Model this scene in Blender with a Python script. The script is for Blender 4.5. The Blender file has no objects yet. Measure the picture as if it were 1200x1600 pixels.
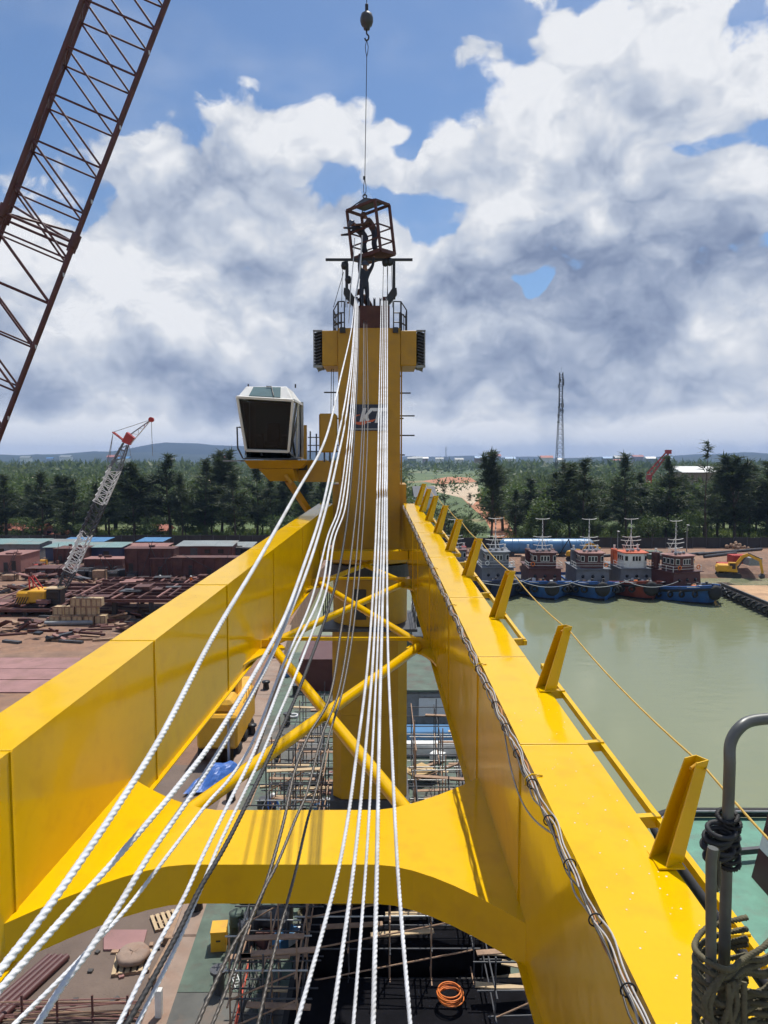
import bpy, bmesh, math, random
from mathutils import Vector, Matrix
random.seed(7)
sc = bpy.context.scene
COL = sc.collection
# ------------------------------------------------------------------ camera
FPX = 1155.0            # focal length in photograph pixels (1200 x 1600)
CAMZ = 22.0             # eye height above the water
PITCH = math.atan(82 / FPX)
cd = bpy.data.cameras.new('camera'); cam = bpy.data.objects.new('camera', cd); COL.objects.link(cam)
cam.location = (0, 0, CAMZ); cam.rotation_euler = (math.pi / 2 - PITCH, 0, 0)
cd.sensor_fit = 'VERTICAL'; cd.sensor_height = 24.0; cd.lens = FPX / 1600 * 24.0
cd.clip_start = 0.1; cd.clip_end = 40000
sc.camera = cam
# ------------------------------------------------------------------ sun and sky
SUNV = Vector((0.17, 0.42, 1.0)).normalized()          # towards the sun
EL = math.asin(SUNV.z); AZ = math.atan2(SUNV.x, SUNV.y)
sl = bpy.data.lights.new('sun', 'SUN'); sun = bpy.data.objects.new('sun', sl); COL.objects.link(sun)
sl.energy = 5.0; sl.angle = math.radians(0.53); sl.color = (1.0, 0.955, 0.88)
sun.rotation_euler = (-SUNV).to_track_quat('-Z', 'Y').to_euler()
sc.view_settings.view_transform = 'Standard'; sc.view_settings.look = 'None'
sc.view_settings.exposure = 0.0; sc.view_settings.gamma = 1.0; sc.view_settings.use_curve_mapping = False
sc.cycles.max_bounces = 4; sc.cycles.diffuse_bounces = 2; sc.cycles.glossy_bounces = 2
sc.cycles.transmission_bounces = 4; sc.cycles.transparent_max_bounces = 6; sc.cycles.volume_bounces = 0
sc.cycles.use_adaptive_sampling = True; sc.cycles.adaptive_threshold = 0.025; sc.cycles.adaptive_min_samples = 10
sc.cycles.use_denoising = True; sc.cycles.sample_clamp_indirect = 6.0
sc.cycles.caustics_reflective = False; sc.cycles.caustics_refractive = False

def pray(px, py):
    u = (px - 600) / FPX; v = (py - 800) / FPX
    c, s = math.cos(PITCH), math.sin(PITCH)
    return Vector((u, c - v * s, -s - v * c))
def at(px, py, Y):                       # the point at distance Y seen at a photograph pixel
    d = pray(px, py); return Vector((0, 0, CAMZ)) + d * (Y / d.y)
def gp(px, py, z=2.5):                   # the point on a level plane seen at a photograph pixel
    d = pray(px, py); return Vector((0, 0, CAMZ)) + d * ((z - CAMZ) / d.z)
def proj(p):
    c, s = math.cos(PITCH), math.sin(PITCH); x, y, z = p[0], p[1], p[2] - CAMZ
    zc = y * c - z * s; yc = y * s + z * c
    return 600 + FPX * x / zc, 800 - FPX * yc / zc

def build_world():
    w = bpy.data.worlds.new('World'); sc.world = w; w.use_nodes = True
    nt = w.node_tree; N = nt.nodes; L = nt.links; N.clear()
    def nd(t, **k):
        n = N.new(t)
        for a, b in k.items(): setattr(n, a, b)
        return n
    def put(s, v):
        if hasattr(v, 'is_output') or isinstance(v, bpy.types.NodeSocket): L.new(v, s)
        else: s.default_value = v
    def math_(op, a, b=0.0, c=None, clamp=False):
        n = nd('ShaderNodeMath', operation=op, use_clamp=clamp); put(n.inputs[0], a); put(n.inputs[1], b)
        if c is not None: put(n.inputs[2], c)
        return n.outputs[0]
    def vmath(op, a, b=None, scale=None):
        n = nd('ShaderNodeVectorMath', operation=op); put(n.inputs[0], a)
        if b is not None: put(n.inputs[1], b)
        if scale is not None: put(n.inputs['Scale'], scale)
        return n.outputs['Value'] if op in ('LENGTH', 'DOT_PRODUCT', 'DISTANCE') else n.outputs['Vector']
    def mrange(v, a, b, c, d, smooth=True):
        n = nd('ShaderNodeMapRange'); n.interpolation_type = 'SMOOTHSTEP' if smooth else 'LINEAR'
        put(n.inputs['Value'], v)
        for k, x in zip(('From Min', 'From Max', 'To Min', 'To Max'), (a, b, c, d)): n.inputs[k].default_value = x
        return n.outputs[0]
    def mixc(f, a, b):
        n = nd('ShaderNodeMix', data_type='RGBA'); put(n.inputs[0], f); put(n.inputs[6], a); put(n.inputs[7], b)
        return n.outputs[2]
    def noise(vec, scale, detail, rough, lac=2.0):
        n = nd('ShaderNodeTexNoise', noise_dimensions='3D'); put(n.inputs['Vector'], vec)
        n.inputs['Scale'].default_value = scale; n.inputs['Detail'].default_value = detail
        n.inputs['Roughness'].default_value = rough; n.inputs['Lacunarity'].default_value = lac
        return n
    dirn = vmath('NORMALIZE', nd('ShaderNodeTexCoord').outputs['Generated'])
    def pdir(px, py): return pray(px, py).normalized()
    def blob(vec, px, py, rx, ry, amp):          # a lump of cloud (or a gap) in one direction of the sky
        c = pdir(px, py)
        v = vmath('SUBTRACT', vec, tuple(c)); v = vmath('MULTIPLY', v, (FPX / rx, FPX / rx, FPX / ry))
        return mrange(vmath('LENGTH', v), 0.0, 1.0, amp, 0.0)
    def total(lst):
        s = lst[0]
        for x in lst[1:]: s = math_('ADD', s, x)
        return s
    warp = noise(dirn, 6.0, 3, .62).outputs['Color']
    warp = vmath('SCALE', vmath('SUBTRACT', warp, (.5, .5, .5)), scale=.17)
    wdir = vmath('ADD', dirn, warp)                     # ragged outlines for the large lumps
    def puffs(vec, det):
        p = vmath('ADD', vec, vmath('SCALE', warp, scale=.5))
        p = vmath('MULTIPLY', p, (1, 1, 1.35))
        return noise(p, 3.6, det, .58, 2.1).outputs['Fac'], p
    big = [blob(wdir, 1010, 90, 300, 260, .22), blob(wdir, 330, 260, 300, 150, .10), blob(wdir, 720, 92, 120, 60, .36),
           blob(wdir, 100, 40, 460, 190, -.30), blob(wdir, 520, 45, 360, 150, -.26), blob(wdir, 640, 130, 130, 60, -.10),
           blob(wdir, 665, 345, 150, 75, -.27), blob(wdir, 520, 285, 130, 50, -.17), blob(wdir, 832, 462, 40, 36, -.40),
           blob(wdir, 1150, 225, 130, 60, -.30), blob(wdir, 1195, 380, 60, 50, -.22), blob(wdir, 1195, 30, 90, 90, -.26), blob(wdir, 640, 240, 60, 30, -.2)]
    z = nd('ShaderNodeSeparateXYZ'); put(z.inputs[0], dirn)
    low = mrange(z.outputs['Z'], .10, .60, .40, .07)
    n0, pv = puffs(dirn, 7)
    v = nd('ShaderNodeTexVoronoi', feature='F1', voronoi_dimensions='3D'); put(v.inputs['Vector'], pv)
    v.inputs['Scale'].default_value = 9.0; v.inputs['Detail'].default_value = 1.6; v.inputs['Roughness'].default_value = .55
    vor = v.outputs['Distance']
    d0 = math_('ADD', math_('ADD', n0, total(big)), low)
    d0 = math_('ADD', d0, math_('MULTIPLY_ADD', vor, -.30, .135))
    off = SUNV * .042 + Vector((0, 0, .012))
    n1, _ = puffs(vmath('NORMALIZE', vmath('ADD', dirn, tuple(off))), 5)
    cover = mrange(d0, .50, .575, 0.0, 1.0)
    thin = mrange(noise(vmath('MULTIPLY', dirn, (1, 1.3, 2.2)), 2.2, 4, .6).outputs['Fac'], .42, .72, 0, .34)   # high veil
    cover = math_('MAXIMUM', cover, thin)
    thick = mrange(d0, .58, .95, 0, 1)
    lit = math_('MULTIPLY', math_('SUBTRACT', n0, n1), 2.7)
    sx = nd('ShaderNodeSeparateXYZ'); put(sx.inputs[0], dirn); elev = sx.outputs['Z']
    soft = noise(vmath('MULTIPLY', dirn, (1, 1, 2.4)), 4.2, 4, .6).outputs['Fac']
    val = math_('ADD', math_('MULTIPLY_ADD', thick, -.10, 1.12), lit)
    val = math_('ADD', val, math_('MULTIPLY_ADD', soft, .62, -.31))
    val = math_('ADD', val, math_('MULTIPLY_ADD', vor, -.62, .27))
    shade = [blob(wdir, 920, 450, 340, 175, -.58), blob(wdir, 200, 430, 380, 150, .16), blob(wdir, 250, 605, 640, 80, -.48), blob(wdir, 950, 605, 480, 85, -.46),
             blob(wdir, 340, 310, 130, 70, -.22), blob(wdir, 830, 250, 130, 70, -.22), blob(wdir, 120, 360, 120, 60, -.16), blob(wdir, 560, 200, 460, 90, .14),
             blob(wdir, 950, 120, 330, 150, .12), blob(dirn, 60, 676, 520, 44, .62), blob(dirn, 880, 676, 620, 42, .60), blob(wdir, 430, 500, 55, 40, .30)]
    bn = noise(pv, 10.5, 4, .55).outputs['Fac']                 # cauliflower lumps
    bil = math_('ABSOLUTE', math_('SUBTRACT', bn, .5))
    lump = mrange(elev, .05, .30, .35, 1.0)                     # lumps show less low down, through more air
    val = math_('ADD', val, math_('MULTIPLY', math_('MULTIPLY_ADD', bil, 1.7, -.15), lump))
    val = math_('ADD', val, total(shade), clamp=True)
    ramp = nd('ShaderNodeValToRGB'); put(ramp.inputs[0], val)
    e = ramp.color_ramp.elements
    e[0].position = .0; e[0].color = (.21, .27, .41, 1); e[1].position = 1.0; e[1].color = (.84, .86, .90, 1)
    for p_, c_ in ((.3, (.33, .395, .535, 1)), (.62, (.53, .59, .70, 1)), (.85, (.70, .735, .80, 1))):
        x = e.new(p_); x.color = c_
    sky = nd('ShaderNodeTexSky', sky_type='NISHITA'); sky.sun_disc = False; sky.sun_elevation = EL; sky.sun_rotation = AZ
    sky.altitude = 20; sky.air_density = 1.0; sky.dust_density = .8; sky.ozone_density = 2.0
    skyc = vmath('MULTIPLY', sky.outputs[0], (.080, .096, .112))
    col = mixc(cover, skyc, ramp.outputs[0])
    hz = mrange(elev, .0, .065, .62, 0.0)
    col = mixc(hz, col, (.62, .685, .79, 1))
    bg = nd('ShaderNodeBackground'); put(bg.inputs[0], col); bg.inputs[1].default_value = 1.0
    out = nd('ShaderNodeOutputWorld'); L.new(bg.outputs[0], out.inputs[0])
    w.cycles.sampling_method = 'MANUAL'; w.cycles.sample_map_resolution = 512
build_world()

# ------------------------------------------------------------------ materials
MATS = {}
def M(name, col, rough=.55, metal=0.0, var=.12, scale=1.5, bump=0.0, bscale=8.0, dirt=None, dscale=1.2, damt=.5, spec=.5, coat=0.0, bdist=.02, streak=False):
    if name in MATS: return MATS[name]
    m = bpy.data.materials.new(name); m.use_nodes = True; MATS[name] = m
    nt = m.node_tree; N = nt.nodes; L = nt.links; b = N['Principled BSDF']
    b.inputs['Roughness'].default_value = rough; b.inputs['Metallic'].default_value = metal
    b.inputs['Specular IOR Level'].default_value = spec; b.inputs['Coat Weight'].default_value = coat
    g = N.new('ShaderNodeNewGeometry')
    pos = g.outputs['Position']
    if streak:
        mp = N.new('ShaderNodeVectorMath'); mp.operation = 'MULTIPLY'; mp.inputs[1].default_value = (1, 1, .12); L.new(pos, mp.inputs[0]); pos = mp.outputs[0]
    n = N.new('ShaderNodeTexNoise'); n.inputs['Scale'].default_value = scale; n.inputs['Detail'].default_value = 5; n.inputs['Roughness'].default_value = .6
    L.new(pos, n.inputs['Vector'])
    mr = N.new('ShaderNodeMapRange'); mr.inputs['From Min'].default_value = .25; mr.inputs['From Max'].default_value = .75
    mr.inputs['To Min'].default_value = 1 - var; mr.inputs['To Max'].default_value = 1 + var; L.new(n.outputs['Fac'], mr.inputs['Value'])
    mx = N.new('ShaderNodeVectorMath'); mx.operation = 'SCALE'; mx.inputs[0].default_value = col[:3]; L.new(mr.outputs[0], mx.inputs['Scale'])
    c = mx.outputs[0]
    if dirt:
        n2 = N.new('ShaderNodeTexNoise'); n2.inputs['Scale'].default_value = dscale; n2.inputs['Detail'].default_value = 8; n2.inputs['Roughness'].default_value = .65
        L.new(pos, n2.inputs['Vector'])
        r2 = N.new('ShaderNodeMapRange'); r2.inputs['From Min'].default_value = .5; r2.inputs['From Max'].default_value = .68; r2.inputs['To Max'].default_value = damt
        L.new(n2.outputs['Fac'], r2.inputs['Value'])
        mm = N.new('ShaderNodeMix'); mm.data_type = 'RGBA'; L.new(r2.outputs[0], mm.inputs[0]); L.new(c, mm.inputs[6]); mm.inputs[7].default_value = (*dirt[:3], 1)
        c = mm.outputs[2]
    L.new(c, b.inputs['Base Color'])
    if bump:
        nb = N.new('ShaderNodeTexNoise'); nb.inputs['Scale'].default_value = bscale; nb.inputs['Detail'].default_value = 4; L.new(g.outputs['Position'], nb.inputs['Vector'])
        bp = N.new('ShaderNodeBump'); bp.inputs['Strength'].default_value = bump; bp.inputs['Distance'].default_value = bdist
        L.new(nb.outputs['Fac'], bp.inputs['Height']); L.new(bp.outputs[0], b.inputs['Normal'])
    return m
YEL = (.71, .422, .0004)
def mats():
    M('yellow_paint', YEL, .13, var=.05, scale=.9, bump=.65, bscale=.9, bdist=.022, dirt=(.52, .28, .01), dscale=2.6, damt=.30, spec=.42)
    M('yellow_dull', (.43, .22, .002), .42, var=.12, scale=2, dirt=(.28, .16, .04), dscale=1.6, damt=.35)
    M('yellow_weld', (.72, .46, .02), .4, var=.12, scale=20)
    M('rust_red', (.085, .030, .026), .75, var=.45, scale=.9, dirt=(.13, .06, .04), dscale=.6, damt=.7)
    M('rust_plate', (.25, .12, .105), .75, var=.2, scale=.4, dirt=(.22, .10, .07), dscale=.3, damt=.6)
    M('lattice_red', (.082, .025, .027), .55, var=.35, scale=2.5, dirt=(.05, .025, .02), dscale=3, damt=.6)
    M('black_steel', (.016, .017, .020), .45, var=.3, scale=4)
    M('dark_steel', (.05, .052, .058), .5, var=.3, scale=3)
    M('grey_steel', (.24, .25, .26), .5, var=.2, scale=3, dirt=(.14, .10, .07), dscale=2, damt=.4)
    M('galvanised', (.42, .43, .42), .38, metal=.4, var=.15, scale=5)
    M('white_paint', (.74, .74, .71), .4, var=.06, scale=2, dirt=(.45, .40, .32), dscale=1.4, damt=.35)
    M('blue_hull', (.028, .105, .33), .5, var=.25, scale=.6, dirt=(.05, .05, .07), dscale=.8, damt=.55)
    M('red_hull', (.21, .045, .03), .55, var=.25, scale=.6, dirt=(.08, .04, .03), dscale=.8, damt=.5)
    M('navy_hull', (.02, .035, .10), .55, var=.25, scale=.6, dirt=(.05, .04, .04), dscale=.8, damt=.5)
    M('rubber', (.012, .012, .013), .75, var=.3, scale=3)
    M('deck_green', (.080, .115, .086), .75, var=.35, scale=1.0, dirt=(.085, .062, .050), dscale=.7, damt=.85)
    M('deck_dark', (.085, .085, .075), .7, var=.35, scale=.8, dirt=(.20, .13, .09), dscale=.6, damt=.6)
    M('grey_blue', (.15, .165, .19), .55, var=.2, scale=1, dirt=(.12, .09, .07), dscale=1.4, damt=.4)
    M('dark_red', (.085, .026, .024), .55, var=.25, scale=1.2, dirt=(.06, .035, .03), dscale=1.2, damt=.5)
    M('orange_red', (.55, .10, .03), .5, var=.15, scale=1.4)
    M('timber', (.30, .19, .12), .8, var=.3, scale=3, dirt=(.16, .10, .07), dscale=1.2, damt=.6, bump=.4, bscale=14)
    M('plywood', (.44, .29, .12), .75, var=.2, scale=3)
    M('concrete', (.27, .195, .15), .85, var=.2, scale=1, dirt=(.24, .13, .08), dscale=.7, damt=.6, bump=.4, bscale=10)
    M('tarp_blue', (.04, .13, .42), .45, var=.15, scale=3, bump=.6, bscale=5, bdist=.06)
    M('roof_green', (.17, .27, .26), .5, var=.15, scale=.4, dirt=(.25, .17, .12), dscale=.2, damt=.6)
    M('roof_blue', (.07, .20, .38), .5, var=.15, scale=.4)
    M('roof_grey', (.22, .25, .25), .5, var=.18, scale=.3, dirt=(.24, .18, .14), dscale=.25, damt=.6)
    M('roof_tile', (.34, .11, .07), .7, var=.25, scale=.8)
    M('tank_blue', (.07, .20, .38), .4, var=.12, scale=.5, dirt=(.10, .14, .20), dscale=.6, damt=.35)
    M('rope_white', (.64, .65, .67), .85, var=.18, scale=9, dirt=(.38, .36, .33), dscale=3.5, damt=.55)
    M('rope_black', (.022, .022, .024), .7, var=.3, scale=20)
    M('wire_rope', (.085, .075, .066), .5, metal=.3, var=.3, scale=30)
    M('rope_olive', (.105, .092, .052), .85, var=.35, scale=25)
    M('rope_yellow', (.50, .32, .06), .7, var=.2, scale=20)
    M('cable_white', (.40, .38, .35), .5, var=.15, scale=8, dirt=(.20, .17, .14), dscale=5, damt=.5)
    M('cable_orange', (.44, .19, .06), .5, var=.2, scale=8)
    M('cable_dark', (.05, .045, .04), .5, var=.2, scale=8)
    M('orange', (.68, .17, .02), .5, var=.1, scale=3)
    M('crawler_yellow', (.70, .36, .015), .45, var=.1, scale=1.2, dirt=(.25, .15, .06), dscale=1.1, damt=.4)
    M('red_paint', (.42, .035, .03), .45, var=.15, scale=1.5)
    M('trunk', (.10, .075, .055), .9, var=.3, scale=4)
    M('skin', (.22, .11, .07), .6, var=.05)
    M('overall_dark', (.030, .034, .055), .85, var=.2, scale=8)
    M('overall_brown', (.085, .045, .035), .85, var=.2, scale=8)
    M('hiviz', (.75, .16, .02), .8, var=.1)
    M('boot', (.015, .013, .012), .7)
    M('helmet_dark', (.06, .07, .10), .4)
    M('wood_plank_light', (.46, .34, .2), .8, var=.2, scale=4)
mats()
def m_glass(name, col, rough=.05):
    m = bpy.data.materials.new(name); m.use_nodes = True; MATS[name] = m
    b = m.node_tree.nodes['Principled BSDF']; b.inputs['Base Color'].default_value = (*col, 1); b.inputs['Roughness'].default_value = rough
    b.inputs['Specular IOR Level'].default_value = .4
    return m
m_glass('glass_dark', (.014, .017, .020), .04); m_glass('glass_roof', (.16, .24, .25), .12)

def m_cab_glass():
    m = bpy.data.materials.new('cab_glass'); m.use_nodes = True; MATS['cab_glass'] = m; nt = m.node_tree; N = nt.nodes; L = nt.links; N.remove(N['Principled BSDF'])
    t = N.new('ShaderNodeBsdfTransparent'); t.inputs[0].default_value = (.46, .51, .52, 1); g = N.new('ShaderNodeBsdfGlossy'); g.inputs['Roughness'].default_value = .03; f = N.new('ShaderNodeFresnel'); f.inputs[0].default_value = 1.5
    x = N.new('ShaderNodeMixShader'); L.new(f.outputs[0], x.inputs[0]); L.new(t.outputs[0], x.inputs[1]); L.new(g.outputs[0], x.inputs[2]); L.new(x.outputs[0], N['Material Output'].inputs[0])
m_cab_glass()
def m_leaf(name, c1, c2, nscale=.35):
    m = bpy.data.materials.new(name); m.use_nodes = True; MATS[name] = m
    nt = m.node_tree; N = nt.nodes; L = nt.links; b = N['Principled BSDF']; b.inputs['Roughness'].default_value = .6
    g = N.new('ShaderNodeNewGeometry'); oi = N.new('ShaderNodeObjectInfo')
    n = N.new('ShaderNodeTexNoise'); n.inputs['Scale'].default_value = nscale; n.inputs['Detail'].default_value = 3; L.new(g.outputs['Position'], n.inputs['Vector'])
    a = N.new('ShaderNodeMath'); a.operation = 'MULTIPLY_ADD'; L.new(g.outputs['Random Per Island'], a.inputs[0]); a.inputs[1].default_value = .5; L.new(n.outputs['Fac'], a.inputs[2])
    a2 = N.new('ShaderNodeMath'); a2.operation = 'MULTIPLY_ADD'; L.new(oi.outputs['Random'], a2.inputs[0]); a2.inputs[1].default_value = .4; L.new(a.outputs[0], a2.inputs[2])
    r = N.new('ShaderNodeMapRange'); r.inputs['From Min'].default_value = .35; r.inputs['From Max'].default_value = 1.2; L.new(a2.outputs[0], r.inputs['Value'])
    mx = N.new('ShaderNodeMix'); mx.data_type = 'RGBA'; L.new(r.outputs[0], mx.inputs[0]); mx.inputs[6].default_value = (*c1, 1); mx.inputs[7].default_value = (*c2, 1)
    L.new(mx.outputs[2], b.inputs['Base Color'])
    t = N.new('ShaderNodeBsdfTranslucent'); L.new(mx.outputs[2], t.inputs[0])
    ms = N.new('ShaderNodeMixShader'); ms.inputs[0].default_value = .42; L.new(b.outputs[0], ms.inputs[1]); L.new(t.outputs[0], ms.inputs[2])
    L.new(ms.outputs[0], N['Material Output'].inputs[0])
    return m
m_leaf('leaf_pine', (.026, .045, .024), (.066, .092, .040))
m_leaf('leaf_broad', (.034, .070, .022), (.100, .150, .042))
m_leaf('leaf_far', (.022, .042, .020), (.110, .150, .055), .022)
m_leaf('grass', (.070, .120, .028), (.16, .20, .06))

# ------------------------------------------------------------------ mesh helpers
class MB:
    def __init__(s): s.v = []; s.f = []; s.sm = []
    def add(s, vs, fs, smooth=False):
        o = len(s.v); s.v += [tuple(x) for x in vs]; s.f += [tuple(i + o for i in f) for f in fs]; s.sm += [smooth] * len(fs); return s
    def box(s, c, size, mtx=None):
        x, y, z = size[0] / 2, size[1] / 2, size[2] / 2
        vs = [Vector((a, b, d)) for d in (-z, z) for b in (-y, y) for a in (-x, x)]
        if mtx is not None: vs = [mtx @ v for v in vs]
        c = Vector(c); vs = [v + c for v in vs]
        return s.add(vs, [(0, 2, 3, 1), (4, 5, 7, 6), (0, 1, 5, 4), (2, 6, 7, 3), (0, 4, 6, 2), (1, 3, 7, 5)])
    def hexa(s, p):   # 8 points: bottom 4 (ccw from above), top 4
        return s.add(p, [(3, 2, 1, 0), (4, 5, 6, 7), (0, 1, 5, 4), (1, 2, 6, 5), (2, 3, 7, 6), (3, 0, 4, 7)])
    def prism(s, poly, vec):
        n = len(poly); vec = Vector(vec); a = [Vector(p) for p in poly]; b = [p + vec for p in a]
        return s.add(a + b, [tuple(range(n))[::-1], tuple(range(n, 2 * n))] + [(i, (i + 1) % n, n + (i + 1) % n, n + i) for i in range(n)])
    def tube(s, pts, r, n=8, cap=True, lobes=0, lobe=.18, turn=0.0, near=None):
        pts = [Vector(p) for p in pts]; R = r if isinstance(r, (list, tuple)) else [r] * len(pts)
        m = len(pts); o = len(s.v); T = []
        for i in range(m):
            t = pts[min(i + 1, m - 1)] - pts[max(i - 1, 0)]; T.append(t.normalized() if t.length > 1e-9 else Vector((0, 0, 1)))
        ref = Vector((0, 0, 1)) if abs(T[0].z) < .9 else Vector((1, 0, 0))
        u = T[0].cross(ref).normalized(); dist = 0; tw = 0.0
        vs = []
        for i in range(m):
            if i: dist += (pts[i] - pts[i - 1]).length
            u = (u - T[i] * u.dot(T[i]));  u = u.normalized() if u.length > 1e-6 else T[i].orthogonal().normalized()
            w = T[i].cross(u); ph = turn * dist; lb = lobe
            if near is not None:
                if near[i]: tw += turn * ((pts[i] - pts[i - 1]).length if i else 0)
                else: lb = 0.0
                ph = tw
            for k in range(n):
                a = 2 * math.pi * k / n
                rr = R[i] * (1 + (lb * (abs(math.cos(lobes * (a) / 2)) - .6) if lobes else 0))
                vs.append(pts[i] + u * (math.cos(a + ph) * rr) + w * (math.sin(a + ph) * rr))
        fs = [(i * n + k, i * n + (k + 1) % n, (i + 1) * n + (k + 1) % n, (i + 1) * n + k) for i in range(m - 1) for k in range(n)]
        s.add(vs, fs, n > 5)
        if cap: s.add(vs[:n], [tuple(range(n))[::-1]]); s.add(vs[-n:], [tuple(range(n))])
        return s
    def bar(s, a, b, w, h=None, up=(0, 0, 1)):
        a = Vector(a); b = Vector(b); h = h or w; t = (b - a).normalized(); up = Vector(up)
        x = t.cross(up)
        if x.length < 1e-4: x = t.cross(Vector((1, 0, 0)))
        x.normalize(); z = x.cross(t)
        q = [(-1, -1), (1, -1), (1, 1), (-1, 1)]
        return s.prism([a + x * (w / 2 * i) + z * (h / 2 * j) for i, j in q], b - a)
    def lathe(s, prof, c=(0, 0, 0), n=16, axis='Z', smooth=True):
        c = Vector(c); vs = []
        for r, z in prof:
            for k in range(n):
                a = 2 * math.pi * k / n; p = (r * math.cos(a), r * math.sin(a), z)
                if axis == 'Y': p = (p[0], p[2], p[1])
                if axis == 'X': p = (p[2], p[0], p[1])
                vs.append(c + Vector(p))
        m = len(prof)
        s.add(vs, [(i * n + k, i * n + (k + 1) % n, (i + 1) * n + (k + 1) % n, (i + 1) * n + k) for i in range(m - 1) for k in range(n)], smooth)
        if prof[0][0] > 1e-6: s.add(vs[:n], [tuple(range(n))[::-1]])
        if prof[-1][0] > 1e-6: s.add(vs[-n:], [tuple(range(n))])
        return s
    def torus(s, c, R, r, axis='Y', n=16, k=8):
        vs = []
        for i in range(n):
            a = 2 * math.pi * i / n
            for j in range(k):
                b = 2 * math.pi * j / k; q = R + r * math.cos(b); p = (q * math.cos(a), r * math.sin(b), q * math.sin(a))
                if axis == 'Z': p = (p[0], p[2], p[1])
                if axis == 'X': p = (p[1], p[0], p[2])
                vs.append(Vector(c) + Vector(p))
        return s.add(vs, [(i * k + j, ((i + 1) % n) * k + j, ((i + 1) % n) * k + (j + 1) % k, i * k + (j + 1) % k) for i in range(n) for j in range(k)], True)
    def build(s, name, mat, parent=None, bevel=0.0, fix=True):
        me = bpy.data.meshes.new(name); me.from_pydata(s.v, [], s.f); me.polygons.foreach_set('use_smooth', s.sm)
        if fix:
            bm = bmesh.new(); bm.from_mesh(me); bmesh.ops.recalc_face_normals(bm, faces=bm.faces)
            if bevel: bmesh.ops.bevel(bm, geom=[e for e in bm.edges if e.is_manifold and e.calc_face_angle(0) > .5], offset=bevel, segments=1, affect='EDGES', clamp_overlap=True)
            bm.to_mesh(me); bm.free()
        me.materials.append(MATS[mat] if isinstance(mat, str) else mat)
        o = bpy.data.objects.new(name, me); COL.objects.link(o)
        if parent is not None: set_parent(o, parent)
        return o
def set_parent(o, p):
    o.parent = p
    # geometry is given in world coordinates unless the parent is a prototype at the origin
    if not p.get('_local'):
        o.matrix_parent_inverse = wm(p).inverted()
def wm(o):
    m = Matrix.LocRotScale(o.location, o.rotation_euler, o.scale)
    return (wm(o.parent) @ o.matrix_parent_inverse @ m) if o.parent else m
def tag(o, label=None, cat=None, group=None, kind=None):
    for k, v in (('label', label), ('category', cat), ('group', group), ('kind', kind)):
        if v: o[k] = v
    return o
def empty(name, loc=(0, 0, 0), label=None, cat=None, group=None, rz=0.0):
    o = bpy.data.objects.new(name, None); COL.objects.link(o); o.location = loc; o.rotation_euler = (0, 0, rz); o.empty_display_size = .3
    return tag(o, label, cat, group)
def local_empty(name, label=None, cat=None, group=None):      # a thing built round the origin and moved afterwards
    o = empty(name, (0, 0, 0), label, cat, group); return o
def copy_tree(o, parent=None):
    c = o.copy(); COL.objects.link(c); c.parent = parent
    for ch in o.children: copy_tree(ch, c)
    return c
def place(o, loc, rz=0.0, s=1.0):
    o.location = loc; o.rotation_euler = (0, 0, rz); o.scale = (s, s, s); return o
def lerp(a, b, t): return a + (b - a) * t
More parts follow.
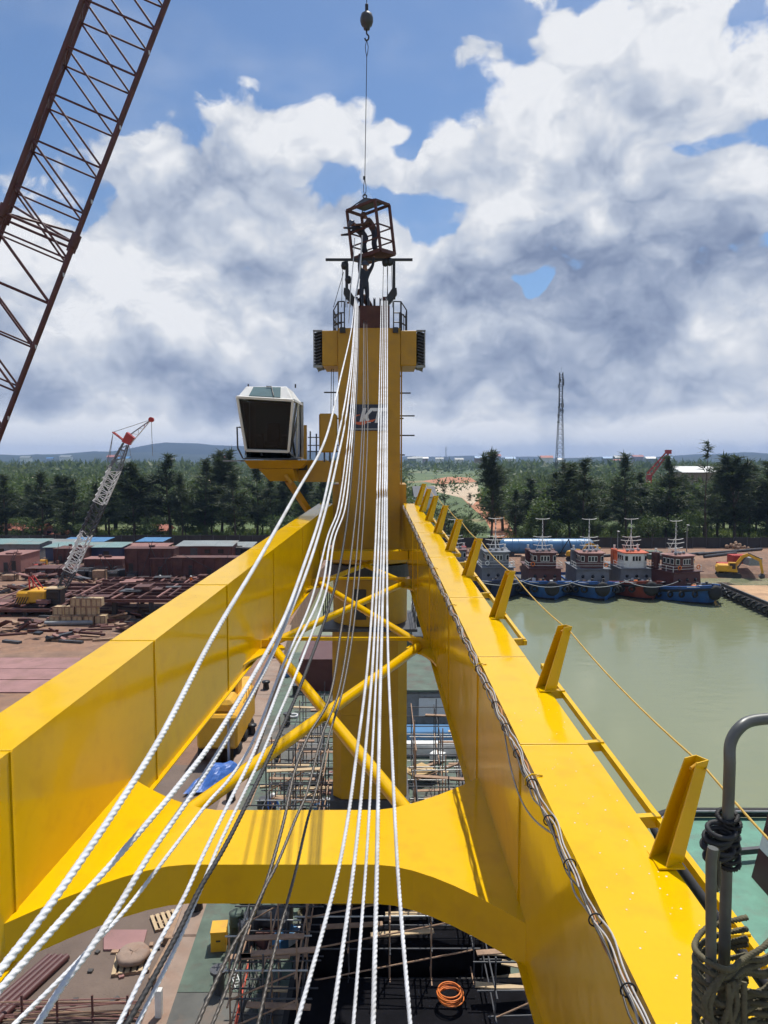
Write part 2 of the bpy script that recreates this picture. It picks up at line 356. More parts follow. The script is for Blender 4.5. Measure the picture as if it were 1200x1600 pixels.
# ------------------------------------------------------------------ ground, water, hills
def build_ground():
    m = bpy.data.materials.new('earth'); m.use_nodes = True; MATS['earth'] = m
    nt = m.node_tree; N = nt.nodes; L = nt.links; b = N['Principled BSDF']; b.inputs['Roughness'].default_value = .9
    g = N.new('ShaderNodeNewGeometry'); sp = N.new('ShaderNodeSeparateXYZ'); L.new(g.outputs['Position'], sp.inputs[0])
    def noise(s, d=6, r=.6):
        n = N.new('ShaderNodeTexNoise'); n.inputs['Scale'].default_value = s; n.inputs['Detail'].default_value = d; n.inputs['Roughness'].default_value = r
        L.new(g.outputs['Position'], n.inputs['Vector']); return n.outputs['Fac']
    def ramp(v, pts):
        r = N.new('ShaderNodeValToRGB'); L.new(v, r.inputs[0]); e = r.color_ramp.elements
        e[0].position, e[0].color = pts[0][0], (*pts[0][1], 1); e[1].position, e[1].color = pts[-1][0], (*pts[-1][1], 1)
        for p, c in pts[1:-1]: x = e.new(p); x.color = (*c, 1)
        return r.outputs[0]
    def mix(f, a, c):
        n = N.new('ShaderNodeMix'); n.data_type = 'RGBA'; L.new(f, n.inputs[0]); L.new(a, n.inputs[6]); L.new(c, n.inputs[7]); return n.outputs[2]
    def mr(v, a, c, lo=0.0, hi=1.0):
        n = N.new('ShaderNodeMapRange'); n.interpolation_type = 'SMOOTHSTEP'; L.new(v, n.inputs[0]); n.inputs[1].default_value = a; n.inputs[2].default_value = c; n.inputs[3].default_value = lo; n.inputs[4].default_value = hi; return n.outputs[0]
    yard = ramp(noise(.11, 9, .65), [(.30, (.075, .044, .032)), (.45, (.17, .092, .058)), (.55, (.25, .135, .080)), (.70, (.12, .066, .048))])
    fine = ramp(noise(1.3, 8, .7), [(.35, (.10, .065, .05)), (.62, (.36, .22, .14))])
    yard = mix(mr(noise(.6, 6), .45, .62, .15, .55), yard, fine)
    st = N.new('ShaderNodeMapping'); st.inputs['Scale'].default_value = (.035, .5, 1); st.inputs['Rotation'].default_value = (0, 0, .12); L.new(g.outputs['Position'], st.inputs[0])
    sn = N.new('ShaderNodeTexNoise'); sn.inputs['Scale'].default_value = 1.0; sn.inputs['Detail'].default_value = 6; L.new(st.outputs[0], sn.inputs['Vector'])
    yard = mix(mr(sn.outputs['Fac'], .48, .66, 0, .6), yard, ramp(noise(.3, 4), [(.3, (.10, .068, .055)), (.7, (.30, .19, .13))]))
    green = ramp(noise(.012, 8, .6), [(.36, (.050, .085, .030)), (.50, (.085, .125, .040)), (.58, (.12, .15, .055)), (.66, (.33, .21, .12)), (.72, (.42, .30, .19))])
    a = N.new('ShaderNodeMath'); a.operation = 'MULTIPLY_ADD'; L.new(noise(.03, 4), a.inputs[0]); a.inputs[1].default_value = 26; L.new(sp.outputs['Y'], a.inputs[2])
    c = mix(mr(a.outputs[0], 182, 194), yard, green)
    L.new(c, b.inputs['Base Color'])
    bp = N.new('ShaderNodeBump'); bp.inputs['Strength'].default_value = .6; bp.inputs['Distance'].default_value = .12; L.new(noise(.9, 8, .65), bp.inputs['Height']); L.new(bp.outputs[0], b.inputs['Normal'])
    xs = [-7000, -2500, -900, -400, -200, -120, -80, -50, -30, -18, -11.2, -10.6, 14, 16, 26, 34, 45, 60, 80, 110, 150, 220, 400, 900, 2500, 7000]
    ys = [-600, -200, -60, 0, 20, 40, 60, 76, 96, 112, 128, 131, 137, 143, 155, 168, 200, 260, 350, 500, 800, 1300, 2200, 3600, 6500]
    def h(x, y):
        if x > -11 and y < 132: return -4.0
        if x > 13 and y < 144: return 2.5 if y > 141 else lerp(-1.2, 2.3, max(0, min(1, (y - 131) / 11)))
        return 2.5
    mb = MB(); vs = [(x, y, h(x, y)) for y in ys for x in xs]; nx = len(xs)
    mb.add(vs, [(j * nx + i, j * nx + i + 1, (j + 1) * nx + i + 1, (j + 1) * nx + i) for j in range(len(ys) - 1) for i in range(nx - 1)])
    o = mb.build('ground', m, fix=False); tag(o, kind='structure')
    # water
    w = bpy.data.materials.new('harbour_water'); w.use_nodes = True; MATS['water'] = w
    nt = w.node_tree; N = nt.nodes; L = nt.links; b = N['Principled BSDF']
    b.inputs['Base Color'].default_value = (.195, .215, .125, 1); b.inputs['Roughness'].default_value = .05; b.inputs['IOR'].default_value = 1.33
    g = N.new('ShaderNodeNewGeometry'); mp = N.new('ShaderNodeMapping'); mp.inputs['Scale'].default_value = (.5, 1.1, 1); L.new(g.outputs['Position'], mp.inputs[0])
    n1 = N.new('ShaderNodeTexNoise'); n1.inputs['Scale'].default_value = .8; n1.inputs['Detail'].default_value = 6; L.new(mp.outputs[0], n1.inputs['Vector'])
    n2 = N.new('ShaderNodeTexNoise'); n2.inputs['Scale'].default_value = .05; n2.inputs['Detail'].default_value = 3; L.new(g.outputs['Position'], n2.inputs['Vector'])
    mr_ = N.new('ShaderNodeMapRange'); mr_.inputs[1].default_value = .4; mr_.inputs[2].default_value = .65; mr_.inputs[3].default_value = .10; mr_.inputs[4].default_value = .42; L.new(n2.outputs['Fac'], mr_.inputs[0])
    bp = N.new('ShaderNodeBump'); bp.inputs['Distance'].default_value = .10; L.new(mr_.outputs[0], bp.inputs['Strength']); L.new(n1.outputs['Fac'], bp.inputs['Height']); L.new(bp.outputs[0], b.inputs['Normal'])
    mb = MB().add([(-10.9, -400, 0), (600, -400, 0), (600, 140, 0), (-10.9, 140, 0)], [(0, 1, 2, 3)])
    tag(mb.build('water', w), kind='structure')
    # hills on the horizon
    def hills(name, dist, hgt, seed, col):
        rnd = random.Random(seed); m = M('hill_' + name, col, .95, var=.25, scale=.01)
        n = 150; mb = MB(); vs = []
        ph = [rnd.random() * 6.3 for _ in range(7)]
        for i in range(n + 1):
            a = lerp(-1.15, 1.15, i / n); x = math.tan(a) * dist if False else a * dist * 1.5
            hh = 0
            for k in range(7): hh += math.sin(a * (6.5 * 1.75 ** k) + ph[k]) * (.66 ** k)
            z = hgt * (.52 + .27 * hh); z = max(z, hgt * .12)
            for dy, f in ((0, 0), (350, .55), (800, 1.0), (1500, .8), (2600, 0)):
                vs.append((x, dist + dy + 60 * math.sin(i * 1.3 + dy), 2 + z * f + (rnd.random() * .08 * z if f else 0)))
        mb.add(vs, [(i * 5 + k, (i + 1) * 5 + k, (i + 1) * 5 + k + 1, i * 5 + k + 1) for i in range(n) for k in range(4)], True)
        tag(mb.build('hills', m), kind='structure')
    hills('far', 4300, 112, 11, (.022, .036, .030)); hills('near', 3500, 62, 5, (.022, .038, .024))
build_ground()
# ------------------------------------------------------------------ crane boom (two box girders, cross beam, bracing)
RN, RF = at(813, 1163, 7.5), at(632, 790, 27.0)      # inner top edge of the right girder, near and far
LN, LF = at(30, 1163, 7.5), at(516, 790, 27.0)
LF.z = RF.z; LN.z = RN.z
def rin(Y): return RN.lerp(RF, (Y - 7.5) / 19.5)
def lin(Y): return LN.lerp(LF, (Y - 7.5) / 19.5)
def gw(Y): return lerp(.70, .53, (Y - 7.5) / 19.5)
def gd(Y): return 2.15 if Y < 23.8 else lerp(2.15, 1.25, (Y - 23.8) / 3.8)
def bz(Y): return rin(Y).z - gd(Y)
def build_boom():
    B = empty('crane_boom', (RN.x - 2.5, 3, RN.z - 2.15), 'glossy yellow twin girder crane boom running from the foreground to the mast', 'crane boom')
    secs_r = [2.6, 7.5, 10.25, 13.6, 17.4, 20.9, 22.8, 27.6]
    secs_l = [2.6, 7.35, 11.0, 14.6, 18.4, 22.0, 27.6]
    for side, secs in ((1, secs_r), (-1, secs_l)):
        f = rin if side == 1 else lin
        for a, b in zip(secs[:-1], secs[1:]):
            ys = [a] + [y for y in (23.8,) if a < y < b] + [b]
            mb = MB(); o = []
            for Y in ys:
                p = f(Y); w = gw(Y) * side; z0 = bz(Y); z1 = p.z
                o.append([(p.x, Y, z0), (p.x + w, Y, z0), (p.x + w, Y, z1), (p.x, Y, z1)])
            n = len(ys); vs = [q for r in o for q in r]
            fs = [(i * 4 + k, i * 4 + (k + 1) % 4, (i + 1) * 4 + (k + 1) % 4, (i + 1) * 4 + k) for i in range(n - 1) for k in range(4)] + [(3, 2, 1, 0), tuple((n - 1) * 4 + k for k in range(4))]
            mb.add(vs, fs); g = mb.build('girder_section', 'yellow_paint', B)
            # weld bead across the top plate and a stiffener down the web at the near end of each section
            p = f(a); w = gw(a)
            if a > 3:
                m = MB(); m.tube([(p.x - .002 * side, a, p.z + .002), (p.x + (w + .002) * side, a, p.z + .002)], .009, 6)
                m.build('weld_bead', 'yellow_weld', g)
                m = MB(); m.box((p.x - side * .006, a, (p.z + bz(a)) / 2 + .01), (.014, .05, p.z - bz(a) - .03)); m.build('web_stiffener', 'yellow_paint', g)
            yy = (a + b) / 2
            if False:
                q = f(yy); m = MB(); m.box((q.x - side * .004, yy, (q.z + bz(yy)) / 2 + .01), (.008, .03, q.z - bz(yy) - .03)); m.build('web_stiffener', 'yellow_paint', g)
        # lower flange lip
        mb = MB()
        for a, b in zip(secs[:-1], secs[1:]):
            pa, pb = f(a), f(b)
            if b > 24: b = 23.8; pb = f(b)
            A = Vector((pa.x - side * .07, a, bz(a) - .012)); Bv = Vector((pb.x - side * .07, b, bz(b) - .012))
            A2 = A + Vector((side * (gw(a) + .14), 0, 0)); B2 = Bv + Vector((side * (gw(b) + .14), 0, 0)); u = Vector((0, 0, .024))
            mb.hexa([A, A2, B2, Bv, A + u, A2 + u, B2 + u, Bv + u])
        mb.build('bottom_flange', 'yellow_paint', B)
    # cross beam with flared ends
    prof = []
    def bx(t): return lerp(lin(8.8).x, rin(8.8).x, t)
    near, far = [], []
    for i in range(25):
        t = i / 24; e = abs(t - .5) * 2
        fl = max(0, (e - .42) / .58) ** 1.7
        yn = 8.12 - .98 * fl; yf = 9.28 + .85 * fl ** .85
        near.append((lerp(lin(yn).x, rin(yn).x, t), yn)); far.append((lerp(lin(yf).x, rin(yf).x, t), yf))
    vs = []
    for k in range(25):
        (xn, yn), (xf, yf) = near[k], far[k]
        vs += [(xn, yn, bz(yn) - .004), (xf, yf, bz(yf) - .004), (xf, yf, bz(yf) + .46), (xn, yn, bz(yn) + .46)]
    fs = [(k * 4 + j, k * 4 + (j + 1) % 4, k * 4 + 4 + (j + 1) % 4, k * 4 + 4 + j) for k in range(24) for j in range(4)] + [(3, 2, 1, 0), (96, 97, 98, 99)]
    cb = MB().add(vs, fs).build('cross_beam', 'yellow_paint', B)
    # nodes
    def node(Y, side):
        p = (rin if side == 1 else lin)(Y); return Vector((p.x - side * .30, Y, bz(Y) + .12))
    N1, N2 = 17.1, 23.4
    for Y in (N1, N2):
        for side in (1, -1):
            p = (rin if side == 1 else lin)(Y); z = bz(Y) + .02; m = MB()
            L = 1.45 if Y == N1 else 1.0; poly = []
            for i in range(13):
                t = -1 + i / 6; y = Y + L * t; px = (rin if side == 1 else lin)(y).x
                poly.append((px - side * (.012 + .46 * max(0, 1 - abs(t)) ** 1.6 + (.10 if abs(t) < .2 else 0)), y, z))
            poly += [((rin if side == 1 else lin)(Y + L).x + side * .02, Y + L, z), ((rin if side == 1 else lin)(Y - L).x + side * .02, Y - L, z)]
            m.prism(poly, (0, 0, .05)); g = m.build('gusset_plate', 'yellow_paint', B)
            m = MB(); m.box((p.x - side * .22, Y, z + .14), (.40, .03, .20)); m.build('gusset_rib', 'yellow_paint', g)
    def brace(a, b, r): MB().tube([a, a.lerp(b, .5), b], r, 14).build('brace_tube', 'yellow_paint', B)
    zb = bz(9.6) + .22
    xr, xl = rin(9.6).x, lin(9.6).x
    brace(node(N1, -1) + Vector((0, -.15, 0)), Vector((lerp(xl, xr, .80), 9.55, zb)), .105)
    brace(node(N1, 1) + Vector((0, -.15, 0)), Vector((lerp(xl, xr, .19), 9.55, zb + .02)), .105)
    brace(node(N2, -1) + Vector((0, -.15, 0)), node(N1, 1) + Vector((0, .2, .02)), .095)
    brace(node(N2, 1) + Vector((0, -.15, 0)), node(N1, -1) + Vector((0, .2, .04)), .095)
    brace(node(N2, -1) + Vector((0, .2, 0)), Vector((rin(26.3).x - .25, 26.3, bz(26.3) + .0)), .085)
    brace(node(N2, 1) + Vector((0, .2, .02)), Vector((lin(26.3).x + .25, 26.3, bz(26.3) + .02)), .085)
    for Y in (N1, N2):
        MB().bar(node(Y, -1) + Vector((-.1, 0, .16)), node(Y, 1) + Vector((.1, 0, .16)), .075).build('tie_bar', 'yellow_paint', B)
    # foot cross plate
    for Y, dz, w in ((25.0, .45, .5),):
        a, b = lin(Y), rin(Y); MB().box(((a.x + b.x) / 2, Y, bz(Y) + dz), (b.x - a.x - .01, w, .30)).build('foot_cross_beam', 'yellow_paint', B)
    # hinge lugs at the foot
    for side in (1, -1):
        p = (rin if side == 1 else lin)(27.6); m = MB()
        for k in (.08, .42):
            poly = [(p.x + side * k, 27.5, p.z + .02), (p.x + side * k, 28.5, p.z - .12), (p.x + side * k, 28.6, p.z - .75), (p.x + side * k, 27.5, bz(27.5) + .02)]
            m.prism(poly, (side * .06, 0, 0))
        m.build('hinge_lug', 'yellow_paint', B)
        MB().tube([(p.x - side * .1, 28.2, p.z - .42), (p.x + side * .7, 28.2, p.z - .42)], .14, 14).build('hinge_pin', 'dark_steel', B)
    # guard posts along the outer edge of the right girder: folded channel, leaning outwards
    posts = [5.5, 9.05, 12.25, 15.4, 18.2, 20.9, 23.3, 25.4, 27.2]
    for Y in posts:
        p = rin(Y); e = Vector((p.x + gw(Y) - .03, Y, p.z)); h = .78
        o = Vector((.24, .06, h)); m = MB(); t = .010
        w0, w1, d0, d1 = .17, .12, .19, .13
        def ring(c, w, d): return [c + Vector((-d / 2, -w / 2, 0)), c + Vector((d / 2, -w / 2, 0)), c + Vector((d / 2, -w / 2 + t, 0)), c + Vector((-d / 2 + t, -w / 2 + t, 0)), c + Vector((-d / 2 + t, w / 2 - t, 0)), c + Vector((d / 2, w / 2 - t, 0)), c + Vector((d / 2, w / 2, 0)), c + Vector((-d / 2, w / 2, 0))]
        rm = Matrix.Rotation(math.radians(-152), 3, 'Z')
        a = [e + rm @ (q - e) for q in ring(e, w0, d0)]; b = [e + o + rm @ (q - e - o) for q in ring(e + o, w1, d1)]
        m.add(a + b, [(i, (i + 1) % 8, 8 + (i + 1) % 8, 8 + i) for i in range(8)] + [(0, 1, 2, 3), (0, 3, 4, 7), (4, 5, 6, 7), (11, 10, 9, 8), (15, 12, 11, 8), (15, 14, 13, 12)])
        g = m.build('guard_post', 'yellow_paint', B)
        MB().tube([e + o * .93 + Vector((-.05, -.05, 0)), e + o * .93 + Vector((.07, .07, 0))], .014, 8).build('eye_bolt', 'yellow_dull', g)
        MB().box(e + Vector((.0, 0, .006)), (.2, .26, .012)).build('base_plate', 'yellow_paint', g)
    # water droplets, their glints put in as white colour, on the right girder
    r = random.Random(12); m = MB()
    for k in range(90):
        Y = r.uniform(3.2, 8.6); c = rin(Y); x = c.x + gw(Y) * r.uniform(.15, .95); s_ = r.uniform(.003, .009)
        m.lathe([(s_, 0), (s_ * .7, s_ * .35), (0, s_ * .45)], (x, Y, c.z + .001), 6)
    sp = m.build('droplet_glints', 'white_paint', B); sp['kind'] = 'stuff'
    # low side rail outside the right girder
    for y0, y1 in ((3.2, 10.0), (11.0, 17.0), (17.8, 24.5)):
        def sr(Y): p = rin(Y); return Vector((p.x + gw(Y) + .17, Y, p.z - .04))
        m = MB(); m.bar(sr(y0), sr(y1), .05, .07); r = m.build('side_rail', 'yellow_paint', B)
        k = 0; y = y0 + .08
        while y < y1:
            q = sr(y); m = MB(); m.bar(q + Vector((.02, 0, .0)), q + Vector((-.175, 0, -.012)), .07, .10)
            m.build('rail_bracket', 'yellow_paint', r); y += 1.43
    return B
boom = build_boom()

# safety line strung through the guard posts
def guard_line():
    pts = []
    def top(Y):
        p = rin(Y); return Vector((p.x + gw(Y) - .03 + .24 * .93 + .07, Y + .06, p.z + .78 * .93))
    ys = [2.5, 5.5, 9.05, 12.25, 15.4, 18.2, 20.9, 23.3, 25.4, 27.2]
    for a, b in zip(ys[:-1], ys[1:]):
        for i in range(8):
            t = i / 8; p = top(a).lerp(top(b), t); p.z -= .06 * 4 * t * (1 - t); pts.append(p)
    pts.append(top(27.2))
    o = MB().tube(pts, .009, 6).build('guard_line', 'rope_yellow'); tag(o, 'thin yellow safety line strung through the posts of the right girder', 'rope')
guard_line()

# cables tied along the inner top edge of the right girder
def cable_bundle():
    R = empty('cable_bundle', rin(3), 'bundle of white, orange and dark cables tied along the right girder edge', 'cables')
    rnd = random.Random(3)
    specs = [('cable_white', .0075, .01, -.045), ('cable_white', .007, -.018, -.055), ('cable_orange', .009, -.002, -.074), ('cable_dark', .008, -.034, -.08), ('cable_white', .008, -.022, -.10), ('cable_dark', .008, .004, -.115)]
    for mat, r, dx, dz in specs:
        pts = []; Y = 2.6; ph = rnd.random() * 6; ph2 = rnd.random() * 6
        while Y < 27.0:
            p = rin(Y); a = .020 * math.sin(Y * 4.2 + ph) + .014 * math.sin(Y * 9.1 + ph2)
            tie = .35 + .65 * abs(math.sin(Y * math.pi / .62))
            pts.append(Vector((p.x - .05 + dx + a * .6 * tie, Y, p.z + .055 + dz + a * tie))); Y += .06 if Y < 14 else .2
        MB().tube(pts, r, 6).build('cable', mat, R)
    Y = 3.0
    while Y < 24:
        p = rin(Y); m = MB()
        m.torus((p.x - .058, Y, p.z - .022), .047, .006, 'Y', 12, 5); m.build('cable_tie', 'rubber', R)
        if int(Y / .62) % 5 == 0:
            m = MB(); m.tube([(p.x + .06, Y + .1, p.z + .015), (p.x - .04, Y + .1, p.z + .03), (p.x - .10, Y + .1, p.z - .01), (p.x - .10, Y + .1, p.z - .08)], .008, 6); m.build('cable_hook', 'yellow_paint', R)
        Y += .62
    m = MB(); pts = []
    for i in range(20):      # one slack loop
        t = i / 19; Y = lerp(8.2, 5.9, t); p = rin(Y); pts.append((p.x - .05 - .05 * math.sin(t * math.pi), Y, p.z - .04 - .28 * math.sin(t * math.pi)))
    m.tube(pts, .009, 6); m.build('slack_cable', 'cable_white', R)
cable_bundle()

# ------------------------------------------------------------------ mast and pedestal
MX = at(577, 700, 27.8).x; MY = 29.0          # mast axis
def zat(py, Y): return at(600, py, Y).z
def build_mast():
    yf = 27.85
    w = (625 - 529) / FPX * (yf / 1.0) * 1.0
    T = empty('crane_mast', (MX, MY, zat(885, yf)), 'tall yellow box mast with crosshead and dark sign board in the middle', 'crane mast')
    z0, z1 = zat(880, yf), zat(513, yf)
    # column in plate strakes
    zs = [z0, zat(800, yf), zat(708, yf), zat(627, yf), z1]
    for a, b in zip(zs[:-1], zs[1:]):
        MB().box((MX, MY, (a + b) / 2), (w, 2 * (MY - yf), b - a)).build('column_strake', 'yellow_dull', T)
        MB().box((MX, MY, b), (w + .012, 2 * (MY - yf) + .012, .025)).build('seam_band', 'yellow_dull', T)
    # head box
    zh0, zh1 = zat(571, yf), zat(516, yf)
    xl, xr = at(503, 540, yf).x, at(651, 540, yf).x
    for a, b, n in ((xl, MX - w / 2, 'l'), (MX + w / 2, xr, 'r')):
        MB().box(((a + b) / 2, MY - .1, (zh0 + zh1) / 2), (b - a - .01, 2.0, zh1 - zh0)).build('crosshead_arm', 'yellow_dull', T, bevel=.02)
    for s, a in ((-1, xl), (1, xr)):
        xo = a + s * .33
        fr = MB()
        fr.box(((a + xo) / 2, MY - 1.0, zh0 - .02), (.34, .12, .08)); fr.box(((a + xo) / 2, MY - 1.0, zh1 + .0), (.34, .12, .06))
        fr.box((xo - s * .02, MY - 1.0, (zh0 + zh1) / 2), (.04, .12, zh1 - zh0)); fr.box((xo - s * .02, MY + .9, (zh0 + zh1) / 2), (.04, .12, zh1 - zh0))
        f = fr.build('louvre_frame', 'grey_steel', T)
        MB().box(((a + xo) / 2, MY - .05, (zh0 + zh1) / 2), (.20, 1.7, zh1 - zh0 - .1)).build('louvre_core', 'black_steel', f)
        for k in range(11):
            z = lerp(zh0 + .08, zh1 - .06, k / 10)
            MB().box(((a + xo) / 2, MY - .06, z), (.30, 1.95, .035), Matrix.Rotation(math.radians(18 * s), 3, 'Y')).build('louvre_slat', 'dark_steel', f)
    # rust red sheave box on top, little black brackets
    zt = zat(478, yf); xa, xb = at(551, 500, yf).x, at(609, 500, yf).x
    MB().box(((xa + xb) / 2, MY - .25, (z1 + zt) / 2 + .02), (xb - xa, 1.7, zt - z1)).build('sheave_box', 'rust_red', T)
    for s in (-1, 1): MB().box((MX + s * .98, yf + .02, zat(517, yf) + .02), (.2, .25, .2)).build('bracket', 'black_steel', T)
    # sheaves in the box
    for k in range(6):
        x = lerp(xa + .12, xb - .12, k / 5); MB().lathe([(.05, -.04), (.36, -.04), (.36, -.02), (.30, 0), (.36, .02), (.36, .04), (.05, .04)], (x, MY - .6, zt + .05), 20, 'X').build('sheave', 'dark_steel', T)
    # side railings on the platform
    for s in (-1, 1):
        xs = [MX + s * 1.02, MX + s * .98, MX + s * 1.38]
        p0 = at(520 if s < 0 else 636, 517, yf).x; p1 = at(538 if s < 0 else 615, 517, yf).x
        zr = zat(470, yf); zb_ = zat(517, yf) + .01; xm = lerp(p0, p1, .45)
        posts = [(p0, MY - .6, zat(480, yf)), (xm, MY - 1.0, zr), (p1, MY - 1.05, zr), (p0, MY + .7, zat(480, yf)), (xm, MY + 1.0, zr)]
        R = MB().bar((p0, MY - .6, zb_), (p0, MY - .6, zat(480, yf)), .05).build('railing', 'black_steel', T)
        for x, y, z in posts[1:]: MB().bar((x, y, zb_), (x, y, z), .06 if x == xm else .045).build('railing_post', 'black_steel', R)
        for fz in (1.0, .62, .3):
            m = MB(); pts = [(x, y, lerp(zb_, z, fz)) for x, y, z in (posts[4], posts[3], posts[0], posts[1], posts[2])]
            m.tube(pts, .024, 6); m.build('railing_bar', 'black_steel', R)
        for k in range(3):
            t = (k + .5) / 3; MB().bar((lerp(p0, xm, t), MY - .8, zb_), (lerp(p0, xm, t), MY - .8, lerp(zb_, zr, .62)), .03).build('baluster', 'black_steel', R)
    # gantry frame above: posts, flared foot brackets and top bar
    zb2 = zat(397, yf)
    for px in (540, 616):
        s = -1 if px < 577 else 1
        x = at(px, 430, yf).x; g = MB().bar((x, MY - .3, zat(460, yf)), (x, MY - .3, zb2), .11).build('gantry_post', 'black_steel', T)
        xi = x - s * .35; z = zat(452, yf)
        MB().prism([(x + s * .12, MY - .45, z), (x + s * .10, MY - .45, z + .22), (x - s * .08, MY - .45, z + .18), (x - s * .42, MY - .45, z - .32), (x - s * .30, MY - .45, z - .52), (x - s * .1, MY - .45, z - .3)], (0, .3, 0)).build('gantry_foot', 'black_steel', g)
        MB().bar((xi, MY - .3, zt - .3), (xi, MY - .3, z - .1), .14).build('gantry_stub', 'rust_red', g)
    MB().bar((at(506, 397, yf).x, MY - .3, zb2 + .02), (at(646, 397, yf).x, MY - .3, zb2 + .02), .09).build('gantry_bar', 'black_steel', T)
    for px, py in ((602, 410), (609, 409), (538, 415), (544, 437)):
        p = at(px, py, MY - .3)
        b = MB().lathe([(.0, -.17), (.10, -.12), (.13, 0), (.10, .12), (.0, .16)], p, 10).build('pulley_block', 'black_steel', T)
        MB().tube([p + Vector((0, 0, .1)), (p.x, p.y, min(zb2, p.z + .6))], .018, 5).build('pulley_hanger', 'black_steel', b)
        for k in (-.07, .07): MB().tube([p + Vector((k, 0, -.1)), (p.x + k * 1.5, p.y - .1, zt + .1)], .011, 5).build('fall_line', 'black_steel', b)
    # rigging from the left
    MB().tube([at(537, 425, MY - .3), at(521, 480, MY - .6)], .012, 5).build('stay_line', 'black_steel', T)
    MB().tube([at(518, 574, MY), at(517, 648, MY - .5)], .012, 5).build('stay_line', 'black_steel', T)
    MB().tube([at(521, 572, MY), at(521, 645, MY - .5)], .012, 5).build('stay_line', 'black_steel', T)
    # ladder rungs and light arms sticking out of the right side
    for py, pl in ((616, 641), (651, 647), (655, 630), (681, 647), (711, 632), (590, 628)):
        z = zat(py, MY); MB().bar((MX + w / 2 - .02, MY - .5, z), (at(pl, py, MY).x, MY - .5, z), .05).build('step_arm', 'black_steel', T)
    for k in (-.72, -.3): MB().bar((MX + w / 2 + .06, MY + k, zat(860, MY)), (MX + w / 2 + .06, MY + k, zat(575, MY)), .045).build('ladder_stile', 'yellow_dull', T)
    for py, pl in ((615, 508), (655, 520)):
        z = zat(py, MY); MB().bar((MX - w / 2 + .02, MY - .5, z), (at(pl, py, MY).x, MY - .5, z), .05).build('step_arm', 'black_steel', T)
    # hinge housings either side at the boom foot
    for s in (-1, 1):
        x = MX + s * (w / 2)
        m = MB(); m.prism([(x, 28.0, zat(757, 28)), (x, 30.2, zat(757, 28)), (x, 30.2, zat(880, 28)), (x, 27.95, zat(880, 28)), (x, 28.0, zat(800, 28))], (s * .24, 0, 0)); m.build('hinge_housing', 'yellow_dull', T)
    # boom foot guard seen right of the column
    # slewing platform
    MB().lathe([(1.45, zat(884, 27.6)), (1.75, zat(880, 27.6)), (1.75, zat(868, 27.6)), (1.5, zat(862, 27.6))], (MX, MY, 0), 40, smooth=False).build('slew_table', 'yellow_dull', T)
    # sign board
    x0, x1, s0, s1 = at(545.5, 650, yf).x, at(605.5, 650, yf).x, zat(673, yf), zat(632, yf)
    S = MB().box(((x0 + x1) / 2, yf - .035, (s0 + s1) / 2), (x1 - x0, .05, s1 - s0)).build('sign_board', M('sign_navy', (.010, .018, .045), .4, var=.1), T)
    M('sign_white', (.70, .71, .74), .4, var=.05); M('sign_orange', (.62, .13, .05), .4, var=.05)
    sw, sh = x1 - x0, s1 - s0
    def SP(u, v): return (x0 + u * sw, yf - .062, s0 + v * sh)
    def letter(polys, mat, name, dy=0.0):
        m = MB()
        for po in polys: m.prism([(SP(*q)[0], SP(*q)[1] - dy, SP(*q)[2]) for q in po], (0, -.012, 0))
        return m.build(name, mat, S)
    sk = lambda pts: [(u + .16 * (v - .5), v) for u, v in pts]
    letter([sk([(.30, .30), (.395, .30), (.395, .86), (.30, .86)]), sk([(.39, .56), (.50, .86), (.62, .86), (.465, .56), (.60, .30), (.48, .30)])], 'sign_white', 'letter_k')
    letter([sk([(.58, .86), (.95, .86), (.95, .74), (.58, .74)]), sk([(.70, .74), (.80, .74), (.80, .30), (.70, .30)])], 'sign_white', 'letter_t', .001)
    arc = []
    for i in range(21):
        a = math.radians(95 + i * 11); arc.append((.30 + .22 * math.cos(a), .42 + .20 * math.sin(a)))
    arc2 = [(.31 + .16 * math.cos(math.radians(95 + i * 11)), .44 + .15 * math.sin(math.radians(95 + i * 11))) for i in range(21)]
    m = MB()
    for i in range(20):
        m.prism([(SP(*q)[0], SP(*q)[1] - .002, SP(*q)[2]) for q in (arc[i], arc[i + 1], arc2[i + 1], arc2[i])], (0, -.010, 0))
    m.prism([(SP(*q)[0], SP(*q)[1] - .003, SP(*q)[2]) for q in ((.20, .26), (.62, .34), (.70, .45), (.50, .38), (.22, .33))], (0, -.010, 0))
    m.build('swoosh', 'sign_orange', S)
    MB().box(((x0 + x1) / 2, yf - .066, s0 + .06), (sw, .012, .03)).build('edge_strip', 'galvanised', S)
    return T
mast = build_mast()
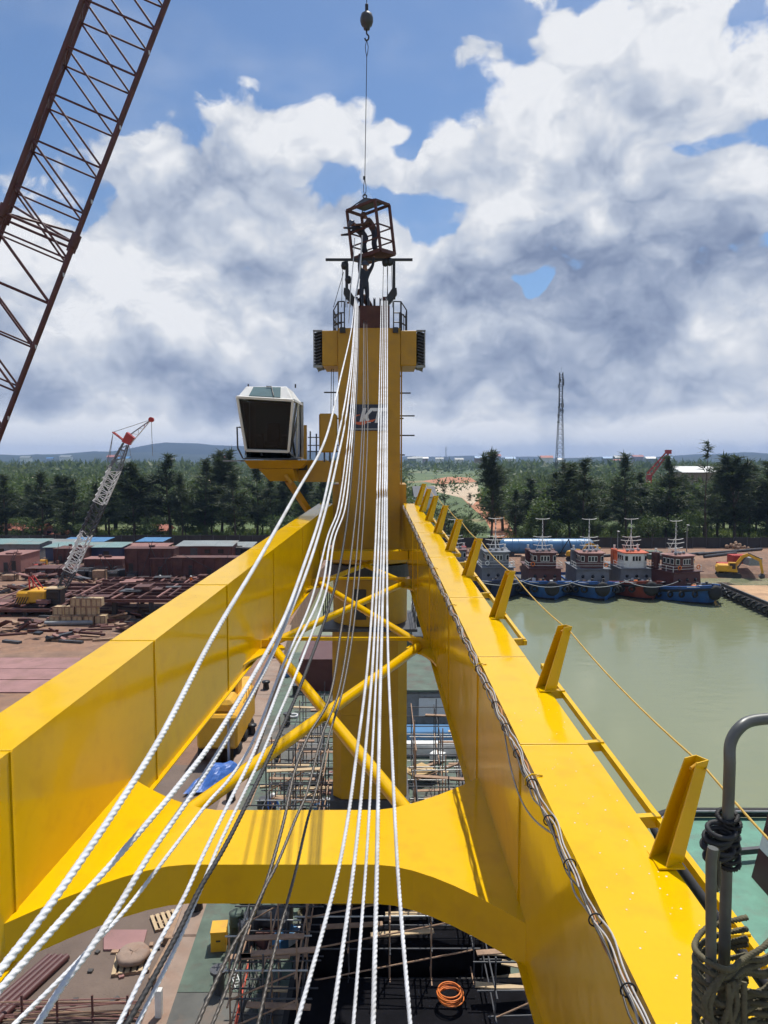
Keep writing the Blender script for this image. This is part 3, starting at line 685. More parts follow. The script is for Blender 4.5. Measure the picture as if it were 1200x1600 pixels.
def build_pedestal():
    P = empty('crane_pedestal', (MX, MY, 3.5), 'broad yellow crane pedestal with black slewing ring standing on the ship deck', 'pedestal')
    yf = 27.5
    MB().lathe([(1.42, zat(905, yf)), (1.70, zat(905, yf)), (1.70, zat(884.5, yf)), (1.42, zat(884.5, yf))], (MX, MY, 0), 48, smooth=False).build('slewing_ring', 'black_steel', P)
    MB().lathe([(1.46, zat(980, yf)), (1.46, zat(905, yf))], (MX, MY, 0), 40).build('pedestal_drum', 'yellow_dull', P)
    MB().box((MX - .35, yf + .08, zat(945, yf)), (.46, .14, 1.15)).build('access_hatch', 'black_steel', P)
    MB().box((MX, MY, zat(983, yf)), (3.6, 3.5, .10)).build('walkway_plate', 'dark_steel', P)
    a, b = zat(985.5, yf), zat(1250, yf); wd = 2.86
    zs = [b, lerp(b, a, .5), a]
    for p, q in zip(zs[:-1], zs[1:]):
        m = MB(); ch = .34; h = wd / 2
        poly = [(MX - h + ch, MY - h, p), (MX + h - ch, MY - h, p), (MX + h, MY - h + ch, p), (MX + h, MY + h - ch, p), (MX + h - ch, MY + h, p), (MX - h + ch, MY + h, p), (MX - h, MY + h - ch, p), (MX - h, MY - h + ch, p)]
        m.prism(poly, (0, 0, q - p - .006)); m.build('pedestal_strake', 'yellow_dull', P)
    MB().box((MX, MY, b - .22), (3.05, 3.05, .40)).build('collar', 'dark_steel', P)
    MB().box((MX, MY, (b - .43 + 3.5) / 2), (2.8, 2.8, b - .43 - 3.5)).build('pedestal_base', 'yellow_dull', P)
    # railing round the walkway
    z = zat(983, yf) + .06
    for s in (-1, 1):
        for k in range(4): MB().bar((MX + s * 1.72, MY - 1.6 + k * 1.0, z), (MX + s * 1.72, MY - 1.6 + k * 1.0, z + 1.0), .035).build('railing_post', 'black_steel', P)
        for h in (.5, 1.0): MB().bar((MX + s * 1.72, MY - 1.65, z + h), (MX + s * 1.72, MY + 1.65, z + h), .03).build('railing_bar', 'black_steel', P)
build_pedestal()

# ------------------------------------------------------------------ operator cab
def build_cab():
    Y = 26.6
    C = empty('operator_cab', at(420, 725, Y), 'white glazed operator cab with tilted dark windscreen left of the mast', 'operator cab')
    def q(px, py, y=0.0): return at(px, py, Y) + Vector((0, y, 0))
    D = 2.1
    # outline points of the front, windscreen leaning inwards at the bottom
    tl, tr, bl, br = q(373, 621, -.25), q(459, 626, -.25), q(382, 703, .35), q(449, 705, .35)
    rtl, rtr = q(383, 603, .2), q(447, 603, .2)
    back = lambda v, z=0: Vector((v.x, Y + D, v.z + z))
    xl, xr = tl.x, q(463, 626).x; cx0 = (xl + xr) / 2 - .3
    zbot = q(400, 716).z
    # shell: back, floor, right and left side panels low and roof
    roof = MB()
    hz = rtl.z
    P = [tl, tr, Vector((xr, Y + D, tr.z)), Vector((tl.x, Y + D, tl.z)), rtl, rtr, Vector((rtr.x, Y + D - .3, hz)), Vector((rtl.x, Y + D - .3, hz))]
    roof.hexa(P); roof.build('roof', 'white_paint', C, bevel=.03)
    a, b = rtl.lerp(tl, .12), rtr.lerp(tr, .12); c_, d_ = rtr.lerp(tr, .9), rtl.lerp(tl, .9)
    ins = lambda u, v, t: u.lerp(v, t)
    g = [ins(d_, c_, .2), ins(d_, c_, .78), ins(a, b, .84), ins(a, b, .20)]
    nrm = (tr - tl).cross(rtl - tl).normalized(); nrm = nrm if nrm.y < 0 else -nrm
    sg = MB().prism([p + nrm * .012 for p in g], nrm * .03).build('roof_window', 'glass_roof', C)
    wa, wb = ins(a, b, .60) + nrm * .06, ins(d_, c_, .66) + nrm * .06
    MB().tube([ins(a, b, .5) + nrm * .07, ins(a, b, .62) + nrm * .07, wb], .018, 6).build('wiper', 'black_steel', sg)
    # windscreen
    f = [bl, br, tr.lerp(br, .05), tl.lerp(bl, .05)]
    n2 = (br - bl).cross(tl - bl).normalized(); n2 = n2 if n2.y < 0 else -n2
    MB().prism(f, -n2 * .03).build('windscreen', 'cab_glass', C)
    fr = [(tl, bl), (tr, br), (bl, br), (tl, tr)]
    for u, v in fr: MB().bar(u + n2 * .02, v + n2 * .02, .085, .10, n2).build('window_frame', 'white_paint', C)
    lo = [q(378, 716, .55), q(462, 718, .55)]
    MB().prism([bl, br, lo[1] + Vector((-.05, 0, 0)), lo[0] + Vector((.05, 0, 0))], (0, .04, 0)).build('lower_window', 'cab_glass', C)
    MB().tube([bl + n2 * .03, lo[0], lo[1], br + n2 * .03], .035, 8).build('front_hoop', 'grey_steel', C)
    # sides
    for s, t_, b_ in ((-1, tl, bl), (1, tr, br)):
        x = t_.x; yb = Y + D
        A = [Vector((x, t_.y, t_.z)), Vector((x + s * .04, yb, t_.z)), Vector((x + s * .04, yb, zbot)), Vector((b_.x, b_.y + .2, zbot)), Vector((b_.x, b_.y, b_.z))]
        MB().prism(A, (-s * .03, 0, 0)).build('side_window', 'cab_glass', C)
        MB().bar(A[0] + Vector((s * .03, 0, 0)), A[1] + Vector((s * .03, 0, 0)), .06, .08).build('side_frame', 'white_paint', C)
        MB().bar(A[1], A[2], .12, .12).build('corner_post', 'white_paint', C)
        MB().bar(A[2], A[3], .07, .09).build('sill', 'white_paint', C)
        m_ = A[0].lerp(A[1], .5); k_ = A[3].lerp(A[2], .5); MB().bar(m_ + Vector((s * .03, 0, 0)), k_ + Vector((s * .03, 0, 0)), .06).build('door_post', 'white_paint', C)
    MB().box(((xl + xr) / 2, Y + D + .02, (tl.z + zbot) / 2), (xr - xl + .04, .06, tl.z - zbot)).build('back_wall', 'grey_steel', C)
    MB().box(((xl + xr) / 2, Y + D - .03, (tl.z + zbot) / 2 + .4), (xr - xl - .5, .03, 1.1)).build('back_window', 'glass_roof', C)
    MB().box(((xl + xr) / 2, Y + 1.2, zbot - .02), (xr - xl - .1, D - .4, .05)).build('floor', 'dark_steel', C)
    MB().tube([(cx0, Y + .45, zbot + .1), (cx0, Y + .6, zbot + .9)], .05, 8).build('steering_column', 'dark_steel', C)
    # seat and console inside
    cx = (xl + xr) / 2
    st = MB(); st.box((cx, Y + 1.1, zbot + .55), (.5, .5, .14)); st.box((cx, Y + 1.35, zbot + .95), (.48, .12, .75)); st.build('seat', 'dark_steel', C, bevel=.02)
    for s in (-1, 1): MB().box((cx + s * .45, Y + 1.0, zbot + .45), (.24, .6, .7)).build('console', 'dark_steel', C, bevel=.02)
    # left guard hoop
    MB().tube([q(376, 668, -.1), q(373, 668, -.3), q(374, 700, -.3), q(381, 716, -.2)], .03, 8).build('guard_hoop', 'dark_steel', C)
    for px in (384, 459): MB().bar(q(px, 604, .5), q(px, 598, .5), .05).build('antenna', 'dark_steel', C)
    # floor plinth, taper and arm to the mast
    z1, z0 = q(400, 719).z, q(400, 732).z
    MB().hexa([Vector((q(392, 734).x, Y - .1, z0)), Vector((q(470, 734).x, Y - .1, z0)), Vector((q(470, 734).x, Y + D, z0)), Vector((q(392, 734).x, Y + D, z0)), Vector((q(383, 719).x, Y - .3, z1)), Vector((q(482, 719).x, Y - .3, z1)), Vector((q(482, 719).x, Y + D, z1)), Vector((q(383, 719).x, Y + D, z1))]).build('floor_plinth', 'yellow_dull', C)
    z2 = q(400, 752).z
    MB().hexa([Vector((q(421, 752).x, Y + .1, z2)), Vector((q(462, 752).x, Y + .1, z2)), Vector((q(462, 752).x, Y + D, z2)), Vector((q(421, 752).x, Y + D, z2)), Vector((q(404, 734).x, Y - .05, z0 - .01)), Vector((q(458, 734).x, Y - .05, z0 - .01)), Vector((q(458, 734).x, Y + D, z0 - .01)), Vector((q(404, 734).x, Y + D, z0 - .01))]).build('counter_plinth', 'yellow_dull', C)
    MB().box(((q(462, 740).x + MX - 1.1) / 2, Y + 1.6, q(400, 737).z), (MX - 1.1 - q(462, 740).x + .1, 1.0, .80)).build('support_arm', 'yellow_dull', C)
    MB().box((q(469, 731).x, Y + 1.0, q(400, 731).z), (.30, .2, .20)).build('arm_notch', 'black_steel', C)
    MB().bar(q(446, 752, .8), q(475, 803, 1.6), .20).build('knee_strut', 'yellow_dull', C)
    MB().bar(q(446, 742, -.05), q(456, 755, -.05), .12).build('stay', 'yellow_dull', C)
    MB().box(q(360, 720, .6), (.62, .9, .05)).build('step_plate', 'grey_steel', C)
    # switch cabinet and walkway railing beside the mast
    MB().box(((q(495, 675).x + q(523, 675).x) / 2, Y + 1.3, q(500, 675).z), (q(523, 675).x - q(495, 675).x, .8, q(500, 643).z - q(500, 706).z)).build('switch_cabinet', 'yellow_dull', C, bevel=.05)
    for px, py in ((472, 662), (480, 672), (490, 676)): MB().bar(q(px, 718, 1.1), q(px, py, 1.1), .11 if px == 472 else .05).build('railing_post', 'yellow_dull' if px == 472 else 'dark_steel', C)
    for py in (682, 695, 705): MB().bar(q(476, py, 1.1), q(526, py, 1.1), .035).build('railing_bar', 'dark_steel', C)
    for px in (503, 512): MB().bar(q(px, 706, 1.1), q(px, 722, 1.1), .06).build('cabinet_leg', 'dark_steel', C)
    return C
build_cab()
# ------------------------------------------------------------------ ropes
def catmull(pts, n):
    out = []
    for i in range(len(pts) - 1):
        p0, p1, p2, p3 = pts[max(i - 1, 0)], pts[i], pts[i + 1], pts[min(i + 2, len(pts) - 1)]
        for k in range(n):
            t = k / n; out.append(tuple(.5 * ((2 * b) + (c - a) * t + (2 * a - 5 * b + 4 * c - d) * t * t + (3 * b - a - 3 * c + d) * t ** 3) for a, b, c, d in zip(p0, p1, p2, p3)))
    out.append(tuple(pts[-1])); return out
def rope(name, px, y_far, y_near, dia, mat, label, cat, strands=3, pitch=.075, group=None):
    s = catmull(px, 12); cum = [0]
    for a, b in zip(s[:-1], s[1:]): cum.append(cum[-1] + math.dist(a, b))
    path = []
    for (x, y), c in zip(s, cum):
        u = c / cum[-1]; Y = 1 / lerp(1 / y_far, 1 / y_near, u); path.append(at(x, y, Y))
    # carry on past the edge of the picture to the tie-off on the boom tip
    d = (path[-1] - path[-2]).normalized(); path.append(path[-1] + d * .8)
    # resample: fine steps near the camera, where the lay of the strands shows
    pts = [path[0]]; i = 0; pos = path[0].copy(); seg = 1
    def step(p):
        dd = (p - Vector((0, 0, CAMZ))).length
        return max(.008, pitch / 8) if dd < 5 else (max(.012, pitch / 6) if dd < 9.0 else .35)
    while seg < len(path):
        st = step(pts[-1]); v = path[seg] - pos
        if v.length >= st: pos = pos + v.normalized() * st; pts.append(pos.copy())
        else:
            rem = st
            while seg < len(path) and (path[seg] - pos).length < rem:
                rem -= (path[seg] - pos).length; pos = path[seg].copy(); seg += 1
            if seg < len(path): pos = pos + (path[seg] - pos).normalized() * rem; pts.append(pos.copy())
    o = MB().tube(pts, dia * .285, 12 if strands == 3 else 10, lobes=strands, lobe=.26 if strands == 3 else .25, turn=2 * math.pi / pitch, near=[(q - Vector((0, 0, CAMZ))).length < 9.0 for q in pts]).build(name, mat, fix=False)
    for p in o.data.polygons: p.use_smooth = True
    return tag(o, label, cat, group)
WL = 'long white twisted rope, '
GWL = 'white ropes falling from the mast top to the lower left'
rope('twisted_rope', [(555, 462), (548, 520), (532, 590), (507, 690), (462, 772), (400, 882), (330, 1000), (252, 1150), (185, 1258), (130, 1340), (62, 1437), (0, 1517)], 27.6, 1.75, .040, 'rope_white', 'white twisted rope hanging farthest left over the left girder', 'rope', group=GWL)
rope('twisted_rope', [(556, 465), (549, 560), (537, 640), (523, 705), (502, 800), (476, 880), (443, 968), (402, 1045), (338, 1150), (277, 1230), (207, 1313), (123, 1407), (0, 1546)], 27.7, 1.9, .038, 'rope_white', 'second white twisted rope from the left, leaving the frame at the left edge', 'rope', group=GWL)
rope('twisted_rope', [(557, 466), (551, 560), (541, 650), (528, 715), (508, 800), (483, 882), (452, 960), (412, 1050), (357, 1150), (300, 1240), (233, 1337), (187, 1413), (143, 1480), (100, 1537), (58, 1602)], 27.7, 1.95, .038, 'rope_white', 'thick white twisted rope running over the cross beam to the lower left corner', 'rope', group=GWL)
rope('twisted_rope', [(558, 468), (553, 570), (544, 680), (529, 790), (511, 842), (484, 945), (440, 1045), (397, 1155), (360, 1215), (322, 1258), (267, 1330), (200, 1417), (150, 1472), (97, 1527), (20, 1603)], 27.8, 2.2, .028, 'rope_white', 'thin white rope kinking over the cross beam edge beside the thick one', 'rope', group=GWL)
rope('twisted_rope', [(559, 470), (555, 570), (547, 690), (534, 790), (516, 845), (500, 930), (456, 1025), (415, 1130), (390, 1190), (360, 1250), (317, 1337), (287, 1403), (243, 1483), (184, 1605)], 27.9, 2.3, .030, 'rope_white', 'white twisted rope just left of the black hose', 'rope', group=GWL)
rope('twisted_rope', [(560, 470), (557, 570), (550, 690), (540, 790), (522, 845), (508, 930), (466, 1045), (430, 1130), (400, 1200), (347, 1310), (327, 1357), (305, 1410), (270, 1490), (212, 1605)], 27.9, 2.35, .028, 'rope_white', 'white twisted rope passing behind the black hose', 'rope', group=GWL)
rope('black_hose', [(562, 480), (558, 600), (551, 720), (540, 830), (520, 930), (478, 1050), (440, 1140), (398, 1230), (353, 1320), (310, 1393), (277, 1460), (233, 1540), (196, 1605)], 28.0, 2.3, .034, 'rope_black', 'black hose running down among the white ropes on the left', 'hose', 8, .05)
GD = 'dark wire ropes down the middle'
rope('wire_rope', [(568, 500), (567, 640), (560, 760), (547, 880), (532, 990), (515, 1090), (482, 1150), (460, 1207), (443, 1285), (420, 1367), (398, 1425), (366, 1475), (330, 1550), (306, 1605)], 28.0, 2.6, .030, 'wire_rope', 'dark wire rope ending left of the other two at the bottom edge', 'wire rope', 8, .06, GD)
rope('wire_rope', [(570, 500), (570, 640), (565, 760), (556, 880), (545, 990), (528, 1085), (503, 1150), (480, 1237), (463, 1277), (433, 1350), (410, 1395), (383, 1460), (356, 1540), (330, 1605)], 28.1, 2.6, .026, 'wire_rope', 'dark wire rope between the other two wire ropes', 'wire rope', 8, .06, GD)
rope('wire_rope', [(573, 500), (575, 640), (571, 760), (563, 880), (551, 990), (535, 1080), (514, 1150), (497, 1223), (480, 1283), (463, 1357), (447, 1417), (428, 1490), (402, 1605)], 28.2, 3.0, .028, 'wire_rope', 'dark wire rope nearest the right group of white ropes', 'wire rope', 8, .06, GD)
GWR = 'five white ropes falling from the mast top to the bottom edge'
R5 = [('first', (595.5, 470), [(592, 640), (587.5, 830), (577, 1010), (561, 1150), (530, 1353), (463, 1602)], .038), ('second', (598, 470), [(595.5, 640), (592, 830), (584, 1010), (573, 1150), (553, 1353), (518, 1602)], .038),
      ('third', (600.5, 470), [(599, 640), (596.5, 830), (590, 1010), (583, 1150), (572, 1350), (552, 1602)], .030), ('fourth', (603, 470), [(602, 640), (600.5, 830), (596, 1010), (592.5, 1150), (589, 1350), (583, 1602)], .042),
      ('fifth', (605.5, 470), [(605, 640), (604.5, 830), (606, 1010), (611.5, 1150), (622, 1367), (641, 1602)], .036)]
for n, t, ps, d in R5:
    rope('twisted_rope', [t] + ps, 27.7, 3.1, d, 'rope_white', f'white twisted rope, {n} from the left in the group of five right of centre', 'rope', group=GWR)
o = MB().tube([at(x, y, Y) for x, y, Y in ((566, 368, 28.6), (564, 400, 28.3), (561, 432, 28.0), (556, 462, 27.6))], .03, 8).build('lifting_rope', 'rope_white'); tag(o, 'short white rope end pulled up into the hanging basket', 'rope')
o = MB().tube([at(x, y, Y) for x, y, Y in ((554, 372, 28.6), (552, 410, 28.4), (548, 450, 28.0), (545, 505, 27.8))], .018, 6).build('lifting_rope', 'rope_white'); tag(o, 'thin white rope hanging down the left side of the basket', 'rope')

# ------------------------------------------------------------------ people
def person(name, J, _r, mats, label, helmet=None, group=None, loc=(0, 0, 0), rz=0, s=1.0):
    """J: joint name -> (x,y,z); one continuous skinned body."""
    E = [('pelvis', 'waist'), ('waist', 'chest'), ('chest', 'neck'), ('neck', 'head'), ('head', 'crown')]
    for q in 'lr':
        E += [('pelvis', 'hip_' + q), ('hip_' + q, 'knee_' + q), ('knee_' + q, 'ankle_' + q), ('ankle_' + q, 'toe_' + q), ('chest', 'sho_' + q), ('sho_' + q, 'elb_' + q), ('elb_' + q, 'wri_' + q), ('wri_' + q, 'hand_' + q)]
    names = list(J); ix = {k: i for i, k in enumerate(names)}
    me = bpy.data.meshes.new('skin_tmp'); me.from_pydata([J[k] for k in names], [(ix[a], ix[b]) for a, b in E], [])
    o = bpy.data.objects.new('skin_tmp', me); COL.objects.link(o)
    md = o.modifiers.new('s', 'SKIN'); sv = me.skin_vertices[0].data
    rad = {'pelvis': .17, 'waist': .16, 'chest': .19, 'neck': .065, 'head': .105, 'crown': .08, 'hip': .115, 'knee': .085, 'ankle': .06, 'toe': .05, 'sho': .09, 'elb': .062, 'wri': .042, 'hand': .046}
    for k in names:
        r = rad[k.split('_')[0]]; sv[ix[k]].radius = (r, r * (.8 if k in ('chest', 'waist', 'pelvis') else 1.0)); sv[ix[k]].use_root = (k == 'pelvis')
    o.modifiers.new('d', 'SUBSURF').levels = 1
    bpy.context.view_layer.update()
    dg = bpy.context.evaluated_depsgraph_get(); nm = bpy.data.meshes.new_from_object(o.evaluated_get(dg)); nm.name = name
    bpy.data.objects.remove(o)
    for m in mats: nm.materials.append(MATS[m])           # top, trousers, skin, boots
    for p in nm.polygons:
        p.use_smooth = True; c = p.center; k = min(names, key=lambda n: (Vector(J[n]) - c).length)
        b = k.split('_')[0]; p.material_index = 2 if b in ('neck', 'head', 'crown', 'hand') else 3 if b in ('ankle', 'toe') else 1 if b in ('pelvis', 'hip', 'knee') else 0
    ob = bpy.data.objects.new(name, nm); COL.objects.link(ob); place(ob, loc, rz, s); tag(ob, label, 'person', group)
    if helmet:
        h = Vector(J['head']); ax = (Vector(J['crown']) - h).normalized(); q = ax.to_track_quat('Z', 'Y').to_matrix()
        mb = MB().lathe([(.165, -.02), (.168, .0), (.135, .02), (.128, .07), (.10, .115), (.05, .14), (0, .145)], (0, 0, 0), 14)
        mb.v = [tuple(h + ax * .045 + q @ Vector(v)) for v in mb.v]
        hm = mb.build('helmet', helmet); hm.parent = ob
    return ob
def pose(lean=0, arms=((.25, .05), (.25, .05)), crouch=0, stride=.0, turn=0):
    """upright figure facing -Y, 1.72 m; lean forward in radians, arms = (raise, bend) per side."""
    J = {}
    hz = .92 - crouch * .35
    J['pelvis'] = (0, 0, hz)
    c, s_ = math.cos(lean), math.sin(lean)
    up = lambda d, x=0, f=0: (x, -s_ * d - c * f, hz + c * d - s_ * f)
    J['waist'] = up(.16); J['chest'] = up(.40); J['neck'] = up(.56)
    J['head'] = up(.66, 0, .03); J['crown'] = up(.76, 0, .035)
    for q, sg, (ra, be) in (('l', -1, arms[0]), ('r', 1, arms[1])):
        J['hip_' + q] = (sg * .10, 0, hz - .05)
        J['knee_' + q] = (sg * .12, -.22 * crouch - sg * stride * .5 - .03, .50 - crouch * .12)
        J['ankle_' + q] = (sg * .12, .04 - sg * stride, .09); J['toe_' + q] = (sg * .14, -.11 - sg * stride, .045)
        sh = Vector(up(.46, sg * .19)); J['sho_' + q] = tuple(sh)
        d = Vector((sg * .25, -math.sin(ra), -math.cos(ra))).normalized(); e = sh + d * .29; J['elb_' + q] = tuple(e)
        d2 = Vector((sg * .05, -math.sin(ra + be), -math.cos(ra + be))).normalized(); w = e + d2 * .25; J['wri_' + q] = tuple(w); J['hand_' + q] = tuple(w + d2 * .10)
    return J

# ------------------------------------------------------------------ hanging man basket
BY = 28.3
def basket():
    c = at(583.9, 402, BY + .6)
    eL = Vector((-.81, .59, -.10)).normalized(); eR = Vector((.59, .80, .06)); eR = (eR - eL * eR.dot(eL)).normalized(); up = eR.cross(eL).normalized()
    if up.z < 0: up = -up
    a, b, H = 1.34, .92, 1.86
    def P(i, j, h): return c + eL * (i * a / 2) + eR * (j * b / 2) + up * h
    K = empty('man_basket', c, 'rust red steel man basket hanging tilted above the mast top', 'basket')
    cor = [(-1, -1), (-1, 1), (1, 1), (1, -1)]
    for i, j in cor: MB().bar(P(i, j, 0), P(i, j, H), .085, up=eL).build('corner_post', 'rust_red', K)
    for k in range(4):
        (i, j), (m, n) = cor[k], cor[(k + 1) % 4]
        MB().bar(P(i, j, H), P(m, n, H), .09, .09, up).build('top_rail', 'rust_red', K)
        for h in (.5, 1.0): MB().bar(P(i, j, h), P(m, n, h), .045, .045, up).build('side_rail', 'rust_red', K)
        MB().bar(P(i, j, .03), P(m, n, .03), .07, .14, up).build('toe_board', 'rust_red', K)
    MB().hexa([P(-.98, -.98, -.03), P(.98, -.98, -.03), P(.98, .98, -.03), P(-.98, .98, -.03), P(-.98, -.98, .02), P(.98, -.98, .02), P(.98, .98, .02), P(-.98, .98, .02)]).build('floor_plate', 'rust_plate' if False else 'rust_red', K)
    MB().add([P(-.75, -.7, H + .06), P(-.75, .7, H + .06), P(.62, .7, H + .06), P(.62, -.7, H + .06), P(.15, -.15, H + .38), P(.15, .15, H + .38)], [(0, 1, 2, 3), (0, 3, 4), (1, 0, 4, 5), (2, 1, 5), (3, 2, 5, 4)]).build('canopy', 'black_steel', K)
    top = P(.15, 0, H + .36)
    for i, j in cor: MB().tube([P(i, j, H), top + Vector((0, 0, .04))], .022, 6).build('sling_leg', 'black_steel', K)
    MB().torus(top + Vector((0, 0, .10)), .07, .025, 'Y', 14, 6).build('lifting_ring', 'black_steel', K)
    return K, P, top, eL, eR, up
K, BP, btop, beL, beR, bup = basket()
fz = lambda i, j: BP(i, j, .02)
person('person', pose(.85, ((.9, .5), (1.2, .3)), .35), None, ['overall_dark', 'overall_dark', 'skin', 'boot'], 'worker in dark overalls and helmet leaning over the left side of the basket', 'helmet_dark', loc=fz(.45, -.25), rz=math.radians(-72))
person('person', pose(.6, ((.7, .6), (.8, .7)), .2), None, ['overall_brown', 'overall_dark', 'skin', 'boot'], 'stooping worker in brown jacket in the middle of the basket', 'overall_brown', loc=fz(-.05, .2), rz=math.radians(-80), s=1.06)
# hook, ball and line above
def hook_line():
    x, y = btop.x, btop.y
    H = empty('hook_ball', (x, y, at(573, 50, y).z), 'dark round hook ball with hoist line at the top of the picture', 'crane hook')
    zc = at(573, 31, y).z; xb = at(573, 31, y).x
    MB().lathe([(.06, -.36), (.12, -.34), (.12, -.26), (.20, -.20), (.245, -.06), (.245, .06), (.20, .2), (.12, .26), (.06, .30)], (xb, y, zc), 20).build('ball', 'dark_steel', H)
    MB().box((xb, y, zc + .42), (.12, .12, .30)).build('swivel', 'black_steel', H, bevel=.03)
    pts = [(xb, y, zc - .34), (xb + .0, y, zc - .50), (xb + .07, y, zc - .58), (xb + .06, y, zc - .70), (xb - .03, y, zc - .74), (xb - .07, y, zc - .66)]
    MB().tube([Vector(p) for p in catmull(pts, 4)], .03, 8).build('hook', 'black_steel', H)
    MB().tube([(xb, y, zc + .5), (xb + .02, y, zc + 9)], .016, 6).build('hoist_line', 'black_steel', H)
    S = empty('wire_sling', (x, y, btop.z), 'single thin wire sling between hook ball and basket', 'sling')
    z0 = zc - .72
    for s in (-1, 1):
        MB().tube([(xb, y, z0), (xb + s * .055, y, z0 - .25), (xb + s * .04, y, z0 - .42), (xb, y, z0 - .62)], .014, 6).build('sling_eye', 'black_steel', S)
        MB().tube([(x, y, btop.z + .75), (x + s * .045, y, btop.z + .5), (x + s * .045, y, btop.z + .3), (x, y, btop.z + .1)], .014, 6).build('sling_eye', 'black_steel', S)
    MB().tube([(xb, y, z0 - .6), (x, y, btop.z + .7)], .015, 6).build('sling_rope', 'black_steel', S)
    MB().box((x - .02, y, btop.z + .78), (.09, .06, .12)).build('clamp', 'black_steel', S)
hook_line()
zt_ = zat(478, 27.85)
person('person', pose(.08, ((2.7, .3), (2.4, .5)), .0), None, ['overall_dark', 'overall_dark', 'skin', 'boot'], 'worker standing on the mast top reaching up towards the basket', 'helmet_dark', loc=(at(569, 470, 28.6).x, 28.6, zt_ + .05), rz=math.radians(25))
person('person', pose(.7, ((1.0, .4), (1.0, .4)), .9), None, ['overall_brown', 'overall_dark', 'skin', 'boot'], 'crouching worker behind the sheave box at the mast top', 'overall_brown', loc=(at(579, 470, 29.4).x, 29.4, zt_ - .35), rz=math.radians(-60))

# ------------------------------------------------------------------ big lattice boom on the left
def lattice(name, A, Bp, front_off, depth_off, n, rc, rl, mat, label, cat, matl=None, group=None, taper=None):
    """four chords between A and B; front_off(t), depth_off(t) span the section."""
    T = empty(name, A, label, cat, group)
    def C(t, i, j): return A.lerp(Bp, t) + front_off * i + depth_off * j
    for i in (0, 1):
        for j in (0, 1): MB().tube([C(0, i, j), C(1, i, j)], rc, 10).build('chord', mat, T)
    for k in range(n):
        t, u = k / n, (k + 1) / n
        for j in (0, 1):
            MB().tube([C(t, 0, j), C(t, 1, j)], rl, 6).build('lacing_bar', mat, T)
            MB().tube([C(t, 0, j), C(u, 1, j)], rl * 1.1, 6).build('lacing_bar', mat, T)
        for i in (0, 1):
            MB().tube([C(t, i, 0), C(t, i, 1)], rl, 6).build('lacing_bar', mat, T)
            MB().tube([C(t, i, k % 2), C(u, i, 1 - k % 2)], rl, 6).build('lacing_bar', mat, T)
    return T, C
def left_boom():
    Yf = 20.0
    A = at(-128, 1012, Yf); Bp = at(358, -250, Yf)         # nearer right-hand chord
    ax = (Bp - A).normalized(); left = Vector((-ax.z, 0, ax.x)).normalized()
    if left.x > 0: left = -left
    off = left * 2.02
    mid = at(115, 381, Yf); ray = (mid - Vector((0, 0, CAMZ))).normalized(); back = (ray - ax * ray.dot(ax)).normalized() * 1.75
    n = int((Bp - A).length / 1.22)
    T, C = lattice('lattice_boom', A, Bp, off, back, n, .074, .029, 'lattice_red', 'dark red lattice crane boom crossing the sky at upper left', 'crane boom')
    # section joint: doubled frames and pin lugs, a walkway bracket on the far chord
    for t in (.520,):
        for j in (0, 1): MB().tube([C(t, 0, j), C(t, 1, j)], .042, 6).build('joint_frame', 'lattice_red', T)
        MB().tube([C(t, 0, 0), C(t + .02, 1, 1)], .035, 6).build('joint_frame', 'lattice_red', T)
        MB().tube([C(t, 1, 0), C(t + .02, 0, 1)], .035, 6).build('joint_frame', 'lattice_red', T)
    for i in (0, 1):
        for j in (0, 1): MB().tube([C(.515, i, j), C(.530, i, j)], .125, 10).build('joint_lug', 'lattice_red', T)
    for k in range(6): MB().box(C(.3 + k * .09, 0, 0) + Vector((.075, -.04, 0)), (.03, .05, .10)).build('cable_clip', 'galvanised', T)
    MB().tube([C(.2 + i * .025, 1.0, .35 + .1 * math.sin(i)) for i in range(28)], .035, 6).build('hanging_pipe', 'lattice_red', T)
left_boom()
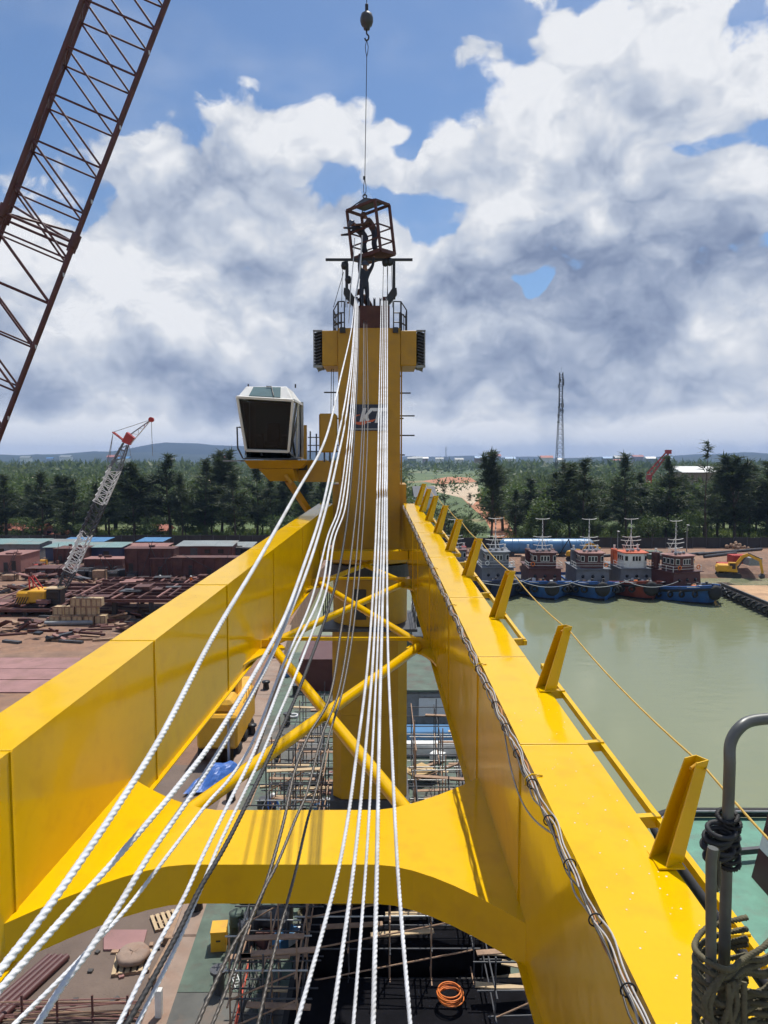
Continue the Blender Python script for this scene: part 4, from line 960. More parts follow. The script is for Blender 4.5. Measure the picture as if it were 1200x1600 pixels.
# ------------------------------------------------------------------ shipyard on the left bank
YZ = 2.5
def ground_box(px0, px1, pyb, pyt, depth, zb=YZ):
    """front face seen between px0..px1, its foot at pyb and its top edge at pyt -> (x0, x1, Y, z0, z1)"""
    a = gp((px0 + px1) / 2, pyb, zb); Y = a.y
    x0, x1 = at(px0, pyb, Y).x, at(px1, pyb, Y).x; z1 = at((px0 + px1) / 2, pyt, Y).z
    return x0, x1, Y, zb, z1
def steel_block(px0, px1, pyb, pyt, depth, label, mat='rust_red', openings=2, top='rust_plate', rib=True, seed=0):
    rnd = random.Random(seed); x0, x1, Y, z0, z1 = ground_box(px0, px1, pyb, pyt, depth); w = x1 - x0; h = z1 - z0
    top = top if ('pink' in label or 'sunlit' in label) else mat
    B = empty('hull_block', ((x0 + x1) / 2, Y, z0), label, 'hull block', 'rusty ship sections in the yard')
    MB().box(((x0 + x1) / 2, Y + depth / 2, z0 + h / 2 + .15), (w, depth, h - .3)).build('shell', mat, B)
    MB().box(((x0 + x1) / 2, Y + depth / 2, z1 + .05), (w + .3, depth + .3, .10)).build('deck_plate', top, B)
    n = max(2, int(w / 1.6))
    if rib:
        for k in range(n + 1):
            x = lerp(x0 + .1, x1 - .1, k / n); MB().box((x, Y - .09, z0 + h / 2), (.12, .18, h * .96)).build('frame_rib', mat, B)
        MB().box(((x0 + x1) / 2, Y - .06, z0 + h * .55), (w, .10, .12)).build('stringer', mat, B)
    for k in range(openings):
        x = lerp(x0, x1, (k + .5 + rnd.uniform(-.2, .2)) / openings); hh = min(1.6, h * .5)
        MB().box((x, Y - .02, z0 + .25 + hh / 2 + rnd.random() * h * .2), (.7, .1, hh)).build('opening', 'black_steel', B)
    for k in range(max(2, int(w / 3))):
        x = lerp(x0 + .4, x1 - .4, k / max(1, int(w / 3) - 1 or 1)); MB().box((x, Y + depth * .3, z0 + .08), (.5, .6, .18)).build('keel_block', 'timber', B)
    for k in range(int(w / 1.2)):
        MB().box((rnd.uniform(x0, x1), Y - rnd.uniform(.4, 2.2), z0 + .25), (rnd.uniform(.3, 1.6), rnd.uniform(.3, .8), rnd.uniform(.2, .9)), Matrix.Rotation(rnd.uniform(-.5, .5), 3, 'Z')).build('plate_offcut', rnd.choice([mat, 'dark_steel', 'rust_plate', 'timber']), B)
    for k in range(2): MB().bar((rnd.uniform(x0, x1), Y - .3, z0), (rnd.uniform(x0, x1), Y - .25, z1 + rnd.uniform(.3, 1.5)), .07).build('prop_bar', 'dark_steel', B)
    # loose bits on top
    for k in range(rnd.randint(1, 3)):
        MB().box((rnd.uniform(x0 + .5, x1 - .5), Y + rnd.uniform(.5, depth - .5), z1 + .28), (rnd.uniform(.4, 1.6), rnd.uniform(.3, .8), rnd.uniform(.2, .4))).build('fitting', mat, B)
    return B
steel_block(196, 272, 906, 858, 3, 'tall dark rust red hull section in the middle of the yard', seed=1, openings=3)
steel_block(268, 402, 908, 872, 2.5, 'long dark red hull section beside the grey roofed shed', seed=2, openings=3)
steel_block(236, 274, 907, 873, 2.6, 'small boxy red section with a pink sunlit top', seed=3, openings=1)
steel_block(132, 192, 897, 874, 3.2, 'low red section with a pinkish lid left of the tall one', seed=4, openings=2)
steel_block(40, 118, 903, 889, 4, 'flat red steel section behind the crawler crane', seed=5, openings=2)
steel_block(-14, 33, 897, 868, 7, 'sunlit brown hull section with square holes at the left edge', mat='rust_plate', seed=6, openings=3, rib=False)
steel_block(84, 132, 880, 858, 6, 'dark red cabin block under the green shed roof', seed=7, openings=2)

def shed(px0, px1, pyb, pyt, depth, roof, wall, label, slope=.7, open_front=False):
    x0, x1, Y, z0, z1 = ground_box(px0, px1, pyb, pyt, depth); w = x1 - x0; h = z1 - z0
    depth = 5.5; slope = slope * .25
    S = empty('yard_shed', ((x0 + x1) / 2, Y, z0), label, 'shed', 'sheds along the yard fence')
    for nm, c, s in (('back_wall', (0, depth, h / 2), (w, .15, h)), ('side_wall', (-w / 2, depth / 2, h / 2), (.15, depth, h)), ('side_wall', (w / 2, depth / 2, h / 2), (.15, depth, h))):
        MB().box(((x0 + x1) / 2 + c[0], Y + c[1], z0 + c[2] - .02), (s[0], s[1], s[2] - .04)).build(nm, wall, S)
    if not open_front:
        MB().box(((x0 + x1) / 2, Y + .02, z0 + h / 2 - .03), (w - .2, .12, h - .1)).build('front_wall', wall, S)
        MB().box((lerp(x0, x1, .3), Y - .06, z0 + 1.0), (1.4, .06, 2.0)).build('door', 'dark_steel', S)
        for t in (.55, .8): MB().box((lerp(x0, x1, t), Y - .06, z0 + h * .55), (1.1, .06, .8)).build('window', 'glass_dark', S)
    else:
        n = max(2, int(w / 5))
        for k in range(n + 1): MB().bar((lerp(x0 + .1, x1 - .1, k / n), Y, z0), (lerp(x0 + .1, x1 - .1, k / n), Y, z1), .18).build('post', 'dark_steel', S)
    # roof sheets, each its own panel
    n = max(3, int(w / 3.0))
    for k in range(n):
        a, b = lerp(x0 - .4, x1 + .4, k / n), lerp(x0 - .4, x1 + .4, (k + 1) / n) - .05
        dz = .012 * (k % 2)
        MB().hexa([(a, Y - .7, z1 - .02 + dz), (b, Y - .7, z1 - .02 + dz), (b, Y + depth + .4, z1 + slope + dz), (a, Y + depth + .4, z1 + slope + dz), (a, Y - .7, z1 + .05 + dz), (b, Y - .7, z1 + .05 + dz), (b, Y + depth + .4, z1 + slope + .07 + dz), (a, Y + depth + .4, z1 + slope + .07 + dz)]).build('roof_sheet', roof, S)
    return S
shed(-70, 62, 873, 850, 9, 'roof_green', 'grey_blue', 'long pale shed with green roof at the left edge', 1.6)
shed(72, 190, 876, 855, 8, 'roof_green', 'navy_hull', 'blue walled shed with green roof behind the white lattice', 1.2)
shed(188, 256, 874, 856, 8, 'rust_plate', 'dark_red', 'brown roofed lean-to behind the tall hull section', 1.0, True)
shed(96, 162, 862, 846, 7, 'roof_blue', 'dark_steel', 'low shed with bright blue roof behind the green one', .9)
shed(40, 110, 866, 850, 8, 'roof_grey', 'dark_red', 'grey brown roofed shed left of the blue roof', 1.4)
shed(216, 254, 862, 846, 6, 'roof_blue', 'dark_steel', 'small blue roofed hut near the fence', .8)
shed(278, 362, 872, 853, 9, 'roof_grey', 'dark_red', 'grey roofed workshop behind the long red section', 1.5)
shed(366, 392, 868, 855, 8, 'roof_grey', 'grey_blue', 'narrow pale roofed annex at the end of the workshop', 1.6)
shed(14, 48, 852, 842, 6, 'white_paint', 'white_paint', 'small white roofed hut near the left edge', .5)
def cottage(px0, px1, pyb, pyt, label, group='red roofed houses behind the fence'):
    x0, x1, Y, z0, z1 = ground_box(px0, px1, pyb, pyt, 6); w = x1 - x0; h = (z1 - z0) * .62; d = 7
    H = empty('house', ((x0 + x1) / 2, Y, z0), label, 'house', group)
    MB().box(((x0 + x1) / 2, Y + d / 2, z0 + h / 2), (w, d, h)).build('wall', 'concrete', H)
    MB().prism([(x0 - .5, Y - .5, z0 + h), (x0 - .5, Y + d + .5, z0 + h), (x0 - .5, Y + d / 2, z1 + .5)], (w + 1, 0, 0)).build('roof', 'roof_tile', H)
    MB().box((lerp(x0, x1, .5), Y - .04, z0 + 1), (1, .08, 2)).build('door', 'dark_steel', H)
    for t in (.2, .8): MB().box((lerp(x0, x1, t), Y - .04, z0 + 1.4), (1, .08, 1)).build('window', 'glass_dark', H)
cottage(-8, 28, 838, 822, 'red roofed house among the trees at the far left edge'); cottage(34, 64, 838, 823, 'red roofed house under the pines, second from the left edge'); cottage(232, 258, 838, 824, 'orange red roofed house glimpsed between the dark pines'); cottage(70, 106, 842, 830, 'brown roofed hut right of the two red roofs at the fence')

# grillages: steel grid platforms on stools
def grillage(px0, px1, pyb, pyn, pyf, label, nx, ny, z=1.9):
    Yn = gp((px0 + px1) / 2, pyn, YZ + z).y; Yf = gp((px0 + px1) / 2, pyf, YZ + z).y
    x0, x1 = at(px0, pyn, Yn).x, at(px1, pyn, Yn).x
    gr = random.Random(px0 + nx)
    for _k in range(0): pass
    G = empty('steel_grillage', ((x0 + x1) / 2, Yn, YZ), label, 'steel frame', 'steel grid frames in the yard'); zz = YZ + z
    for k in range(ny + 1):
        y = lerp(Yn, Yf, k / ny); MB().box(((x0 + x1) / 2, y, zz - .15), (x1 - x0, .22, .38)).build('cross_girder', 'rust_red', G)
    for k in range(nx + 1):
        x = lerp(x0, x1, (k + gr.uniform(-.25, .25)) / nx); l = (Yf - Yn) * gr.uniform(.45, 1.05); MB().box((x, lerp(Yn + l / 2, Yf - l / 2, gr.random()), zz + .10), (.22, l, .16), Matrix.Rotation(gr.gauss(0, .05), 3, 'Z')).build('beam', 'rust_plate' if k % 3 == 0 else 'rust_red', G)
    for k in range(nx):
        if gr.random() < .6:
            w_, d_ = gr.uniform(.8, 3.0), gr.uniform(.6, 2.6); MB().box((gr.uniform(x0 + 1.5, x1 - 1.5), gr.uniform(Yn + .8, Yf - .8), zz + .22 + .05 * k), (w_, d_, .06 if gr.random() < .6 else .45), Matrix.Rotation(gr.uniform(-.3, .3), 3, 'Z')).build('loose_plate', gr.choice(['rust_red', 'rust_red', 'rust_plate', 'dark_steel']), G)
    for k in range(4):
        for y in (Yn + .6, Yf - .6): MB().box((lerp(x0 + .5, x1 - .5, k / 3), y, YZ + (z - .3) / 2), (.5, .5, z - .35)).build('stool', 'black_steel', G)
    MB().box(((x0 + x1) / 2, (Yn + Yf) / 2, zz - .36), (x1 - x0 - .2, Yf - Yn - .2, .04)).build('plate', 'rust_red', G)
    return G
grillage(112, 298, 966, 937, 912, 'large steel grid platform on stools in mid yard', 9, 5, 2.6)
grillage(-40, 78, 960, 952, 912, 'steel grid frame lying left of the crawler crane', 8, 6, .9)
grillage(248, 350, 915, 912, 896, 'pinkish steel frames in front of the long red section', 8, 4, .8)
grillage(150, 262, 912, 910, 902, 'low frame stacked behind the large grid platform', 7, 2, 1.2)
rnd = random.Random(21)
# loose beams and plates lying about
n_ = 0
for i in range(110):
    px, py = rnd.uniform(0, 300), rnd.uniform(905, 1005)
    p = gp(px, py)
    if p.x > -13: continue
    L, a = rnd.uniform(1.5, 6), rnd.uniform(-.35, .35) + (math.pi / 2 if rnd.random() < .15 else 0)
    mt = rnd.choice(['rust_red', 'rust_red', 'rust_plate', 'timber', 'dark_steel'])
    o = MB().box((0, 0, .12), (L, rnd.uniform(.2, .5), rnd.uniform(.1, .3))).build('steel_offcut', mt)
    place(o, (p.x, p.y, YZ), a); n_ += 1
    hue = {'rust_red': 'dark rusty', 'rust_plate': 'pinkish rusty', 'timber': 'brown', 'dark_steel': 'dark grey'}[mt]; size = 'long' if L > 4 else 'short' if L < 2.6 else 'medium'
    wh = ('in front of the crates' if py > 978 else 'beside the crates' if py > 945 else 'near the crawler crane' if px < 110 else 'around the grid platform') + (' towards the left edge' if px < 60 else ' towards the girder' if px > 170 else '')
    tag(o, f'{size} {hue} yard offcut {wh}', 'offcut', 'offcuts on the yard ground')
# jumbled scrap piles between the frames
pr_ = random.Random(61)
for i, (px, py, n, wh) in enumerate([(18, 925, 16, 'behind the frame at the far left'), (92, 918, 14, 'right of the crawler crane cab'), (58, 906, 14, 'behind the crawler crane'), (120, 912, 12, 'at the left corner of the grid platform'), (225, 985, 16, 'beside the girder in front of the grid platform'), (190, 968, 12, 'right of the crates'), (30, 985, 14, 'at the left edge in front of the crane'), (300, 900, 12, 'before the long red section'), (345, 893, 12, 'at the right end of the long red section'), (265, 915, 12, 'on the right of the grid platform'), (88, 1000, 10, 'near the pink plates'), (150, 885, 12, 'below the white lattice section')]):
    q = gp(px, py); P = empty('scrap_pile', q, 'jumbled pile of rusty steel scrap ' + wh, 'scrap pile', 'scrap piles in the yard')
    for k in range(n):
        L = pr_.uniform(.5, 3.4); R = Matrix.Rotation(pr_.uniform(-.7, .7), 3, 'Z') @ Matrix.Rotation(pr_.gauss(0, .25), 3, 'Y') @ Matrix.Rotation(pr_.gauss(0, .3), 3, 'X')
        MB().box((q.x + pr_.gauss(0, 1.5), q.y + pr_.gauss(0, 1.0), YZ + .15 + pr_.random() * .9), (L, pr_.uniform(.15, .9), pr_.uniform(.06, .35)), R).build('scrap_piece', pr_.choice(['rust_red', 'rust_red', 'dark_steel', 'rust_plate', 'timber', 'black_steel']), P)
# welding cages, generators and stacked gear in front of the hull sections
for i, (px, py, w, h, mt) in enumerate([(128, 905, 2.4, 1.7, 'black_steel'), (141, 905, 1.8, 1.6, 'dark_steel'), (154, 906, 2.2, 1.9, 'timber'), (176, 907, 1.6, 1.5, 'black_steel'), (190, 905, 2.6, 1.9, 'black_steel'), (205, 908, 1.5, 1.4, 'dark_steel'), (60, 893, 1.8, 1.5, 'red_paint'), (44, 888, 2.4, 1.6, 'white_paint'), (66, 884, 1.4, 1.3, 'crawler_yellow'), (222, 912, 1.6, 1.0, 'rust_plate'), (310, 912, 2.0, 1.2, 'rust_plate'), (338, 908, 1.6, 1.2, 'dark_steel'), (104, 898, 2.0, 1.3, 'rust_red'), (12, 908, 2.2, 1.2, 'timber')]):
    q = gp(px, py); C = empty('equipment_cage', q, 'dark boxy equipment cage, %s from the left in front of the hull sections' % ['third', 'fourth'][i % 2], 'cage', 'equipment cages in the yard')
    C['label'] = '%s equipment cage standing %s' % ({'black_steel': 'black', 'dark_steel': 'dark grey', 'timber': 'brown wooden', 'red_paint': 'red', 'white_paint': 'white', 'crawler_yellow': 'yellow', 'rust_plate': 'pinkish rusty', 'rust_red': 'rust red'}[mt], ['left of the big grid platform', 'behind the grid platform, second from left', 'behind the grid platform near its middle', 'right of the brown wooden one', 'before the tall hull section', 'at the right corner of the tall section', 'on the dirt near the left hull section', 'beside the red one at the left', 'close to the blue shed', 'on the grid platform edge', 'among the pinkish frames', 'right of the pinkish frames', 'beside the white lattice section', 'at the far left edge'][i])
    MB().box((q.x, q.y + w * .3, YZ + h * .45), (w * .94, w * .6, h * .7)).build('load', mt, C, bevel=.06)
    for sx in (-1, 1):
        for sy in (0, 1): MB().bar((q.x + sx * w / 2, q.y + sy * w * .62, YZ), (q.x + sx * w / 2, q.y + sy * w * .62, YZ + h), .08).build('frame_post', 'black_steel', C)
        MB().bar((q.x + sx * w / 2, q.y, YZ + h), (q.x + sx * w / 2, q.y + w * .62, YZ + h), .07).build('frame_bar', 'dark_steel', C)
    for sy in (0, 1): MB().bar((q.x - w / 2, q.y + sy * w * .62, YZ + h), (q.x + w / 2, q.y + sy * w * .62, YZ + h), .07).build('frame_bar', 'galvanised' if i % 3 == 0 else 'dark_steel', C)
# wooden crates
n_ = 0
ck = gp(128, 975)
for k, (ix, iz) in enumerate([(0, 0), (1, 0), (2, 0), (3, 0), (4, 0), (0, 1), (1, 1), (2, 1), (3, 1), (1.4, 2), (2.4, 2), (3.3, 1.98)]):
    s_ = .98; c = empty('wooden_crate', (0, 0, 0))
    MB().box((0, 0, .5), (1.0, 1.0, .86)).build('case', 'wood_plank_light', c)
    for z in (.08, .92):
        for y in (-.51, .51): MB().box((0, y, z), (1.06, .05, .12)).build('batten', 'timber', c)
    for x in (-.5, 0, .5): MB().box((x, -.53, .5), (.10, .04, .9)).build('batten', 'timber', c)
    ROW = ['bottom row', 'second row', 'top row'][int(round(iz))]; POS = ['first', 'second', 'third', 'fourth', 'fifth'][min(4, int(round(ix)))]
    place(c, (ck.x - 3.0 + ix * 1.34 + (.2 * iz), ck.y + (.5 if iz else 0) + rnd.uniform(-.1, .1), YZ + int(round(iz)) * 1.02), rnd.uniform(-.06, .06), 1.2 if False else 1.1)
    tag(c, f'pale wooden crate, {POS} from the left in the {ROW} of the yard stack', 'crate', 'stack of wooden crates in the yard')
for (x0, x1, py, r, lab, mt) in ((70, 146, 978, .28, 'grey pipe lying in front of the wooden crates', 'grey_steel'), (108, 175, 986, .12, 'thin rusty pipe lying on the ground below the crates', 'rust_red'), (88, 160, 990, .10, 'second thin rusty pipe nearest the pink plates', 'rust_plate')):
    a, b = gp(x0, py), gp(x1, py - 2); o = MB().tube([(a.x, a.y, YZ + r), (b.x, b.y, YZ + r)], r, 10).build('steel_pipe', mt); tag(o, lab, 'pipe')
for (x0, x1, y0, y1, lab) in ((-60, 119, 1046, 1029, 'pink primed steel plate farthest from the quay, in the row of three'), (-60, 98, 1063, 1046.5, 'middle pink primed steel plate of the three'), (-60, 72, 1083, 1064, 'nearest pink primed steel plate of the three beside the girder'), (162, 222, 1487, 1456, 'single pink steel plate lying near the cross beam at lower left')):
    a, b, c, d = gp(x0, y0), gp(x1, y0), gp(x1 + 8, y1), gp(x0, y1)
    o = MB().hexa([a, b, c, d] + [p + Vector((0, 0, .10)) for p in (a, b, c, d)]).build('steel_plate', M('pink_plate', (.285, .150, .140), .75, var=.2, scale=.6, dirt=(.20, .11, .085), dscale=.45, damt=.8)); tag(o, lab, 'steel plate')

# ------------------------------------------------------------------ crawler crane with lattice boom and jib
def crawler():
    c = gp(62, 958); Y = c.y
    K = empty('crawler_crane', c, 'yellow crawler crane with white and dark lattice boom and red head', 'crawler crane')
    q = lambda px, py, dy=0: at(px, py, Y) + Vector((0, dy, 0))
    for s in (0, 1):
        y = Y + .3 + s * 4.0
        tr = MB(); x0, x1 = q(30, 958).x, q(92, 958).x
        poly = [(x0 + .3, y, YZ), (x1 - .3, y, YZ), (x1, y, YZ + .45), (x1 - .3, y, YZ + .9), (x0 + .3, y, YZ + .9), (x0, y, YZ + .45)]
        t = tr.prism(poly, (0, .8, 0)).build('track', 'black_steel', K)
    z0 = YZ + 1.0
    MB().box((q(45, 945).x, Y + 2.4, z0 + .9), (q(68, 945).x - q(24, 945).x, 3.2, 1.6)).build('engine_house', 'crawler_yellow', K, bevel=.15)
    MB().box((q(31, 948).x, Y + 2.4, z0 + .8), (1.7, 3.6, 1.8)).build('counterweight', 'crawler_yellow', K, bevel=.3)
    for k in range(5): MB().box((q(31, 948).x - .7 + k * .32, Y + .56, z0 + .5), (.12, .05, 1.0), Matrix.Rotation(.5, 3, 'Y')).build('warning_stripe', 'black_steel', K)
    MB().box((q(80, 945).x, Y + 1.4, z0 + .9), (q(91, 945).x - q(69, 945).x, 1.6, 2.0)).build('cab', 'black_steel', K, bevel=.1)
    MB().box((q(80, 945).x, Y + 1.4, z0 + 2.0), (q(92, 945).x - q(68, 945).x + .2, 1.9, .15)).build('cab_roof', 'wood_plank_light', K)
    MB().box((q(80, 945).x, Y + .58, z0 + 1.1), (1.4, .05, .9)).build('cab_window', 'glass_dark', K)
    for s in (-.5, .5):
        MB().bar(q(36, 938, 2.4 + s), q(34, 905, 2.4 + s), .14).build('gantry_leg', 'red_paint', K); MB().bar(q(60, 938, 2.4 + s), q(36, 905, 2.4 + s), .12).build('gantry_leg', 'red_paint', K)
    # boom in painted sections; foot at the machine, head against the sky
    foot, head = q(73, 948, 2.4), q(189, 685, 2.4)
    ax = (head - foot); n = ax.normalized(); side = Vector((n.z, 0, -n.x)).normalized()
    wmax = 17 / FPX * Y
    secs = [(0, .20, 'dark_steel', .45, 1), (.20, .43, 'white_paint', 1, 1), (.43, .615, 'dark_steel', 1, 1), (.615, .82, 'white_paint', 1, 1), (.82, .97, 'grey_blue', 1, .5)]
    for t0, t1, mt, w0, w1 in secs:
        a, b = foot.lerp(head, t0), foot.lerp(head, t1); L = (b - a).length; m = max(3, int(L / (wmax * .55)))
        S = MB().tube([a - side * (wmax / 2 * w0), b - side * (wmax / 2 * w1)], .09, 6).build('boom_chord', mt, K)
        def C(t, i, j): return a.lerp(b, t) + side * (wmax / 2 * lerp(w0, w1, t) * i) + Vector((0, 1, 0)) * (wmax * .45 * lerp(w0, w1, t) * j)
        for i, j in ((1, -1), (1, 1), (-1, 1)): MB().tube([C(0, i, j), C(1, i, j)], .09, 6).build('boom_chord', mt, S)
        for k in range(m):
            for j in (-1, 1):
                MB().tube([C(k / m, -1, j), C((k + 1) / m, 1, j)] if k % 2 else [C(k / m, 1, j), C((k + 1) / m, -1, j)], .042, 5).build('lacing_bar', mt, S)
                MB().tube([C(k / m, -1, j), C(k / m, 1, j)], .05, 5).build('lacing_bar', mt, S)
            for i in (-1, 1): MB().tube([C(k / m, i, -1), C((k + 1) / m, i, 1)], .045, 5).build('lacing_bar', mt, S)
    MB().prism([head + side * -.45 - n * .6 + Vector((0, -.4, 0)), head + side * .55 - n * .6 + Vector((0, -.4, 0)), head + n * .5 + side * .75 + Vector((0, -.4, 0)), head + n * .8 - side * .35 + Vector((0, -.4, 0))], (0, .9, 0)).build('boom_head', 'red_paint', K)
    jt = q(227, 654, 2.4); j0 = q(190, 688, 2.4)
    m = 8; jn = (jt - j0).normalized(); js = Vector((jn.z, 0, -jn.x))
    J = MB().tube([j0 - js * .5, jt], .07, 6).build('jib_chord', 'grey_blue', K); MB().tube([j0 + js * .5, jt], .07, 6).build('jib_chord', 'white_paint', J)
    for k in range(m):
        t, u = k / m, (k + 1) / m; sg = 1 if k % 2 else -1
        MB().tube([j0.lerp(jt, t) + js * (.5 * (1 - t) * sg), j0.lerp(jt, u) - js * (.5 * (1 - u) * sg)], .045, 5).build('lacing_bar', 'white_paint' if k < 5 else 'red_paint', J)
    MB().lathe([(.1, -.25), (.32, -.25), (.32, .25), (.1, .25)], jt, 12, 'Y').build('jib_sheave', 'red_paint', K)
    ma = q(166, 674, 2.4); 
    for s in (-.3, .3): MB().tube([q(186, 690, 2.4 + s), ma + Vector((0, s, 0))], .10, 6).build('jib_mast', 'red_paint', K)
    for a, b in ((ma, jt), (ma, q(158, 715, 2.4)), (ma, q(161, 712, 2.4)), (jt, q(229, 712, 2.4)), (ma, q(150, 760, 2.4)), (j0, q(195, 716, 2.4))): MB().tube([a, b], .035, 4).build('wire', 'grey_steel', K)
crawler()

# ------------------------------------------------------------------ dark boundary fence, panel by panel
def fence(label, x0, x1, Y, h):
    F = empty('boundary_fence', ((x0 + x1) / 2, Y, YZ), label, 'fence'); n = int((x1 - x0) / 3.0); me = None
    for k in range(n):
        x = x0 + (k + .5) * 3.0
        if me is None: o = MB().box((0, 0, h / 2), (2.86, .08, h)).build('fence_panel', M('fence_dark', (.030, .030, .030), .8, var=.3, scale=.3), None); me = o.data
        else: o = bpy.data.objects.new('fence_panel', me); COL.objects.link(o)
        o.parent = F; o.matrix_parent_inverse = Matrix.Translation(F.location).inverted(); o.location = (x, Y + .03 * (k % 2), YZ + .02 * ((k * 7) % 5))
    me = None
    for k in range(n + 1):
        if me is None: o = MB().box((0, 0, h / 2 + .1), (.14, .16, h + .2)).build('fence_post', 'dark_steel', None); me = o.data
        else: o = bpy.data.objects.new('fence_post', me); COL.objects.link(o)
        o.parent = F; o.matrix_parent_inverse = Matrix.Translation(F.location).inverted(); o.location = (x0 + k * 3.0, Y - .05, YZ)
fence('dark panel fence along the bank behind the moored tugs', 11, 110, 162, 2.3)
fence('dark panel fence behind the yard sheds on the left', -108, -10, 168, 2.2)
# ------------------------------------------------------------------ vegetation
def leaf_tri(out_v, out_f, c, d, L, w, rnd):
    d = d.normalized(); s = d.cross(Vector((rnd.gauss(0, 1), rnd.gauss(0, 1), rnd.gauss(0, 1)))).normalized() * w
    o = len(out_v); out_v += [tuple(c - s * .6), tuple(c + s * .6), tuple(c + d * L)]; out_f.append((o, o + 1, o + 2))
def pine_meshes(seed, h=20.0, fork=False, sparse=1.0):
    """feathery she-oak: leader with drooping, upswept needle sprays"""
    rnd = random.Random(seed); tv = MB(); lv, lf = [], []
    leaders = [(0, 0)] if not fork else [(0, 0), (.9, .2), (-.8, .5), (.3, -.9)]
    for li, (ox, oy) in enumerate(leaders):
        hh = h * (1 - .10 * li * rnd.random()) ; base = h * .02 if li == 0 else h * .42
        pts = []; n = 9
        for i in range(n + 1):
            t = i / n; z = lerp(base, hh, t); k = max(0, t if li else 0)
            pts.append(Vector((ox * k * 1.6 + .18 * math.sin(t * 5 + seed), oy * k * 1.6 + .18 * math.cos(t * 4 + seed), z)))
        tv.tube(pts, [lerp(.24 if li == 0 else .12, .02, (i / n) ** .8) for i in range(n + 1)], 6)
        nb = int((96 if li == 0 else 40) * sparse)
        for b in range(nb):
            t = rnd.uniform(.10 if li == 0 else .3, 1.0) ** .8; i = min(n - 1, int(t * n)); p = pts[i].lerp(pts[i + 1], t * n - i)
            a = rnd.uniform(0, 6.28); prof = (math.sin(min(1, t * 1.25) * math.pi) ** .55) * .9 + .12
            Lb = h * (.21 if not fork else .15) * prof * rnd.uniform(.55, 1.25) * (1.0 - .35 * t)
            d = Vector((math.cos(a), math.sin(a), rnd.uniform(.25, .95))).normalized(); e = p + d * Lb
            if b % 3 == 0: tv.tube([p, p.lerp(e, .5), e], [.05, .035, .012], 4, cap=False)
            for k in range(int(26 * max(.5, Lb / 2.2))):
                u = rnd.uniform(.12, 1.05); c = p.lerp(e, u) + Vector((rnd.gauss(0, .16), rnd.gauss(0, .16), rnd.gauss(0, .16)))
                dd = d * .8 + Vector((rnd.gauss(0, .45), rnd.gauss(0, .45), rnd.gauss(-.10, .5)))
                leaf_tri(lv, lf, c, dd, rnd.uniform(.7, 1.7), rnd.uniform(.08, .19), rnd)
    return tv, (lv, lf)
def broad_meshes(seed, h=10.0):
    rnd = random.Random(seed); tv = MB(); lv, lf = [], []
    tv.tube([(0, 0, 0), (.1, .05, h * .3), (.05, .1, h * .6)], [.22, .17, .08], 6)
    for k in range(11):
        a = rnd.uniform(0, 6.28); r = rnd.uniform(.1, .30) * h; c = Vector((math.cos(a) * r, math.sin(a) * r, h * rnd.uniform(.35, .86))); R = h * rnd.uniform(.13, .22)
        tv.tube([(.05, .05, h * rnd.uniform(.25, .5)), tuple(c)], [.09, .03], 4, cap=False)
        for i in range(120):
            d = Vector((rnd.gauss(0, 1), rnd.gauss(0, 1), rnd.gauss(0, .8))).normalized(); p = c + d * R * rnd.uniform(.55, 1.05)
            leaf_tri(lv, lf, p, d + Vector((rnd.gauss(0, .6), rnd.gauss(0, .6), rnd.gauss(-.2, .6))), rnd.uniform(.35, .75), rnd.uniform(.18, .35), rnd)
    return tv, (lv, lf)
def proto(meshes, leafmat):
    tv, (lv, lf) = meshes
    t = bpy.data.meshes.new('trunk'); t.from_pydata(tv.v, [], tv.f); t.materials.append(MATS['trunk'])
    c = bpy.data.meshes.new('crown'); c.from_pydata(lv, [], lf); c.materials.append(MATS[leafmat])
    return t, c
PINES = [proto(pine_meshes(s, 20, s % 3 == 2, 1.0 + .15 * (s % 2)), 'leaf_pine') for s in range(1, 7)]
THIN = [proto(pine_meshes(31, 20, False, .42), 'leaf_pine')]
BROAD = [proto(broad_meshes(s), 'leaf_broad') for s in range(11, 16)]
def tree(name, pr, loc, s, rz, label, group, sx=1.0):
    T = empty(name, loc, label, 'tree', group, rz); T.scale = (s * sx, s * sx, s)
    for nm, me in zip(('trunk', 'crown'), pr):
        o = bpy.data.objects.new(nm, me); COL.objects.link(o); o.parent = T
    return T
rt = random.Random(5)
_O1 = ['', 'first', 'second', 'third', 'fourth', 'fifth', 'sixth', 'seventh', 'eighth', 'ninth', 'tenth', 'eleventh', 'twelfth', 'thirteenth', 'fourteenth', 'fifteenth', 'sixteenth', 'seventeenth', 'eighteenth', 'nineteenth', 'twentieth']
def ordw(n): return _O1[n] if n <= 20 else ({30: 'thirtieth', 40: 'fortieth', 50: 'fiftieth', 60: 'sixtieth', 70: 'seventieth'}[n] if n % 10 == 0 else ({2: 'twenty-', 3: 'thirty-', 4: 'forty-', 5: 'fifty-', 6: 'sixty-', 7: 'seventy-'}[n // 10]) + _O1[n % 10])
def pine_row(specs, where, group):
    specs = sorted(specs)
    for k, (px, pyt, Y, v, sx) in enumerate(specs):
        b = at(px, 830, Y); top = at(px, pyt, Y).z; s = (top - YZ) / 20.3
        pr = THIN[0] if v < 0 else PINES[v % 6]
        look = 'thin sparse' if v < 0 else ('broad forked' if v % 3 == 1 else 'dark feathery')
        tree('pine_tree', pr, (b.x, Y, YZ), s, rt.uniform(0, 6.28), f'{look} tall pine, {ordw(k + 1)} from the left {where}', group, sx if where.endswith('sheds') else sx * 1.55)
